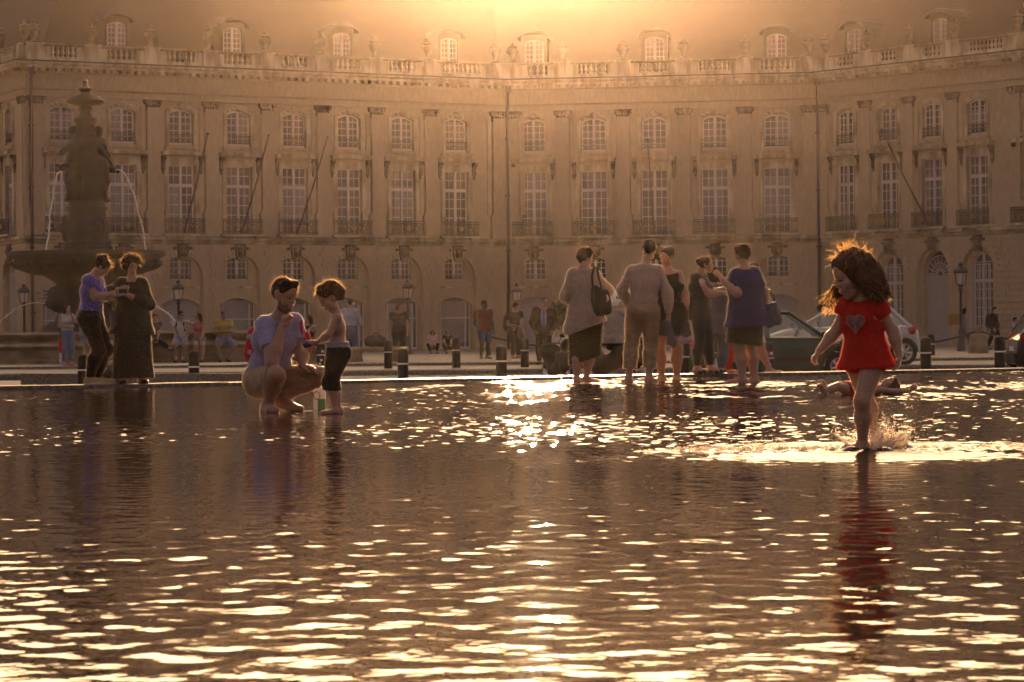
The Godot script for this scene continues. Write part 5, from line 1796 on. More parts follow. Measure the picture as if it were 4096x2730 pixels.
	strap.tube([Vector3(-0.12, 0.15, 0), Vector3(-0.1, 0.28, 0.0), Vector3(0.0, 0.33, 0.02), Vector3(0.1, 0.27, 0), Vector3(0.12, 0.15, 0)], 0.012, 0.012, 5)
	part("strap", strap, M.leather_dark, bg)
	var pk := thing("dark_bundle", "dark bag lying against the fountain wall behind the women", "bag", Vector3(-10.95, -0.17, -89.2))
	var pm := MB.new()
	field(pm, [cap(Vector3(-0.25, 0.14, 0), Vector3(0.2, 0.12, 0), 0.14, 0.13), cap(Vector3(-0.3, 0.1, 0.05), Vector3(-0.3, 0.1, 0.05), 0.1, 0.1)], 0.025, 0.05, [[Vector3.ZERO, Vector3.DOWN, 0.0]], 0.01)
	part("bag_body", pm, M.leather_dark, pk)
	# tall juice carton standing in the water behind the boy
	var ct := thing("drink_carton", "white and green drink carton standing in the water between the man and boy", "carton", Vector3(-1.66, -0.01, -26.2))
	var c1 := MB.new()
	c1.bx(Vector3(0, 0.09, 0), Vector3(0.1, 0.18, 0.1))
	c1.extrude(PackedVector2Array([Vector2(-0.05, 0.0), Vector2(0.05, 0.0), Vector2(0.008, 0.045), Vector2(0.008, 0.06), Vector2(-0.008, 0.06), Vector2(-0.008, 0.045)]), Transform3D(Basis(), Vector3(0, 0.18, -0.05)), 0.1)
	part("carton_body", c1, M.band_white, ct)
	var c2 := MB.new()
	c2.bx(Vector3(0.02, 0.05, 0.0), Vector3(0.066, 0.1, 0.106))
	var rg := []
	for k in 13: rg.append(Vector3(-0.02 + cos(TAU * k / 12.0) * 0.028, 0.13 + sin(TAU * k / 12.0) * 0.034, 0.051))
	c2.tube(rg, 0.004, 0.004, 5, false)
	part("print", c2, M.carton_green, ct)

# ---------------------------------------------------------------- vehicles
func wheel(node: Node3D, at: Vector3, r: float, w: float) -> void:
	var T := Transform3D(Basis(Vector3.RIGHT, PI / 2), at)
	var t := MB.new()
	t.lathe(T, [Vector2(r * 0.66, -w * 0.5), Vector2(r * 0.93, -w * 0.5), Vector2(r, -w * 0.3), Vector2(r, w * 0.3), Vector2(r * 0.93, w * 0.5), Vector2(r * 0.66, w * 0.5)], 28)
	var tyre := part("wheel", t, M.rubber, node)
	var rim := MB.new()
	for s in [-1, 1]:
		for k in 7:
			var a := TAU * k / 7.0
			rim.tube([at + Vector3(0, 0, s * w * 0.42), at + Vector3(sin(a) * r * 0.62, cos(a) * r * 0.62, s * w * 0.36)], 0.035, 0.03, 5)
		rim.ball(at + Vector3(0, 0, s * w * 0.4), Vector3(0.06, 0.06, 0.03), 8, 4)
	rim.lathe(T, [Vector2(r * 0.6, -w * 0.42), Vector2(r * 0.67, -w * 0.46), Vector2(r * 0.67, w * 0.46), Vector2(r * 0.6, w * 0.42)], 24)
	part("rim", rim, M.alloy, tyre)

func car(label: String, at: Vector3, turn: float, paint: Material, d: Dictionary) -> Node3D:
	# side view runs along x, front at +x; lofted half sections, cabin of pillars and panes
	var node := thing("parked_car", label, "car", at, turn, "cars on the road")
	var W: float = d.get("w", 0.82)
	var hood: Array = d.hood          # Vector2 points of the belt line from tail to nose
	var sill := 0.2
	var wx: Array = d.wheels
	var wr: float = d.get("wr", 0.3)
	var body := MB.new()
	var st := []
	var n := 44
	var x0: float = hood[0].x
	var x1: float = hood[-1].x
	for i in n + 1:
		var x := lerpf(x0, x1, 0.5 - 0.5 * cos(PI * i / n))
		var y := 0.0
		for k in hood.size() - 1:
			if x >= hood[k].x - 0.001: y = lerpf(hood[k].y, hood[k + 1].y, clampf((x - hood[k].x) / (hood[k + 1].x - hood[k].x), 0, 1))
		var e := minf((x - x0), (x1 - x)) / 0.55
		var w := W * (1.0 - 0.22 * pow(clampf(1.0 - e, 0, 1), 2.0))
		var b := sill + 0.1 * pow(clampf(1.0 - e * 2.0, 0, 1), 2.0)
		for q in wx:
			var dx: float = absf(x - q)
			if dx < wr * 1.18: b = maxf(b, sqrt(wr * wr * 1.39 - dx * dx) + wr - 0.02)
		b = minf(b, y - 0.05)
		st.append([x, [Vector2(w * 0.97, b), Vector2(w, lerpf(b, y, 0.35)), Vector2(w * 0.99, lerpf(b, y, 0.7)), Vector2(w * 0.94, y - 0.05), Vector2(w * 0.86, y - 0.006), Vector2(0, y + 0.02)]])
	for i in n:
		for s in [-1.0, 1.0]:
			for k in 5:
				var p := []
				for e in [[i, k], [i + 1, k], [i + 1, k + 1], [i, k + 1]]:
					var v: Vector2 = st[e[0]][1][e[1]]
					p.append(Vector3(st[e[0]][0], v.y, v.x * s))
				if s > 0: body.quad(p[0], p[1], p[2], p[3])
				else: body.quad(p[1], p[0], p[3], p[2])
	for e in [0, n]:
		for s in [-1.0, 1.0]:
			for k in 5:
				var a: Vector2 = st[e][1][k]
				var b: Vector2 = st[e][1][k + 1]
				var x: float = st[e][0]
				body.quad(Vector3(x, a.y, 0), Vector3(x, a.y, a.x * s), Vector3(x, b.y, b.x * s), Vector3(x, b.y, 0))
	body.bx(Vector3((x0 + x1) * 0.5, 0.24, 0), Vector3((x1 - x0) * 0.86, 0.1, W * 1.5))
	part("body", body, paint, node)
	# cabin: roof, pillars, panes
	var g: Array = d.cabin            # [tail belt, roof rear, roof front, nose belt] as Vector2, roof bulges between
	var top := W * 0.72
	var roof := MB.new()
	var rows := 8
	for i in rows:
		var a := float(i) / rows
		var b := float(i + 1) / rows
		var A: Vector2 = g[1].lerp(g[2], a) + Vector2(0, 0.05 * sin(a * PI))
		var B: Vector2 = g[1].lerp(g[2], b) + Vector2(0, 0.05 * sin(b * PI))
		for s in 6:
			var u0 := -1.0 + s / 3.0
			var u1 := -1.0 + (s + 1) / 3.0
			var f := func(v: Vector2, u: float) -> Vector3: return Vector3(v.x, v.y - 0.05 * u * u, u * (top + 0.02))
			roof.quad(f.call(A, u1), f.call(B, u1), f.call(B, u0), f.call(A, u0))
	part("roof", roof, paint, node)
	var pil := MB.new()
	var posts := [[g[0], g[1], 0.055], [g[3], g[2], 0.045]]
	for e in d.posts: posts.append([Vector2(e[0], e[2]), Vector2(e[1], lerpf(g[1].y, g[2].y, 0.5) + 0.03), 0.045])
	for s in [-1.0, 1.0]:
		for e in posts:
			pil.tube([Vector3(e[0].x, e[0].y - 0.04, s * W * 0.9), Vector3(e[1].x, e[1].y - 0.05, s * top)], e[2], e[2] * 0.8, 6)
		var rail := []
		for i in 9:
			var a := i / 8.0
			var v: Vector2 = g[1].lerp(g[2], a) + Vector2(0, 0.05 * sin(a * PI) - 0.05)
			rail.append(Vector3(v.x, v.y, s * top))
		pil.tube(rail, 0.045, 0.045, 6)
		pil.tube([Vector3(g[0].x, g[0].y - 0.02, s * W * 0.9), Vector3(g[3].x, g[3].y - 0.02, s * W * 0.9)], 0.04, 0.04, 6)
	part("pillars", pil, paint, node)
	for s in [-1.0, 1.0]:
		var gl := MB.new()
		gl.quad(Vector3(g[0].x, g[0].y, s * W * 0.89), Vector3(g[3].x, g[3].y, s * W * 0.89), Vector3(g[2].x, g[2].y - 0.05, s * top), Vector3(g[1].x, g[1].y - 0.05, s * top))
		part("side_window", gl, M.car_glass, node)
	for e in [[g[0], g[1], "rear_window"], [g[3], g[2], "windscreen"]]:
		var gl := MB.new()
		gl.quad(Vector3(e[0].x, e[0].y, -W * 0.88), Vector3(e[0].x, e[0].y, W * 0.88), Vector3(e[1].x, e[1].y - 0.01, top), Vector3(e[1].x, e[1].y - 0.01, -top))
		part(e[2], gl, M.car_glass, node)
	# seats and wheel seen through the glass
	var cabin := MB.new()
	for s in [-0.36, 0.36]:
		for x in d.seats:
			field(cabin, [cap(Vector3(x, 0.55, s), Vector3(x - 0.12, 1.0, s), 0.13, 0.11, Vector3(1, 0, 0), 0.6), cap(Vector3(x - 0.13, 1.12, s), Vector3(x - 0.14, 1.18, s), 0.08, 0.07), cap(Vector3(x, 0.5, s), Vector3(x + 0.4, 0.5, s), 0.12, 0.12)], 0.05, 0.06)
	var ring := []
	for k in 13: ring.append(Vector3(d.seats[0] + 0.55 + cos(TAU * k / 12.0) * 0.07, 0.9 + cos(TAU * k / 12.0) * 0.16, -0.36 + sin(TAU * k / 12.0) * 0.18))
	cabin.tube(ring, 0.018, 0.018, 5, false)
	cabin.bx(Vector3(d.seats[0] + 0.85, 0.8, 0), Vector3(0.3, 0.16, W * 1.5))
	part("seats", cabin, M.black_plastic, node)
	for s in [-1.0, 1.0]:
		for x in d.seams:
			var seam := MB.new()
			seam.tube([Vector3(x, 0.3, s * (W + 0.002)), Vector3(x - 0.02, 0.6, s * (W + 0.004)), Vector3(x - 0.04, g[0].y - 0.05, s * W * 0.965)], 0.006, 0.006, 4)
			part("door_seam", seam, M.black_plastic, node)
		var hd := MB.new()
		hd.bx(Vector3(d.seams[0] + 0.28, g[0].y - 0.2, s * (W + 0.008)), Vector3(0.17, 0.035, 0.02))
		part("door_handle", hd, M.black_plastic, node)
		var strip := MB.new()
		strip.bx(Vector3((x0 + x1) * 0.5, 0.45, s * (W + 0.006)), Vector3(1.6, 0.06, 0.015))
		part("side_strip", strip, M.black_plastic, node)
	for x in [x0 + 0.03, x1 - 0.03]:
		var bump := MB.new()
		bump.bx(Vector3(x, 0.42, 0), Vector3(0.12, 0.2, W * 1.5))
		part("bumper", bump, M.black_plastic, node)
	for s in [-1.0, 1.0]:
		var mi := MB.new()
		mi.ball(Vector3(g[3].x - 0.12, g[3].y + 0.06, s * (W + 0.1)), Vector3(0.07, 0.08, 0.1), 8, 6)
		part("mirror", mi, M.black_plastic, node)
		var tl := MB.new()
		var t: Vector2 = d.tail
		tl.ball(Vector3(t.x + 0.07, t.y, s * (W - 0.12)), Vector3(0.13, 0.12, 0.1), 9, 7)
		part("tail_lamp", tl, M.red_lamp, node)
		var hl := MB.new()
		hl.ball(Vector3(x1 - 0.1, hood[-1].y - 0.06, s * (W - 0.22)), Vector3(0.12, 0.1, 0.14), 9, 7)
		part("headlight", hl, M.lamp_glass, node)
	for x in wx:
		for s in [-1.0, 1.0]: wheel(node, Vector3(x, wr, s * (W - 0.09)), wr, 0.17)
	return node

func build_vehicles() -> void:
	car("dark green hatchback parked behind the woman in the blue top", Vector3(5.25, -0.4, -62), 0.0, M.paint_green, {"w": 0.8, "wr": 0.29,
		"hood": [Vector2(-1.72, 0.62), Vector2(-1.66, 0.86), Vector2(-1.4, 0.9), Vector2(0.9, 0.88), Vector2(1.4, 0.8), Vector2(1.68, 0.68), Vector2(1.76, 0.5)],
		"cabin": [Vector2(-1.52, 0.88), Vector2(-1.2, 1.4), Vector2(0.35, 1.43), Vector2(1.12, 0.86)], "posts": [[-0.45, -0.35, 0.88]], "wheels": [-1.15, 1.33], "seats": [0.0, -0.9], "seams": [-0.42, 0.85], "tail": Vector2(-1.62, 0.76)})
	car("white silver hatchback facing left behind the girl in red", Vector3(7.9, -0.22, -72), PI, M.paint_silver, {"w": 0.86, "wr": 0.31,
		"hood": [Vector2(-1.66, 0.58), Vector2(-1.6, 0.84), Vector2(-1.35, 0.92), Vector2(0.9, 0.9), Vector2(1.5, 0.84), Vector2(2.0, 0.68), Vector2(2.1, 0.5)],
		"cabin": [Vector2(-1.45, 0.9), Vector2(-0.95, 1.4), Vector2(0.3, 1.46), Vector2(1.3, 0.88)], "posts": [[-0.3, -0.25, 0.9]], "wheels": [-1.25, 1.35], "seats": [0.1, -0.8], "seams": [-0.35, 0.9], "tail": Vector2(-1.5, 0.82)})
	var dark := car("dark car with red tail lamp cut off by the right edge", Vector3(12.45, -0.42, -64), 0.0, M.paint_black, {"w": 0.84, "wr": 0.31,
		"hood": [Vector2(-1.98, 0.55), Vector2(-1.94, 0.8), Vector2(-1.75, 0.95), Vector2(0.9, 0.95), Vector2(1.5, 0.88), Vector2(1.95, 0.7), Vector2(2.0, 0.5)],
		"cabin": [Vector2(-1.85, 0.93), Vector2(-1.5, 1.46), Vector2(0.3, 1.5), Vector2(1.15, 0.92)], "posts": [[-0.3, -0.25, 0.93]], "wheels": [-1.35, 1.3], "seats": [0.0, -0.9], "seams": [-0.35, 0.85], "tail": Vector2(-1.86, 0.86)})
	var plate := MB.new()
	plate.bx(Vector3(-1.99, 0.62, 0.2), Vector3(0.02, 0.1, 0.5))
	part("number_plate", plate, M.band_white, dark)
	scooter("black maxi scooter under the rider in the white helmet", Vector3(2.0, -0.38, -60.5), 2.6, false)
	scooter("black scooter with a red tail lamp parked left of the woman with the shoulder bag", Vector3(0.9, -0.36, -58.4), 1.95, true).scale = Vector3.ONE * 0.74

func scooter(label: String, at: Vector3, turn: float, parked: bool) -> Node3D:
	var node := thing("scooter", label, "scooter", at, turn, "scooters on the road")
	var b := MB.new()
	field(b, [cap(Vector3(-0.75, 0.62, 0), Vector3(-0.2, 0.68, 0), 0.17, 0.19), cap(Vector3(-0.9, 0.55, 0), Vector3(-0.5, 0.45, 0), 0.13, 0.2), cap(Vector3(-0.2, 0.5, 0), Vector3(0.3, 0.3, 0), 0.2, 0.17), cap(Vector3(0.3, 0.35, 0), Vector3(0.62, 0.85, 0), 0.19, 0.2), cap(Vector3(0.6, 0.85, -0.12), Vector3(0.6, 0.85, 0.12), 0.18, 0.18), cap(Vector3(0.62, 0.6, 0), Vector3(0.72, 0.5, 0), 0.17, 0.14)], 0.03, 0.09)
	part("body", b, M.paint_scooter, node)
	var seat := MB.new()
	field(seat, [cap(Vector3(-0.75, 0.8, 0), Vector3(-0.45, 0.8, 0), 0.11, 0.13), cap(Vector3(-0.35, 0.76, 0), Vector3(0.05, 0.74, 0), 0.13, 0.1)], 0.025, 0.06)
	part("seat", seat, M.leather_dark, node)
	if parked:
		var tb := MB.new()
		field(tb, [cap(Vector3(-0.85, 1.02, -0.12), Vector3(-0.85, 1.02, 0.12), 0.17, 0.17), cap(Vector3(-0.75, 0.98, -0.12), Vector3(-0.75, 0.98, 0.12), 0.16, 0.16)], 0.03, 0.05)
		part("top_case", tb, M.black_plastic, node)
	var lamp := MB.new()
	lamp.tube([Vector3(-0.9, 0.76, -0.13), Vector3(-0.99, 0.74, 0), Vector3(-0.9, 0.76, 0.13)], 0.035, 0.035, 6)
	part("tail_lamp", lamp, M.red_lamp, node)
	var ws := MB.new()
	for k in 8:
		var a0 := -0.9 + k * 0.225
		var a1 := a0 + 0.225
		ws.quad(Vector3(0.72 - 0.2 * (1 - cos(a0)), 0.95, sin(a0) * 0.24), Vector3(0.72 - 0.2 * (1 - cos(a1)), 0.95, sin(a1) * 0.24), Vector3(0.55 - 0.2 * (1 - cos(a1)), 1.35, sin(a1) * 0.2), Vector3(0.55 - 0.2 * (1 - cos(a0)), 1.35, sin(a0) * 0.2))
	if not parked: part("windscreen", ws, M.car_glass, node)
	var bars := MB.new()
	bars.tube([Vector3(0.4, 1.02, -0.34), Vector3(0.5, 1.06, -0.15), Vector3(0.5, 1.06, 0.15), Vector3(0.4, 1.02, 0.34)], 0.022, 0.022, 6)
	for s in [-1, 1]:
		bars.tube([Vector3(0.52, 1.05, s * 0.2), Vector3(0.55, 1.22, s * 0.3)], 0.012, 0.012, 5)
		bars.ball(Vector3(0.55, 1.25, s * 0.33), Vector3(0.03, 0.05, 0.09), 7, 5)
	bars.tube([Vector3(-0.55, 0.36, 0.22), Vector3(-1.05, 0.45, 0.22)], 0.05, 0.06, 7)
	part("handlebars", bars, M.black_plastic, node)
	wheel(node, Vector3(-0.72, 0.28, 0), 0.28, 0.13)
	wheel(node, Vector3(0.8, 0.28, 0), 0.28, 0.12)
	return node


func V(x: float, y: float, z: float) -> Vector3:
	return Vector3(x, y, z)

func blob(called: String, bones: Array, cell: float, k: float, m: String, node: Node3D, wob := 0.004, cuts := []) -> void:
	var mb := MB.new()
	field(mb, bones, cell, k, cuts, wob)
	part(called, mb, M[m], node)

func line(called: String, pts: Array, r: float, m: String, node: Node3D, flat_to := 1.0) -> void:
	var mb := MB.new()
	mb.tube(pts, r, r, 6)
	part(called, mb, M[m], node)

func glasses(node: Node3D, J: Dictionary, dark: bool) -> void:
	var m := MB.new()
	var T: Transform3D = J.HT
	for s in [-1.0, 1.0]:
		if dark:
			m.ball(T * V(s * 0.14, 0.03, 0.37), V(0.1, 0.075, 0.04) * J.hh, 8, 5)
		else:
			var ring := []
			for k in 13: ring.append(T * V(s * 0.145 + cos(TAU * k / 12.0) * 0.1, 0.02 + sin(TAU * k / 12.0) * 0.08, 0.385))
			m.tube(ring, 0.012 * J.hh, 0.012 * J.hh, 5, false)
		m.tube([T * V(s * 0.24, 0.04, 0.36), T * V(s * 0.33, 0.05, 0.15), T * V(s * 0.345, 0.03, -0.04)], 0.014 * J.hh, 0.012 * J.hh, 5)
	m.tube([T * V(-0.05, 0.04, 0.4), T * V(0.05, 0.04, 0.4)], 0.012 * J.hh, 0.012 * J.hh, 5)
	part("glasses", m, M.black_plastic, node)

func build_people() -> void:
	mat("skin_fair", Color(0.40, 0.215, 0.14), 0.5, M.t_metal, 6.0)
	mat("skin_tan", Color(0.30, 0.15, 0.09), 0.5, M.t_metal, 6.0)
	mat("skin_dark", Color(0.075, 0.04, 0.026), 0.5, M.t_metal, 6.0)
	for e in ["skin_fair", "skin_tan", "skin_dark"]:
		M[e].rim_enabled = true
		M[e].rim = 0.8
		M[e].rim_tint = 0.3
	mat("eye_white", Color(0.3, 0.24, 0.2), 0.3)
	mat("lips", Color(0.33, 0.1, 0.08), 0.4)
	for e in [["hair_dark", Color(0.02, 0.01, 0.007), Color(0.5, 0.25, 0.09)], ["hair_brown", Color(0.07, 0.033, 0.015), Color(0.6, 0.36, 0.15)], ["hair_auburn", Color(0.035, 0.015, 0.008), Color(0.6, 0.35, 0.15)], ["hair_grey", Color(0.07, 0.05, 0.04), Color(0.2, 0.14, 0.1)]]:
		for k in ["", "_wisps"]:
			var h := mat(e[0] + k, e[1], 0.6)
			h.metallic_specular = 0.2
			if k:
				h.backlight_enabled = true
				h.backlight = (e[2] * 1.1).linear_to_srgb()
	for e in [["fuzz_skin", Color(0.5, 0.33, 0.2), Color(1.0, 0.82, 0.62)], ["fuzz_pale", Color(0.6, 0.5, 0.42), Color(1.0, 0.92, 0.8)], ["fuzz_dark", Color(0.06, 0.045, 0.04), Color(0.95, 0.82, 0.66)], ["fuzz_red", Color(0.6, 0.06, 0.03), Color(1.0, 0.5, 0.3)]]:
		var fz := mat(e[0], e[1], 0.8)
		fz.metallic_specular = 0.2
		fz.backlight_enabled = true
		fz.backlight = e[2]
	var ht := mat("hair_fringe", Color(0.08, 0.04, 0.017), 0.5)
	ht.backlight_enabled = true
	ht.backlight = Color(0.85, 0.66, 0.42)
	cloth("black_cloth", Color(0.014, 0.009, 0.008), null, 2.5, 0.5)
	cloth("navy_cloth", Color(0.015, 0.014, 0.025))
	cloth("beige_shirt", Color(0.34, 0.26, 0.215))
	cloth("beige_jacket", Color(0.4, 0.3, 0.25))
	cloth("sand_trousers", Color(0.32, 0.22, 0.125))
	cloth("khaki", Color(0.34, 0.25, 0.155))
	cloth("blue_top", Color(0.036, 0.02, 0.11))
	cloth("purple_mottle", Color(0.2, 0.16, 0.55), speckle(0.035, Color(0.42, 0.38, 0.5), Color(1, 1, 1), 51, 512, 4), 1.6)
	cloth("print_shirt", Color(0.25, 0.26, 0.4), speckle(0.04, Color(0.95, 0.62, 0.75), Color(1, 1, 1), 52, 512, 2, 0.26), 2.2)
	cloth("red_dress", Color(0.62, 0.022, 0.016), null, 4.0, 0.5)
	M.red_dress_nap.backlight = Color(0.8, 0.3, 0.15)
	M.red_dress.backlight_enabled = true
	M.red_dress.backlight = Color(0.75, 0.06, 0.03)
	cloth("red_cloth", Color(0.45, 0.015, 0.012))
	cloth("white_cloth", Color(0.5, 0.47, 0.48))
	cloth("pale_blue", Color(0.28, 0.31, 0.48))
	cloth("denim", Color(0.08, 0.1, 0.2))
	cloth("denim_light", Color(0.16, 0.18, 0.3))
	cloth("yellow_cloth", Color(0.42, 0.3, 0.06))
	cloth("pink_cloth", Color(0.4, 0.11, 0.11))
	cloth("brick_cloth", Color(0.17, 0.035, 0.022))
	cloth("grey_cloth", Color(0.25, 0.22, 0.22))
	cloth("slate_cloth", Color(0.1, 0.09, 0.12))
	cloth("brown_cloth", Color(0.09, 0.06, 0.045))
	cloth("suit", Color(0.03, 0.02, 0.02), null, 2.5, 0.1)
	cloth("tie_blue", Color(0.12, 0.14, 0.34))
	cloth("floral", Color(0.6, 0.5, 0.5), speckle(0.05, Color(0.5, 0.1, 0.16), Color(1, 1, 1), 53, 256, 2, 0.3), 4.0)
	cloth("waist_band", Color(0.3, 0.27, 0.29))
	mat("beard", Color(0.12, 0.06, 0.04), 0.8, M.t_metal, 20.0)
	mat("goggle", Color(0.05, 0.02, 0.12), 0.2)
	cloth("pale_shirt", Color(0.42, 0.42, 0.54))
	mat("suede", Color(0.36, 0.25, 0.1), 0.9, M.t_cloth, 6.0)
	mat("sole_white", Color(0.62, 0.58, 0.52), 0.6)
	mat("shoe_dark", Color(0.02, 0.015, 0.014), 0.5)
	mat("shoe_pink", Color(0.5, 0.16, 0.17), 0.6)
	mat("shoe_red", Color(0.5, 0.05, 0.035), 0.6)
	mat("phone", Color(0.03, 0.03, 0.04), 0.1)
	mat("print_grey", Color(0.26, 0.2, 0.21), 0.6)
	people_front()
	people_group()
	people_far()

func people_front() -> void:
	# ---- girl in red walking to the left
	var r := person("small girl in a red dress walking through the water, splashing", V(1.87, 0.0, -16.3), {"h": 1.12, "kind": "child", "head_share": 0.212, "yaw": -48.0, "cell": 0.0074, "skin": "skin_fair", "wide": 1.12, "limb": 1.16,
		"pel": V(0.02, 0.515, 0.0), "sl": V(0.08, 0.76, 0.05), "sr": V(-0.066, 0.77, -0.04), "lids": true, "head": V(-0.052, 0.93, 0.02), "face": [-74.0, 16.0, 3.0],
		"el": V(0.162, 0.635, 0.05), "wl": V(0.19, 0.505, 0.08), "er": V(-0.125, 0.645, -0.05), "wr": V(-0.232, 0.53, 0.02), "curl_r": 0.85, "curl_l": 0.5, "finger_r": V(-0.6, -0.78, 0.1), "finger_l": V(-0.1, -1, 0.05), "palm_l": V(-1, 0, 0), "palm_r": V(0.6, -0.4, 0.3),
		"hl": V(0.068, 0.5, 0.035), "hr": V(-0.03, 0.5, -0.03), "kl": V(-0.012, 0.265, 0.1), "al": V(-0.005, 0.035, 0.03), "tl": V(-0.075, 0.01, 0.06), "kr": V(0.03, 0.285, -0.12), "ar": V(0.085, 0.1, -0.24), "tr": V(0.05, 0.03, -0.22),
		"brow": "hair_brown",
		"wear": [{"type": "top", "name": "red_dress", "mat": "red_dress", "x": 0.009, "hem": -0.075, "flare": 0.02, "sleeve": 0.0, "collar": 0.012, "bust": 0.0, "wob": 0.004, "k": 0.03},
			{"type": "legs", "name": "red_pants", "mat": "red_dress", "x": 0.008, "len": 0.12, "waist": 0.0}]})
	var n: Node3D = r[0]
	var J: Dictionary = r[1]
	for c in ["l", "r"]:      # puffed cap sleeves
		var s: Vector3 = J["s" + c]
		var d: Vector3 = (J["e" + c] - s).normalized()
		blob("cap_sleeve", [cap(s - (s - J.mid) * 0.45 - UP * 0.012, s + UP * 0.004, 0.05, 0.05), cap(s - (s - J.mid) * 0.3 - UP * 0.045, s - UP * 0.01, 0.045, 0.048), cap(s + UP * 0.006, s + d * 0.035, 0.05, 0.058), cap(s + d * 0.03, s + d * 0.06, 0.057, 0.05)], 0.006, 0.02, "red_dress", n, 0.006, [[s + d * 0.062, d, 0.0]])
	# glitter heart on the chest, following the dress
	var heart := MB.new()
	for k in 520:
		var t := rng.randf() * TAU
		var q := sqrt(rng.randf()) if k > 220 else 1.0
		var hx := 16.0 * pow(sin(t), 3) / 17.0 * q
		var hy := (13.0 * cos(t) - 5.0 * cos(2 * t) - 2.0 * cos(3 * t) - cos(4 * t)) / 17.0 * q
		var base: Vector3 = (J.pel + J.mid) * 0.5 + J.up * (0.045 + hy * 0.058) + J.ax * (hx * 0.056)
		var p: Vector3 = base + J.fwd * (0.108 - hx * hx * 0.012 + 0.004 * hy)
		heart.ball(p, Vector3.ONE * rng.randf_range(0.0022, 0.0034), 4, 3)
	part("heart_print", heart, M.print_grey, n)
	# loose wavy hair blown forward, one lock after another
	var hb := [cap(J.HT * V(0, 0.18, -0.12), J.HT * V(0, 0.18, -0.02), 0.44 * J.hh, 0.41 * J.hh, J.HT.basis.x.normalized(), 0.95)]
	for e in [[0.33, -0.06, 0.55, 0.17], [0.3, -0.28, 0.72, 0.22], [0.12, -0.4, 0.74, 0.22], [-0.12, -0.4, 0.7, 0.22], [-0.3, -0.26, 0.7, 0.2], [-0.36, -0.04, 0.74, 0.16], [-0.36, 0.14, 0.78, 0.11]]:
		var a := V(e[0], 0.14, e[1])
		var mid := V(e[0] * 1.25, -0.2, e[1] * 1.25)
		var low := V(e[0] * 1.35, 0.12 - e[2] * 1.05, e[1] * 1.25 + (0.22 if e[0] < -0.2 else 0.0))
		hb.append(cap(J.HT * a, J.HT * mid, e[3] * J.hh, e[3] * J.hh))
		hb.append(cap(J.HT * mid, J.HT * low, e[3] * J.hh, e[3] * 0.5 * J.hh))
	var hm := MB.new()
	field(hm, hb, 0.006, 0.018, [[J.HT * V(0, 0.2, 0.29), (J.HT.basis * V(0.0, -0.45, 1)).normalized(), 0.0]], 0.012, V(16, 9, 16))
	part("hair", hm, M.hair_brown, n)
	var lk := MB.new()
	var fr := MB.new()
	for i in 2300:
		var a := rng.randf() * TAU
		var u := V(sin(a), 0, cos(a))
		if u.z > (0.05 if u.x > 0 else 0.6): continue
		var L := rng.randf_range(0.5, 1.05)
		var wv := rng.randf_range(0.03, 0.09)
		var ph := rng.randf() * TAU
		var blow := V(0.0, 0.04, 0.46) * rng.randf_range(0.0, 1.2) if u.x < -0.15 else V(0, 0, 0.02)
		var side := V(u.x * 0.46, 0.1, u.z * 0.5 - 0.09)
		var rr := rng.randf_range(0.98, 1.06)
		var pts := []
		for k in 4:
			var e := 1.35 - k * 0.38
			pts.append(J.HT * V(u.x * cos(e) * 0.42 * rr, 0.15 + sin(e) * 0.42 * rr, u.z * cos(e) * 0.47 * rr - 0.08))
		for k in range(1, 10):
			var t := k / 9.0
			var q := side + V(u.x * 0.18 * t, -L * t * 0.84, u.z * 0.15 * t) + blow * t * t + V(sin(ph + t * 13.0), sin(ph * 2.0 + t * 11.0) * 0.4, cos(ph + t * 12.0)) * wv * minf(t * 2.0, 1.0)
			pts.append(J.HT * q)
		strand(fr if rr > 1.035 or (u.x < -0.15 and i % 2 == 0) else lk, pts, rng.randf_range(0.002, 0.004))
	for i in 320:
		var a := rng.randf() * TAU
		var e := rng.randf_range(0.1, 1.5)
		var u := V(sin(a) * cos(e), sin(e), cos(a) * cos(e))
		if u.z > 0.6 and u.y < 0.6: continue
		var p := V(0, 0.18, -0.09) + u * 0.46
		var b := V(rng.randfn(), rng.randfn(), rng.randfn()) * 0.07
		strand(fr, [J.HT * p, J.HT * (p + u * 0.05 + b), J.HT * (p + u * rng.randf_range(0.01, 0.06) + b * 1.6)], 0.0011)
	part("hair_locks", lk, M.hair_brown, n)
	part("hair_fringe", fr, M.hair_fringe, n)

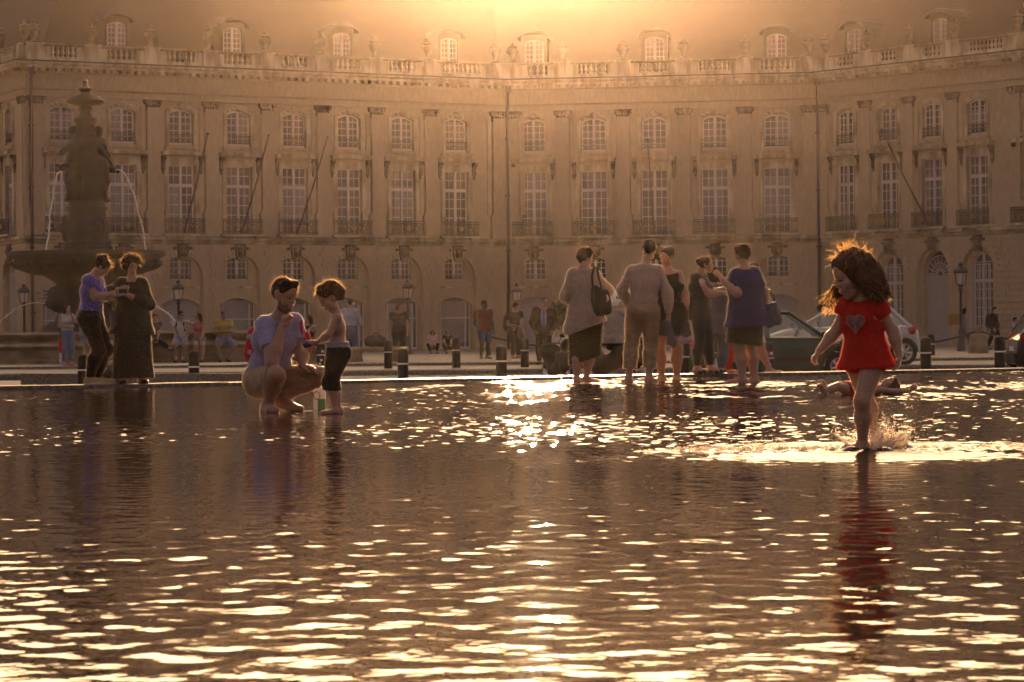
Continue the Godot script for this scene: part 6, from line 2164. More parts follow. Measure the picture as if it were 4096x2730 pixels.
	# ---- crouching man with a hand on his chin
	r = person("crouching bearded man in a blue printed shirt with hand on chin", V(-1.96, 0.0, -25.4), {"h": 1.86, "head_share": 0.146, "yaw": 50.0, "cell": 0.0102, "skin": "skin_tan", "wide": 1.0, "limb": 1.06,
		"pel": V(-0.1, 0.26, -0.12), "lids": true, "hl": V(0.0, 0.25, -0.17), "hr": V(-0.14, 0.25, -0.03), "sl": V(0.135, 0.74, -0.11), "sr": V(-0.09, 0.725, 0.07), "head": V(0.07, 0.968, 0.05), "face": [52.0, 14.0, -4.0],
		"er": V(-0.02, 0.41, 0.28), "wr": V(0.055, 0.705, 0.17), "finger_r": V(0.3, 0.95, -0.1), "palm_r": V(0.7, -0.2, -0.6), "curl_r": 1.1, "el": V(0.2, 0.5, -0.08), "wl": V(0.215, 0.385, 0.07), "finger_l": V(0.8, -0.15, 0.35), "palm_l": V(0, -1, 0), "curl_l": 0.4, "thumb_l": V(-0.3, 0, 1),
		"kr": V(0.02, 0.31, 0.33), "ar": V(-0.075, 0.055, 0.12), "tr": V(-0.02, 0.02, 0.26), "kl": V(0.37, 0.3, 0.0), "al": V(0.05, 0.12, -0.02), "tl": V(0.15, 0.025, 0.06),
		"wear": [{"type": "top", "name": "shirt", "mat": "print_shirt", "x": 0.014, "sx": 0.014, "hem": -0.01, "sleeve": 0.62, "flare": 0.012, "collar": 0.0, "wob": 0.006},
			{"type": "legs", "name": "shorts", "mat": "sand_trousers", "x": 0.02, "len": 0.93, "waist": 0.05, "wob": 0.006}],
		"hair": {"style": "quiff", "wisps": 220, "wisp": 0.14, "mat": "hair_dark"}})
	n = r[0]
	J = r[1]
	var beard := MB.new()
	var BX: Vector3 = J.HT.basis.x.normalized()
	field(beard, [cap(J.HT * V(0, 0.02, 0.08), J.HT * V(0, -0.25, 0.15), 0.3 * J.hh, 0.228 * J.hh, BX, 0.92), cap(J.HT * V(-0.1, -0.33, 0.11), J.HT * V(0.1, -0.33, 0.11), 0.152 * J.hh, 0.152 * J.hh), cap(J.HT * V(0, -0.42, 0.22), J.HT * V(0, -0.4, 0.22), 0.09 * J.hh, 0.09 * J.hh)], 0.007, 0.07 * J.hh, [[J.HT * V(0, -0.09, 0), (J.HT.basis * V(0, 1, 0.3)).normalized(), 0.0]], 0.002, V(40, 40, 40))
	part("beard", beard, M.beard, n)
	var col := MB.new()
	for s in [-1.0, 1.0]:
		field(col, [cap(J.neck + J.ax * s * 0.06 + J.up * 0.012, J.neck + J.ax * s * 0.035 + J.fwd * 0.085 - J.up * 0.05, 0.024, 0.02, J.fwd, 0.6)], 0.008, 0.01)
	part("collar", col, M.print_shirt, n)
	var bp := thing("red_backpack", "red backpack with pale leaf shapes on the crouching man's back", "backpack", V(-2.165, 0.57, -25.55))
	blob("bag_body", [cap(V(0.02, 0.08, -0.02), V(0.0, -0.08, 0.0), 0.075, 0.095), cap(V(0.05, 0.0, 0.05), V(0.06, -0.1, 0.06), 0.08, 0.08)], 0.01, 0.05, "red_cloth", bp, 0.006)
	for e in [V(-0.03, 0.05, 0.075), V(-0.02, -0.08, 0.1)]:
		var lf := MB.new()
		for k in 5:
			var a := -1.2 + k * 0.6
			lf.ball(e + V(sin(a) * 0.018, cos(a) * 0.018, 0.012), V(0.011, 0.014, 0.006), 5, 4)
		lf.ball(e + V(0, 0, 0.012), V(0.017, 0.015, 0.006), 6, 4)
		part("leaf_print", lf, M.white_cloth, bp)
	line("strap", [V(0.37, 0.24, 0.06), V(0.4, 0.17, 0.1), V(0.41, 0.06, 0.1), V(0.39, -0.04, 0.02)], 0.015, "red_cloth", bp)
	var cm := thing("camera_strap_bag", "red pouch hanging at the crouching man's far side", "pouch", V(-1.72, 0.62, -25.5))
	blob("pouch", [cap(V(0, 0.02, 0), V(0.0, -0.09, 0.0), 0.035, 0.05), cap(V(0.03, -0.06, 0), V(0.05, -0.08, 0), 0.035, 0.02)], 0.009, 0.02, "red_cloth", cm)

	# ---- boy without a shirt
	r = person("small shirtless boy in dark cropped trousers looking down at his hands", V(-1.43, 0.0, -24.6), {"h": 1.07, "kind": "child", "head_share": 0.225, "yaw": -80.0, "cell": 0.008, "skin": "skin_fair", "wide": 1.05, "limb": 1.08,
		"pel": V(0.02, 0.49, 0.0), "sl": V(0.03, 0.775, 0.1), "sr": V(0.01, 0.775, -0.1), "head": V(-0.03, 0.945, 0.0), "face": [-78.0, 30.0, 0.0],
		"el": V(-0.04, 0.645, 0.13), "wl": V(-0.135, 0.585, 0.05), "er": V(-0.06, 0.65, -0.12), "wr": V(-0.14, 0.585, -0.05), "finger_l": V(-0.85, -0.35, -0.2), "palm_l": V(0, 0.9, -0.4), "finger_r": V(-0.85, -0.3, 0.2), "palm_r": V(0, 1, 0.3), "curl_l": 0.6, "curl_r": 0.6,
		"al": V(0.0, 0.04, 0.055), "ar": V(0.025, 0.04, -0.05), "lids": true, "brow": "hair_dark",
		"wear": [{"type": "legs", "name": "cropped_trousers", "mat": "black_cloth", "x": 0.026, "len": 1.32, "waist": 0.06, "wob": 0.007, "flare": 0.012},
			{"type": "band", "name": "waistband", "mat": "waist_band", "x": 0.029, "hem": 0.045, "waist": 0.1}],
		"hair": {"style": "short", "nape": -0.16, "wisps": 380, "wisp": 0.13, "mat": "hair_brown", "wisp_min": 0.0}})
	n = r[0]
	var toy := thing("swim_goggles", "dark purple goggles with yellow strap held in the boy's hands", "goggles", V(-1.615, 0.565, -24.6))
	blob("frame", [cap(V(0.03, 0.01, 0.02), V(-0.05, 0.0, 0.02), 0.024, 0.03), cap(V(0.03, 0.01, -0.03), V(-0.05, 0.0, -0.03), 0.024, 0.03)], 0.007, 0.02, "goggle", toy)
	line("strap", [V(0.02, -0.01, 0.03), V(-0.02, -0.045, 0.04), V(-0.07, -0.04, 0.02), V(-0.09, -0.01, 0.0)], 0.007, "yellow_cloth", toy)

	# ---- the two women on the rim at left
	r = person("woman in a purple mottled tee looking down, beside the woman in black", V(-5.3, 0.037, -38.6), {"h": 1.68, "kind": "woman", "yaw": 78.0, "skin": "skin_fair", "wide": 1.12, "lean": 6.0,
		"pel": V(-0.03, 0.83, 0.0), "head": V(0.125, 1.475, 0.02), "face": [78.0, 42.0, 0.0],
		"er": V(0.05, 1.1, 0.2), "wr": V(0.19, 1.13, 0.16), "el": V(0.08, 1.1, -0.16), "wl": V(0.2, 1.09, -0.05), "curl_r": 0.7, "curl_l": 0.7, "ar": V(-0.05, 0.075, 0.07), "al": V(0.02, 0.075, -0.09),
		"wear": [{"type": "top", "name": "tee_shirt", "mat": "purple_mottle", "x": 0.016, "sx": 0.022, "hem": -0.02, "sleeve": 0.5, "flare": 0.02, "wob": 0.006},
			{"type": "legs", "name": "trousers", "mat": "black_cloth", "x": 0.018, "len": 1.97, "wob": 0.007},
			{"type": "shoes", "name": "shoes", "mat": "suede", "x": 0.012, "top": 0.012, "sole": "sole_white"}],
		"hair": {"style": "bun", "wisps": 200, "wisp": 0.28, "mat": "hair_auburn", "wisp_min": -0.1, "extra": [[V(0, 0.45, -0.2), V(0.02, 0.56, -0.28), 0.17, 0.12], [V(0, 0.3, -0.36), V(0, 0.46, -0.36), 0.16, 0.14]]}})
	n = r[0]
	J = r[1]
	var ph := thing("phone", "small phone held by the woman in the mottled tee", "phone", V(-4.96, 1.155, -38.5))
	var pm := MB.new()
	pm.box(Transform3D(Basis(V(0, 0, 1), 0.25) * Basis(V(1, 0, 0), 0.5), Vector3.ZERO), V(0.14, 0.012, 0.075))
	part("case", pm, M.phone, ph)
	r = person("curly haired woman in a long black coat and glasses, hands at her chest", V(-4.86, 0.037, -39.0), {"h": 1.64, "kind": "woman", "yaw": 8.0, "skin": "skin_fair", "wide": 1.2, "limb": 1.1, "cell": 0.012,
		"head": V(0.01, 1.5, 0.07), "face": [24.0, 6.0, 0.0], "sl": V(0.13, 1.27, 0.0), "sr": V(-0.12, 1.27, 0.0),
		"el": V(0.235, 1.0, 0.06), "wl": V(-0.03, 1.135, 0.26), "er": V(-0.27, 1.16, 0.14), "wr": V(-0.12, 1.2, 0.27), "finger_l": V(-0.8, 0.35, 0.1), "finger_r": V(0.9, -0.1, 0.1), "curl_l": 0.9, "curl_r": 0.8,
		"al": V(0.12, 0.06, 0.0), "ar": V(-0.1, 0.06, 0.04),
		"wear": [{"type": "top", "name": "coat", "mat": "black_cloth", "x": 0.024, "sx": 0.02, "hem": -0.13, "flare": 0.045, "sleeve": 1.75, "wob": 0.006, "k": 0.035},
			{"type": "skirt", "name": "wide_trousers", "mat": "black_cloth", "x": 0.02, "hem": 0.07, "flare": 0.03, "wob": 0.006, "wf": V(9, 1, 9)},
			{"type": "shoes", "name": "sandals", "mat": "leather_dark", "x": 0.006, "top": -0.015}],
		"hair": {"style": "curly", "wisps": 420, "wisp": 0.2, "mat": "hair_auburn", "wisp_min": -0.6}})
	glasses(r[0], r[1], false)
	var cam2 := thing("compact_camera", "compact camera in the hands of the woman in black", "camera", V(-4.93, 1.21, -38.68))
	var c2 := MB.new()
	c2.bx(Vector3.ZERO, V(0.1, 0.06, 0.03))
	c2.lathe(Transform3D(Basis(Vector3.RIGHT, PI / 2), V(0, 0, 0.015)), [Vector2(0.022, 0), Vector2(0.022, 0.02), Vector2(0, 0.02)], 10)
	part("case", c2, M.black_plastic, cam2)
	var sb := thing("shoulder_bag", "dark shoulder bag with a long strap between the two women at left", "bag", V(-5.08, 0.95, -38.9))
	blob("bag_body", [cap(V(0, -0.02, 0), V(0.02, -0.2, 0), 0.05, 0.06)], 0.012, 0.03, "slate_cloth", sb)
	line("strap", [V(-0.02, 0.0, 0.05), V(-0.02, 0.25, 0.06), V(0.05, 0.45, 0.04)], 0.012, "leather_dark", sb)
	line("cord", [V(0.0, -0.2, 0.05), V(0.03, -0.33, 0.06), V(0.1, -0.38, 0.06), V(0.13, -0.34, 0.05)], 0.008, "leather_dark", sb)
	# child lying in the water
	r = person("child lying on its back in the shallow water behind the girl", V(3.46, 0.0, -29.9), {"h": 1.1, "kind": "child", "head_share": 0.19, "yaw": -60.0, "cell": 0.012, "skin": "skin_fair", "wide": 1.05,
		"pel": V(-0.14, 0.045, -0.05), "hl": V(-0.16, 0.045, 0.0), "hr": V(-0.13, 0.045, -0.1), "sl": V(0.12, 0.05, -0.02), "sr": V(0.14, 0.05, -0.26), "head": V(0.26, 0.075, -0.17), "face": [-60.0, -70.0, 0.0],
		"kl": V(-0.28, 0.085, 0.1), "al": V(-0.42, 0.05, 0.16), "tl": V(-0.46, 0.1, 0.2), "kr": V(-0.24, 0.09, -0.12), "ar": V(-0.38, 0.06, -0.1), "tr": V(-0.41, 0.13, -0.1),
		"el": V(0.3, 0.03, 0.02), "wl": V(0.44, 0.035, 0.04), "finger_l": V(0.7, 0.6, 0.0), "er": V(0.0, 0.05, -0.36), "wr": V(-0.1, 0.03, -0.4), "eyes": false,
		"wear": [{"type": "top", "name": "red_swimsuit", "mat": "red_cloth", "x": 0.008, "hem": -0.05, "sleeve": 0.0, "bust": 0.0}],
		"hair": {"style": "long", "len": 0.5, "mat": "hair_brown", "wisps": 60}})

func people_group() -> void:
	# ---- woman with the shoulder bag, seen from behind
	var r := person("short haired woman from behind in a loose pale shirt with a dark shoulder bag", V(0.9, 0.0, -38.4), {"h": 1.7, "kind": "woman", "yaw": 160.0, "skin": "skin_fair", "wide": 1.1, "limb": 1.05,
		"pel": V(0.03, 0.86, 0.0), "sl": V(-0.115, 1.36, 0.0), "sr": V(0.135, 1.365, -0.02), "head": V(0.035, 1.58, -0.03), "face": [112.0, 6.0, 0.0],
		"er": V(0.31, 1.16, -0.05), "wr": V(0.22, 1.1, -0.27), "el": V(-0.22, 1.1, 0.0), "wl": V(-0.12, 0.95, -0.25), "al": V(-0.09, 0.055, 0.05), "ar": V(0.03, 0.055, -0.02), "toe_r": V(0.8, 0, -0.6), "toe_l": V(0.3, 0, -1),
		"wear": [{"type": "top", "name": "loose_shirt", "mat": "beige_shirt", "x": 0.022, "sx": 0.016, "hem": -0.1, "hem_n": V(0.35, -1, 0), "flare": 0.045, "sleeve": 1.12, "wob": 0.006, "wf": V(9, 2, 9), "k": 0.04},
			{"type": "skirt", "name": "black_skirt", "mat": "black_cloth", "x": 0.014, "hem": 0.27, "hem_n": V(0.3, -1, 0), "flare": 0.0, "wob": 0.006, "wf": V(9, 1, 9)}],
		"hair": {"style": "short", "wisps": 160, "wisp": 0.2, "mat": "hair_dark", "wisp_min": 0.1}})
	var b := thing("shoulder_bag", "shiny dark leather shoulder bag on the woman in the loose pale shirt", "bag", V(1.11, 1.06, -38.25))
	blob("bag_body", [cap(V(-0.05, 0.1, 0), V(-0.03, -0.13, 0.0), 0.065, 0.09, V(0, 0, 1), 0.7), cap(V(0.06, 0.05, 0), V(0.07, -0.13, 0), 0.06, 0.085, V(0, 0, 1), 0.7)], 0.011, 0.06, "leather_dark", b, 0.01)
	line("strap", [V(-0.09, 0.12, 0.03), V(-0.1, 0.28, 0.03), V(-0.07, 0.4, -0.02), V(-0.04, 0.37, -0.1)], 0.014, "leather_dark", b)
	line("strap", [V(0.02, 0.12, 0.03), V(-0.02, 0.28, 0.03), V(-0.03, 0.4, -0.02), V(0.0, 0.37, -0.1)], 0.014, "leather_dark", b)
	line("buckle", [V(0.08, 0.04, 0.06), V(0.1, 0.0, 0.07), V(0.085, -0.04, 0.07)], 0.012, "chrome", b)
	# ---- man in pale jacket, back to us
	r = person("man from behind in a pale jacket and rolled sand trousers, barefoot", V(1.58, 0.0, -38.1), {"h": 1.78, "yaw": 176.0, "skin": "skin_fair", "wide": 0.97, "limb": 1.0,
		"pel": V(0.06, 0.9, 0.0), "sl": V(-0.065, 1.39, 0.0), "sr": V(0.25, 1.385, 0.0), "head": V(0.145, 1.655, -0.05), "face": [206.0, 18.0, -4.0],
		"el": V(-0.2, 1.16, 0.0), "wl": V(-0.11, 0.95, -0.2), "er": V(0.37, 1.12, 0.02), "wr": V(0.385, 0.85, -0.02), "curl_r": 1.0, "al": V(-0.125, 0.06, 0.0), "ar": V(0.13, 0.06, 0.0), "toe_l": V(-0.2, 0, -1), "toe_r": V(0.4, 0, -0.9),
		"wear": [{"type": "top", "name": "jacket", "mat": "beige_jacket", "x": 0.016, "sx": 0.013, "hem": 0.035, "sleeve": 1.93, "flare": 0.0, "wob": 0.006, "collar": 0.018, "k": 0.035},
			{"type": "legs", "name": "rolled_trousers", "mat": "sand_trousers", "x": 0.022, "len": 1.72, "wob": 0.006, "wf": V(7, 11, 7), "flare": 0.02}],
		"hair": {"style": "crop", "nape": -0.22, "wisps": 60, "wisp": 0.06, "mat": "hair_dark"}})
	glasses(r[0], r[1], false)
	var J: Dictionary = r[1]
	blob("shirt_collar", [cap(J.neck - J.ax * 0.04, J.neck + J.ax * 0.04, 0.043, 0.043)], 0.01, 0.02, "pale_blue", r[0], 0.0, [[J.neck + UP * 0.035, UP, 0.0]])
	var sh := thing("canvas_shoe", "dark canvas shoe held in the hand of the man in the pale jacket", "shoe", V(1.98, 0.62, -38.05))
	blob("upper", [cap(V(-0.04, 0.12, 0), V(0.03, -0.1, 0), 0.045, 0.04), cap(V(0.03, -0.1, 0), V(0.05, -0.14, 0), 0.04, 0.035)], 0.01, 0.03, "slate_cloth", sh)
	blob("sole", [cap(V(-0.09, 0.12, 0.01), V(-0.01, -0.12, 0.01), 0.03, 0.028, V(0.95, 0.3, 0), 0.5), cap(V(-0.01, -0.12, 0.01), V(0.035, -0.17, 0.01), 0.03, 0.025)], 0.009, 0.02, "brown_cloth", sh)
	# ---- woman in black sleeveless dress
	r = person("woman in a black sleeveless dress facing us, behind the man in the pale jacket", V(2.03, 0.0, -38.75), {"h": 1.73, "kind": "woman", "yaw": -10.0, "skin": "skin_fair", "wide": 1.1, "limb": 1.08,
		"pel": V(-0.03, 0.87, 0.0), "sl": V(0.085, 1.35, 0.0), "sr": V(-0.18, 1.35, 0.02), "head": V(-0.055, 1.58, 0.05), "face": [-38.0, 12.0, 0.0],
		"el": V(0.175, 1.1, 0.0), "wl": V(0.18, 0.85, 0.03), "curl_l": 1.0, "er": V(-0.27, 1.1, 0.0), "wr": V(-0.25, 0.86, 0.05), "al": V(0.06, 0.055, 0.02), "ar": V(-0.13, 0.055, -0.03), "toe_r": V(-0.5, 0, 0.8), "toe_l": V(-0.1, 0, 1),
		"wear": [{"type": "top", "name": "dress_top", "mat": "black_cloth", "x": 0.012, "hem": -0.05, "sleeve": 0.0, "collar": 0.0, "scoop": 0.5},
			{"type": "skirt", "name": "dress_skirt", "mat": "black_cloth", "x": 0.018, "hem": 0.585, "flare": 0.0, "wob": 0.006}],
		"hair": {"style": "bun", "wisps": 90, "wisp": 0.1, "mat": "hair_dark"}})
	line("watch", [V(0.155, 0.88, 0.05), V(0.185, 0.885, 0.06), V(0.205, 0.88, 0.03)], 0.012, "chrome", r[0])
	var fb := thing("floral_bag", "small bag with a floral base carried by the woman in the sleeveless dress", "bag", V(2.16, 0.62, -37.85))
	blob("bag_body", [cap(V(0, 0.1, 0), V(0.0, -0.05, 0), 0.045, 0.075, V(0, 0, 1), 0.6)], 0.01, 0.03, "brown_cloth", fb)
	blob("floral_base", [cap(V(-0.04, -0.08, 0), V(0.04, -0.08, 0), 0.055, 0.055, V(0, 0, 1), 0.85)], 0.01, 0.03, "floral", fb)
	line("handle", [V(-0.03, 0.13, 0), V(0, 0.2, 0.01), V(0.03, 0.13, 0)], 0.008, "leather_dark", fb)
	# ---- woman with a bun, gesturing
	r = person("woman with hair in a bun and black clothes, arms out towards the others", V(2.69, 0.037, -43.1), {"h": 1.66, "kind": "woman", "yaw": 72.0, "skin": "skin_fair", "wide": 1.22, "limb": 1.1,
		"pel": V(-0.02, 0.87, 0.0), "head": V(0.065, 1.53, 0.02), "face": [78.0, -4.0, 0.0], "er": V(0.09, 1.13, 0.18), "wr": V(0.31, 1.14, 0.12), "el": V(0.1, 1.13, -0.15), "wl": V(0.32, 1.2, -0.05), "ar": V(-0.08, 0.06, 0.05), "al": V(0.12, 0.06, -0.07),
		"wear": [{"type": "top", "name": "black_top", "mat": "navy_cloth", "x": 0.018, "sx": 0.02, "hem": -0.01, "sleeve": 0.42, "flare": 0.015},
			{"type": "legs", "name": "tight_trousers", "mat": "navy_cloth", "x": 0.012, "len": 1.9},
			{"type": "shoes", "name": "sandals", "mat": "shoe_dark", "x": 0.006, "top": -0.02}],
		"hair": {"style": "bun", "wisps": 260, "wisp": 0.16, "mat": "hair_auburn", "wisp_min": -0.3}})
	J = r[1]
	blob("floral_shoulder", [cap(J.sr + V(0.02, 0.005, 0.03), J.sr.lerp(J.er, 0.3) + V(0.03, 0, 0.04), 0.045, 0.05)], 0.012, 0.02, "floral", r[0])
	var hip := thing("hip_bag", "black bag on the back of the woman with the bun", "bag", V(2.55, 0.99, -43.05))
	blob("bag_body", [cap(V(0, 0.1, 0), V(-0.02, -0.1, 0), 0.08, 0.1), cap(V(-0.02, 0.22, 0.02), V(-0.01, 0.2, 0.02), 0.04, 0.04)], 0.014, 0.04, "black_cloth", hip)
	# ---- people behind them
	r = person("dark haired person in a grey blue top behind the woman with the bun", V(3.02, -0.07, -45.3), {"h": 1.68, "kind": "woman", "yaw": 165.0, "skin": "skin_tan", "cell": 0.016, "wide": 1.1,
		"wear": [{"type": "top", "name": "top", "mat": "slate_cloth", "x": 0.02, "hem": -0.12, "flare": 0.02, "sleeve": 0.6}, {"type": "legs", "name": "trousers", "mat": "slate_cloth", "x": 0.016, "len": 1.95}, {"type": "shoes", "name": "shoes", "mat": "shoe_dark", "x": 0.008}],
		"hair": {"style": "long", "len": 0.5, "mat": "hair_dark"}})
	r = person("woman in blue top and black skirt raising her hand to the others", V(2.83, 0.0, -36.7), {"h": 1.68, "kind": "woman", "yaw": -128.0, "skin": "skin_fair", "wide": 1.15, "limb": 1.1,
		"pel": V(0.0, 0.86, 0.0), "sl": V(-0.12, 1.3, 0.07), "sr": V(0.085, 1.31, -0.04), "head": V(-0.05, 1.56, -0.03), "face": [-132.0, 2.0, 0.0],
		"el": V(-0.12, 1.085, 0.2), "wl": V(-0.3, 1.25, 0.08), "finger_l": V(-0.5, 0.8, -0.1), "palm_l": V(-0.6, -0.2, -0.7), "curl_l": 0.35, "er": V(0.22, 1.1, -0.05), "wr": V(0.24, 0.9, -0.15), "al": V(-0.06, 0.055, 0.04), "ar": V(0.09, 0.055, -0.06),
		"wear": [{"type": "top", "name": "blue_top", "mat": "blue_top", "x": 0.036, "sx": 0.018, "hem": -0.1, "flare": 0.035, "sleeve": 0.75, "wob": 0.006, "k": 0.04},
			{"type": "skirt", "name": "black_skirt", "mat": "black_cloth", "x": 0.016, "hem": 0.47, "hem_n": V(-0.12, -1, 0), "flare": 0.03}],
		"hair": {"style": "short", "wisps": 140, "wisp": 0.14, "mat": "hair_dark", "wisp_min": 0.2, "nape": -0.34}})
	glasses(r[0], r[1], false)
	var hbag := thing("handbag", "grey handbag with two handles hanging beside the woman in the blue top", "bag", V(3.12, 0.86, -36.8))
	blob("bag_body", [cap(V(-0.04, 0.05, 0), V(-0.01, -0.12, 0), 0.05, 0.07, V(0, 0, 1), 0.6), cap(V(0.04, 0.07, 0), V(0.09, -0.1, 0), 0.045, 0.06, V(0, 0, 1), 0.6)], 0.011, 0.05, "slate_cloth", hbag, 0.008)
	line("handle", [V(-0.06, 0.08, 0.02), V(-0.07, 0.2, 0.03), V(-0.02, 0.25, 0.03), V(0.03, 0.18, 0.02), V(0.05, 0.1, 0.02)], 0.008, "leather_dark", hbag)
	line("handle", [V(-0.03, 0.08, -0.02), V(-0.05, 0.22, -0.01), V(0.0, 0.27, -0.01), V(0.05, 0.19, -0.02), V(0.07, 0.1, -0.02)], 0.008, "leather_dark", hbag)
	blob("clasp", [cap(V(0.03, 0.11, 0.03), V(0.06, 0.12, 0.03), 0.014, 0.012)], 0.007, 0.01, "chrome", hbag)
	r = person("woman striding in high heels behind the woman in the blue top", V(3.6, -0.08, -46.3), {"h": 1.72, "kind": "woman", "yaw": 85.0, "skin": "skin_fair", "cell": 0.014, "wide": 1.08,
		"pel": V(0.0, 0.88, 0.0), "head": V(0.09, 1.62, 0.0), "ar": V(-0.36, 0.12, 0.05), "al": V(0.33, 0.08, -0.05), "er": V(-0.2, 1.15, 0.2), "wr": V(-0.3, 0.92, 0.2),
		"wear": [{"type": "top", "name": "red_top", "mat": "red_cloth", "x": 0.014, "hem": -0.01, "sleeve": 0.5}, {"type": "skirt", "name": "floral_skirt", "mat": "floral", "x": 0.02, "hem": 0.53, "flare": 0.05},
			{"type": "shoes", "name": "heeled_sandals", "mat": "shoe_dark", "x": 0.006, "top": -0.015}],
		"hair": {"style": "bun", "mat": "hair_dark", "wisps": 60, "wisp": 0.12}})
	J = r[1]
	line("heel", [J.ar + V(-0.03, -0.02, 0), J.ar + V(-0.05, -0.1, 0)], 0.012, "shoe_dark", r[0])
	line("heel", [J.al + V(-0.03, -0.02, 0), J.al + V(-0.05, -0.07, 0)], 0.012, "shoe_dark", r[0])
	var rb := thing("red_shopping_bag", "red shopping bag carried by the striding woman behind the group", "bag", V(3.22, 0.35, -46.0))
	var rm := MB.new()
	rm.extrude(PackedVector2Array([V2(-0.1, -0.3), V2(0.1, -0.3), V2(0.14, 0.2), V2(-0.13, 0.2)]), Transform3D(Basis(), V(0, 0, -0.05)), 0.1)
	part("bag_body", rm, M.red_cloth, rb)
	line("handle", [V(-0.06, 0.2, 0), V(-0.03, 0.38, 0.02), V(0.03, 0.38, 0.02), V(0.06, 0.2, 0)], 0.008, "black_plastic", rb)
	# ---- rider on the scooter
	r = person("scooter rider in a grey tee and white helmet seen from behind", V(2.05, -0.38, -60.35), {"h": 1.76, "yaw": 150.0, "skin": "skin_fair", "cell": 0.016, "wide": 1.2, "eyes": false,
		"pel": V(-0.02, 0.88, 0.0), "head": V(-0.02, 1.66, -0.05), "face": [150.0, 8.0, 0.0], "kl": V(-0.4, 0.8, -0.3), "al": V(-0.38, 0.38, -0.2), "kr": V(0.16, 0.78, -0.45), "ar": V(0.02, 0.38, -0.4),
		"el": V(-0.42, 1.15, -0.12), "wl": V(-0.6, 1.05, -0.35), "er": V(0.28, 1.15, -0.15), "wr": V(0.02, 1.05, -0.52),
		"wear": [{"type": "top", "name": "tee_shirt", "mat": "grey_cloth", "x": 0.028, "hem": -0.05, "flare": 0.02, "sleeve": 0.6, "wob": 0.006}, {"type": "legs", "name": "trousers", "mat": "black_cloth", "x": 0.02, "len": 1.95}, {"type": "shoes", "name": "shoes", "mat": "shoe_dark", "x": 0.01}]})
	J = r[1]
	var hl := thing("helmet", "white open face helmet worn by the scooter rider", "helmet", V(2.05, -0.38, -60.35) + J.head)
	var T := Transform3D(J.HB, Vector3.ZERO)
	blob("shell", [cap(T * V(0, 0.03, -0.02), T * V(0, 0.03, 0.02), 0.145, 0.14), cap(T * V(0, -0.05, -0.03), T * V(0, -0.08, -0.02), 0.135, 0.12)], 0.014, 0.04, "white_plastic", hl, 0.0, [[T * V(0, 0.02, 0.08), (T.basis * V(0, -0.6, 1)).normalized(), 0.0], [V(0, -0.13, 0), V(0, -1, 0), 0.0]])
	blob("visor_stripe", [cap(T * V(-0.12, 0.02, -0.09), T * V(-0.13, 0.0, 0.05), 0.035, 0.03), cap(T * V(0.12, 0.02, -0.09), T * V(0.13, 0.0, 0.05), 0.035, 0.03)], 0.012, 0.02, "black_plastic", hl, 0.0)

func V2(x: float, y: float) -> Vector2:
	return Vector2(x, y)

func simple(label: String, at: Vector3, s: Dictionary, top: Array, legs: Array, shoe: String, hr: Dictionary, group := "") -> Array:
	var wr: Array = []
	if top.size(): wr.append({"type": "top", "name": top[0], "mat": top[1], "x": top[2], "sleeve": top[3], "hem": top[4] if top.size() > 4 else -0.04, "flare": 0.01})
	if legs.size(): wr.append({"type": "legs", "name": legs[0], "mat": legs[1], "x": legs[2], "len": legs[3]})
	if shoe: wr.append({"type": "shoes", "name": "shoes", "mat": shoe, "x": 0.012})
	s.merge({"wear": wr, "hair": hr, "cell": 0.023})
	return person(label, at, s, group)

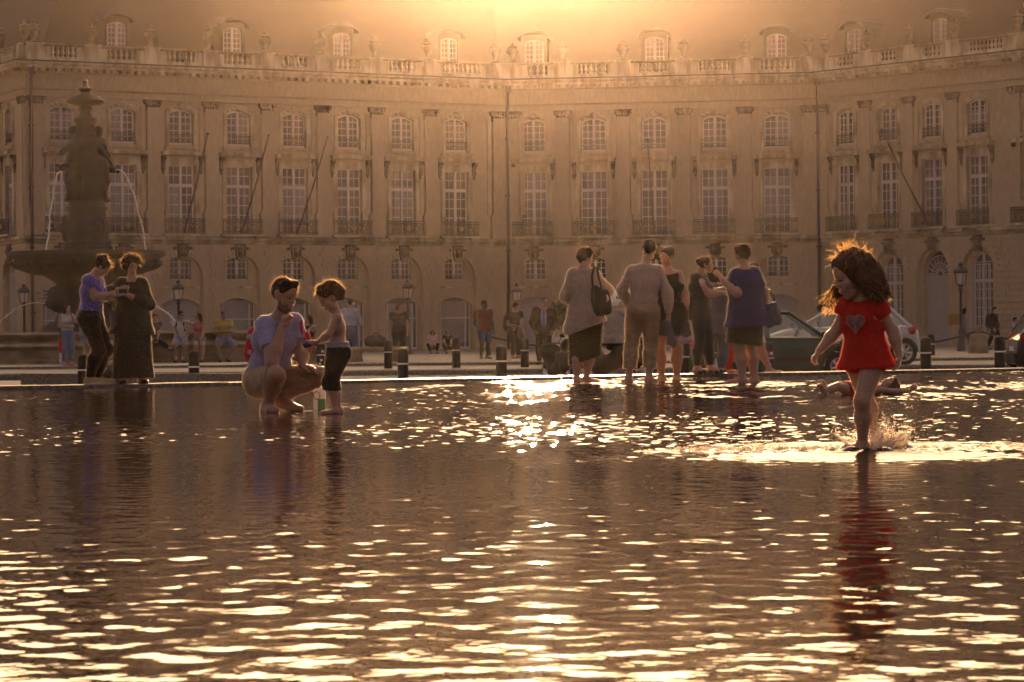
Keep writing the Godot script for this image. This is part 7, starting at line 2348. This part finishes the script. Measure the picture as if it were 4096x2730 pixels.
func people_far() -> void:
	var y9 := plaza_y(90)
	# by the fountain
	var r := simple("woman in a white tank top with a closed umbrella, hand at her mouth", V(-12.04, plaza_y(82.5), -82.5), {"h": 1.68, "kind": "woman", "yaw": 25.0, "face": [55.0, 0.0, 0.0], "wl": V(0.11, 1.42, 0.16), "el": V(0.24, 1.18, 0.12), "wr": V(0.1, 1.06, 0.2), "er": V(-0.2, 1.08, 0.05)},
		["tank_top", "white_cloth", 0.016, 0.0, 0.0], ["jeans", "denim_light", 0.018, 1.85], "shoe_pink", {"style": "long", "len": 0.9, "mat": "hair_dark"})
	var um := thing("umbrella", "closed red and white umbrella hanging from the arm of the woman in white", "umbrella", V(-12.2, 0.5, -82.3))
	line("canopy", [V(0, 0.1, 0), V(0, -0.18, 0), V(0, -0.3, 0)], 0.05, "red_cloth", um)
	line("tip_panel", [V(0, -0.28, 0), V(0, -0.45, 0), V(0, -0.58, 0)], 0.04, "white_cloth", um)
	line("handle", [V(0, 0.1, 0), V(0, 0.3, 0), V(0.02, 0.36, 0)], 0.02, "black_plastic", um)
	r = simple("person in pale shorts with a patterned bag, half hidden by the woman in purple", V(-11.72, plaza_y(84), -84), {"h": 1.6, "kind": "woman", "yaw": 150.0}, ["top", "denim_light", 0.02, 0.6, -0.04], ["shorts", "pale_blue", 0.02, 0.5], "shoe_dark", {"style": "long", "len": 0.9, "mat": "hair_brown"})
	blob("patterned_bag", [cap(V(0.2, 0.95, 0.15), V(0.24, 0.65, 0.15), 0.09, 0.12)], 0.03, 0.05, "floral", r[0])
	blob("dark_bag", [cap(V(0.0, 0.95, 0.16), V(0.04, 0.85, 0.16), 0.1, 0.1)], 0.03, 0.05, "leather_dark", r[0])
	var seat := {"pel": V(0, 0.69, -0.42), "kl": V(0.2, 0.5, 0.02), "kr": V(-0.16, 0.5, 0.02), "al": V(0.12, 0.075, -0.06), "ar": V(-0.1, 0.075, -0.02)}
	var sd := func(o: Dictionary) -> Dictionary:
		var d: Dictionary = seat.duplicate()
		d.merge(o, true)
		return d
	simple("seated person in dark clothes with crossed legs beside the woman in black", V(-10.6, y9, -90.1), sd.call({"h": 1.66, "kind": "woman", "yaw": 25.0, "face": [10.0, 10.0, 0.0], "kl": V(0.22, 0.62, 0.0), "al": V(0.5, 0.42, 0.16), "wl": V(0.12, 0.72, -0.1), "wr": V(-0.1, 0.75, -0.1)}), ["dark_top", "brown_cloth", 0.018, 0.5, -0.06], ["trousers", "black_cloth", 0.018, 1.9], "shoe_dark", {"style": "short", "mat": "hair_dark"}, "people sitting on the fountain wall")
	r = simple("seated man in a white tee with sunglasses and backpack straps", V(-9.9, y9, -90.6), sd.call({"h": 1.78, "yaw": 5.0, "face": [40.0, 0.0, 0.0], "wl": V(0.24, 0.6, -0.05), "wr": V(0.05, 0.62, -0.02), "skin": "skin_tan"}), ["tee_shirt", "white_cloth", 0.02, 0.55, -0.06], ["shorts", "pale_blue", 0.024, 0.85], "shoe_dark", {"style": "quiff", "mat": "hair_dark"}, "people sitting on the fountain wall")
	glasses(r[0], r[1], true)
	for s in [-1.0, 1.0]:
		line("backpack_strap", [r[1].mid + r[1].ax * s * 0.1 + V(0, 0.05, 0.02), r[1].mid + r[1].ax * s * 0.11 + V(0, -0.05, 0.13), r[1].mid + r[1].ax * s * 0.13 + V(0, -0.25, 0.1)], 0.025, "black_plastic", r[0])
		line("sock", [r[1]["al" if s > 0 else "ar"] + V(0, 0.0, 0), r[1]["al" if s > 0 else "ar"] + V(0, 0.12, 0)], 0.055, "white_cloth", r[0])
	r = simple("seated long haired woman in pink with her arm out to the man in white", V(-9.35, y9, -90.7), sd.call({"h": 1.64, "kind": "woman", "yaw": -20.0, "face": [-60.0, 0.0, 0.0], "er": V(-0.25, 1.16, -0.25), "wr": V(-0.42, 1.22, -0.22), "wl": V(0.1, 0.68, -0.05), "kl": V(0.16, 0.5, 0.0), "kr": V(-0.06, 0.5, 0.02)}), ["pink_top", "pink_cloth", 0.014, 0.0, -0.03], ["shorts", "denim", 0.018, 0.4], "shoe_dark", {"style": "long", "len": 1.35, "mat": "hair_brown"}, "people sitting on the fountain wall")
	glasses(r[0], r[1], true)
	simple("seated man in a bright yellow tee with folded arms", V(-8.67, y9, -91.3), sd.call({"h": 1.76, "yaw": 12.0, "wide": 1.15, "face": [38.0, 0.0, 0.0], "kr": V(-0.18, 0.5, 0.0), "kl": V(0.38, 0.48, 0.05), "ar": V(-0.06, 0.075, 0.0), "al": V(0.13, 0.075, -0.02), "er": V(-0.24, 0.88, -0.2), "wr": V(0.12, 0.9, -0.12), "el": V(0.25, 0.9, -0.2), "wl": V(-0.08, 0.92, -0.1), "skin": "skin_tan"}), ["tee_shirt", "yellow_cloth", 0.024, 0.6, -0.06], ["shorts", "denim_light", 0.03, 0.95], "shoe_dark", {"style": "crop", "mat": "hair_grey"}, "people sitting on the fountain wall")
	# around the bench
	r = simple("man in a white shirt and headphones turned away, behind the boy", V(-4.55, plaza_y(86), -86), {"h": 1.8, "yaw": 150.0, "face": [140.0, 14.0, 0.0], "wr": V(0.12, 1.25, -0.2), "er": V(0.28, 1.1, -0.02)}, ["white_shirt", "pale_shirt", 0.024, 1.95, 0.04], ["jeans", "denim", 0.022, 1.95], "shoe_dark", {"style": "crop", "mat": "hair_brown"})
	blob("headphones", [cap(r[1].HT * V(-0.37, 0.0, -0.02), r[1].HT * V(-0.37, 0.0, -0.02), 0.045, 0.045), cap(r[1].HT * V(0.37, 0.0, -0.02), r[1].HT * V(0.37, 0.0, -0.02), 0.045, 0.045)], 0.015, 0.02, "white_plastic", r[0], 0.0)
	simple("long haired woman in a black vest sitting on the stone bench", V(-5.45, -0.2, -81.7), {"h": 1.66, "kind": "woman", "yaw": -50.0, "face": [-65.0, 0.0, 0.0], "pel": V(0, 0.57, -0.1), "kl": V(-0.26, 0.56, 0.2), "al": V(-0.3, 0.07, 0.25), "kr": V(-0.3, 0.56, -0.05), "ar": V(-0.36, 0.07, 0.0), "wl": V(-0.3, 0.66, 0.1), "wr": V(-0.3, 0.7, 0.0)}, ["black_vest", "black_cloth", 0.014, 0.0, -0.03], ["trousers", "black_cloth", 0.016, 1.9], "shoe_dark", {"style": "long", "len": 1.1, "mat": "hair_brown", "wisps": 40})
	r = simple("long haired man in a black tee with white lettering by a lamp post", V(-3.52, plaza_y(95), -95), {"h": 1.78, "yaw": 4.0, "face": [60.0, 0.0, 0.0], "wide": 1.05}, ["tee_shirt", "black_cloth", 0.026, 0.62, -0.05], ["trousers", "black_cloth", 0.024, 1.95], "shoe_dark", {"style": "long", "len": 0.42, "mat": "hair_brown"})
	for k in 2:
		var tx := TextMesh.new()
		tx.text = ["JACK&", "JONES"][k]
		tx.font = SystemFont.new()
		tx.font.font_names = PackedStringArray(["Droid Serif"])
		tx.font.font_weight = 700
		tx.font_size = 14
		tx.pixel_size = 0.0078
		tx.depth = 0.012
		part("lettering", tx, M.print_grey, r[0], Transform3D(Basis(), r[1].mid + V(0.0, -0.1 - k * 0.19, 0.155 - k * 0.006)))
	var small := MB.new()      # the small line between the two words
	for k in 7: small.bx(r[1].mid + V(-0.1 + k * 0.034, -0.195 + 0.004 * (k % 2), 0.155), V(0.018, 0.035 + 0.01 * (k % 3), 0.012))
	part("lettering", small, M.print_grey, r[0])
	# standing men
	simple("man in a brick red tee and shorts with a hand in his pocket", V(-0.85, plaza_y(93), -93), {"h": 1.82, "yaw": 20.0, "face": [62.0, 4.0, 0.0], "skin": "skin_dark", "wr": V(-0.05, 0.88, 0.12), "er": V(-0.28, 1.1, 0.0)}, ["tee_shirt", "brick_cloth", 0.022, 0.6, -0.05], ["shorts", "denim", 0.026, 0.95], "shoe_dark", {"style": "crop", "mat": "hair_dark"})
	r = simple("man in a black tee with a backpack holding a hat", V(0.1, plaza_y(92.5), -92.5), {"h": 1.74, "yaw": 30.0, "face": [75.0, 12.0, 0.0], "wr": V(0.1, 1.0, 0.24), "wl": V(0.2, 1.0, 0.24), "er": V(-0.22, 1.05, 0.05)}, ["tee_shirt", "black_cloth", 0.024, 0.6, -0.04], ["trousers", "brown_cloth", 0.024, 1.9], "shoe_red", {"style": "crop", "mat": "hair_dark"})
	blob("cap_visor", [cap(r[1].HT * V(0, 0.3, 0.02), r[1].HT * V(0, 0.34, 0.0), 0.4 * r[1].hh, 0.36 * r[1].hh), cap(r[1].HT * V(0, 0.25, 0.4), r[1].HT * V(0, 0.24, 0.5), 0.1 * r[1].hh, 0.08 * r[1].hh)], 0.02, 0.03, "black_cloth", r[0], 0.0, [[r[1].HT * V(0, 0.22, 0), V(0, -1, 0), 0.0]])
	var bp := thing("dark_backpack", "dark backpack worn by the man in the black tee", "backpack", V(-0.08, plaza_y(92.5) + 1.12, -92.65))
	blob("bag_body", [cap(V(-0.06, 0.12, 0), V(-0.06, -0.14, 0), 0.12, 0.14)], 0.025, 0.04, "leather_dark", bp)
	var hat := thing("straw_hat", "tan hat held low by the man with the backpack", "hat", V(0.26, plaza_y(92.5) + 0.83, -92.2))
	blob("crown", [cap(V(0, 0.06, 0), V(0, -0.04, 0.0), 0.09, 0.1), cap(V(0.02, -0.1, 0), V(0.02, -0.1, 0.02), 0.13, 0.12, V(0, 0, 1), 0.6)], 0.025, 0.03, "khaki", hat)
	r = simple("man in a dark suit with a blue tie, hands in his pockets", V(0.82, -0.2, -78.5), {"h": 1.75, "yaw": -4.0, "face": [40.0, 0.0, 0.0], "wr": V(-0.2, 0.85, 0.08), "er": V(-0.3, 1.1, -0.04), "wl": V(0.2, 0.85, 0.08), "el": V(0.3, 1.1, -0.04), "al": V(0.1, 0.08, 0.05), "ar": V(-0.12, 0.08, 0.0)}, ["jacket", "suit", 0.034, 1.9, -0.07], ["trousers", "suit", 0.024, 1.97], "shoe_dark", {"style": "crop", "mat": "hair_dark"})
	var J: Dictionary = r[1]
	var sf := MB.new()
	sf.extrude(PackedVector2Array([V2(0, -0.4), V2(0.055, -0.38), V2(0.075, -0.1), V2(0.05, 0.05), V2(-0.05, 0.05), V2(-0.075, -0.1), V2(-0.055, -0.38)]), Transform3D(Basis(Vector3.RIGHT, -0.09), J.mid + V(0.0, -0.02, 0.115)), 0.045)
	part("shirt_front", sf, M.pale_shirt, r[0])
	var tie := MB.new()
	tie.extrude(PackedVector2Array([V2(0, -0.46), V2(0.04, -0.4), V2(0.022, 0.0), V2(0.03, 0.03), V2(-0.03, 0.03), V2(-0.022, 0.0), V2(-0.04, -0.4)]), Transform3D(Basis(Vector3.RIGHT, -0.09), J.mid + V(0.0, -0.02, 0.158)), 0.02)
	part("tie", tie, M.tie_blue, r[0])
	# small figures by the palace
	for e in [["sitting person in a pale patterned top on the step by the shop windows", -3.65, "floral", "hair_dark"], ["sitting person with long hair and dark clothes on the step by the shop windows", -2.95, "black_cloth", "hair_brown"]]:
		simple(e[0], V(e[1], plaza_y(140), -140), {"h": 1.64, "kind": "woman", "yaw": 10.0, "cell": 0.035, "pel": V(0, 0.32, 0), "kl": V(0.24, 0.42, 0.35), "al": V(0.2, 0.07, 0.5), "kr": V(-0.2, 0.42, 0.35), "ar": V(-0.05, 0.07, 0.5), "wl": V(0.15, 0.4, 0.35), "wr": V(-0.1, 0.42, 0.35)}, ["top", e[2], 0.02, 0.6], ["trousers", "black_cloth", 0.02, 1.9], "shoe_dark", {"style": "long", "len": 0.6, "mat": e[3]}, "people sitting by the palace")
	r = simple("man with a dark backpack walking at far right", V(19.8, plaza_y(125), -125), {"h": 1.8, "yaw": 60.0, "cell": 0.03, "face": [70.0, 8.0, 0.0], "ar": V(-0.3, 0.1, 0.0), "al": V(0.25, 0.08, -0.05)}, ["jacket", "black_cloth", 0.03, 1.9], ["trousers", "black_cloth", 0.024, 1.95], "shoe_dark", {"style": "crop", "mat": "hair_dark"})
	blob("backpack", [cap(V(-0.22, 1.35, 0.02), V(-0.24, 1.05, 0.02), 0.14, 0.16)], 0.04, 0.05, "navy_cloth", r[0])
	simple("child in a pale blue tee walking beside the man with the backpack", V(20.6, plaza_y(125), -124.7), {"h": 1.35, "kind": "child", "head_share": 0.165, "yaw": 50.0, "cell": 0.03, "ar": V(-0.15, 0.08, 0.0), "al": V(0.14, 0.07, 0)}, ["tee_shirt", "pale_blue", 0.024, 0.6], ["shorts", "slate_cloth", 0.024, 0.95], "shoe_dark", {"style": "short", "mat": "hair_dark"})
	simple("woman in pale top walking right beside the street lamp at right", V(17.55, plaza_y(118), -118), {"h": 1.68, "kind": "woman", "yaw": 80.0, "cell": 0.03, "ar": V(-0.25, 0.1, 0.0), "al": V(0.3, 0.08, -0.05)}, ["top", "grey_cloth", 0.02, 1.5], ["trousers", "slate_cloth", 0.02, 1.95], "shoe_dark", {"style": "long", "len": 0.7, "mat": "hair_dark"})


# ---------------------------------------------------------------- splash and droplets
func build_water_bits() -> void:
	var at := V(1.9, 0.0, -16.35)
	var sp := thing("water_splash", "bright splash of water thrown up round the girl's feet", "splash", at)
	var b := []
	var drops := MB.new()
	for k in 34:      # crown of ragged sheets and fingers
		var a := rng.randf_range(-0.3, PI + 0.5)
		var right := rng.randf() < 0.68
		var base := V(0.03 + rng.randf_range(-0.02, 0.13), 0.0, rng.randf_range(-0.12, 0.1)) if right else V(-0.04 - rng.randf_range(0.0, 0.07), 0.0, rng.randf_range(-0.05, 0.08))
		var dir := V((1.0 if right else -1.0) * rng.randf_range(0.0, 0.9), rng.randf_range(0.6, 1.2), sin(a) * 0.4).normalized()
		var L := rng.randf_range(0.04, 0.17) * (1.0 if right else 0.8)
		var p := base
		for j in 4:
			var q := p + dir * L * 0.25
			b.append(cap(p, q, lerpf(0.009, 0.002, j / 4.0), lerpf(0.009, 0.002, (j + 1) / 4.0)))
			p = q
			dir = (dir + V(0.1 if right else -0.1, -0.14, rng.randfn() * 0.1)).normalized()
		for j in 9:
			drops.ball(p + V(rng.randfn() * 0.022, rng.randfn() * 0.02 + 0.005, rng.randfn() * 0.02), Vector3.ONE * rng.randf_range(0.0015, 0.0055), 6, 5)
	for k in 12: b.append(cap(V(0.05 + k * 0.012, 0.0, -0.02), V(0.07 + k * 0.014, rng.randf_range(0.03, 0.11), 0.02 + rng.randfn() * 0.03), 0.016, 0.005))
	blob("sheets", b, 0.0045, 0.012, "spray", sp, 0.003)
	for k in 620:
		var a := rng.randf_range(0.0, PI)
		var rr := absf(rng.randfn()) * 0.14 + 0.03
		drops.ball(V(cos(a) * rr * (1.25 if cos(a) > 0 else 0.8) + 0.05, sin(a) * rr * rng.randf_range(0.3, 0.95) + 0.005, rng.randfn() * 0.08), Vector3.ONE * rng.randf_range(0.0009, 0.0034), 5, 4)
	# torn films of water, thin enough for the sun to shine through
	for k in 2600:
		var right := rng.randf() < 0.78
		var a := rng.randf_range(0.1, PI - 0.1)
		var rr := absf(rng.randfn()) * (0.085 if right else 0.05) + 0.012
		var c := V((0.085 if right else -0.05) + cos(a) * rr, sin(a) * rr * rng.randf_range(0.5, 1.35) + 0.004, rng.randfn() * 0.04)
		var u := V(rng.randfn(), rng.randfn(), rng.randfn()).normalized() * rng.randf_range(0.003, 0.0085)
		var w := V(rng.randfn(), rng.randfn(), rng.randfn() * 0.3).normalized() * rng.randf_range(0.002, 0.007)
		drops.flat(c, c + u, c + w)
	var dm := part("droplets", drops, M.spray, sp)
	dm.set_meta("kind", "stuff")
	# beads and crests of broken water along the bow wave to her left and right
	var wave := thing("wave_spray", "line of bright spray beads along the low wave beside the girl", "spray", V(1.87, 0.0, -16.3))
	var beads := MB.new()
	for k in 900:
		var x := rng.randf_range(-1.15, 0.0) if k < 640 else rng.randf_range(0.1, 1.3)
		var peak := exp(-pow((x + 0.55) / 0.4, 2.0)) if x < 0 else exp(-pow((x - 0.3) / 0.35, 2.0)) * 0.5
		var h := absf(rng.randfn()) * 0.03 * peak + 0.003
		beads.ball(V(x, h, -0.12 + 0.012 * x * x + rng.randfn() * 0.09), Vector3.ONE * rng.randf_range(0.0012, 0.0042) * (0.6 + peak * 0.5), 5, 4)
	for k in 150:
		var x := rng.randf_range(-1.0, -0.1) if k < 110 else rng.randf_range(0.1, 0.9)
		var z := -0.12 + 0.012 * x * x + rng.randfn() * 0.04
		var L := rng.randf_range(0.01, 0.05)
		beads.tube([V(x, 0.004, z), V(x + L * 0.5, 0.012 + rng.randf() * 0.012, z), V(x + L, 0.004, z)], 0.004, 0.003, 5)
	for k in 1100:
		var x := rng.randf_range(-1.2, 0.0) if k < 780 else rng.randf_range(0.1, 1.4)
		var peak := exp(-pow((x + 0.5) / 0.4, 2.0)) if x < 0 else exp(-pow((x - 0.3) / 0.4, 2.0)) * 0.6
		var c := V(x, absf(rng.randfn()) * 0.022 * peak + 0.002, -0.12 + 0.012 * x * x + rng.randfn() * 0.07)
		beads.flat(c, c + V(rng.randfn(), rng.randfn(), rng.randfn()) * 0.004, c + V(rng.randfn(), rng.randfn(), rng.randfn()) * 0.004)
	var bm := part("droplets", beads, M.spray, wave)
	bm.set_meta("kind", "stuff")
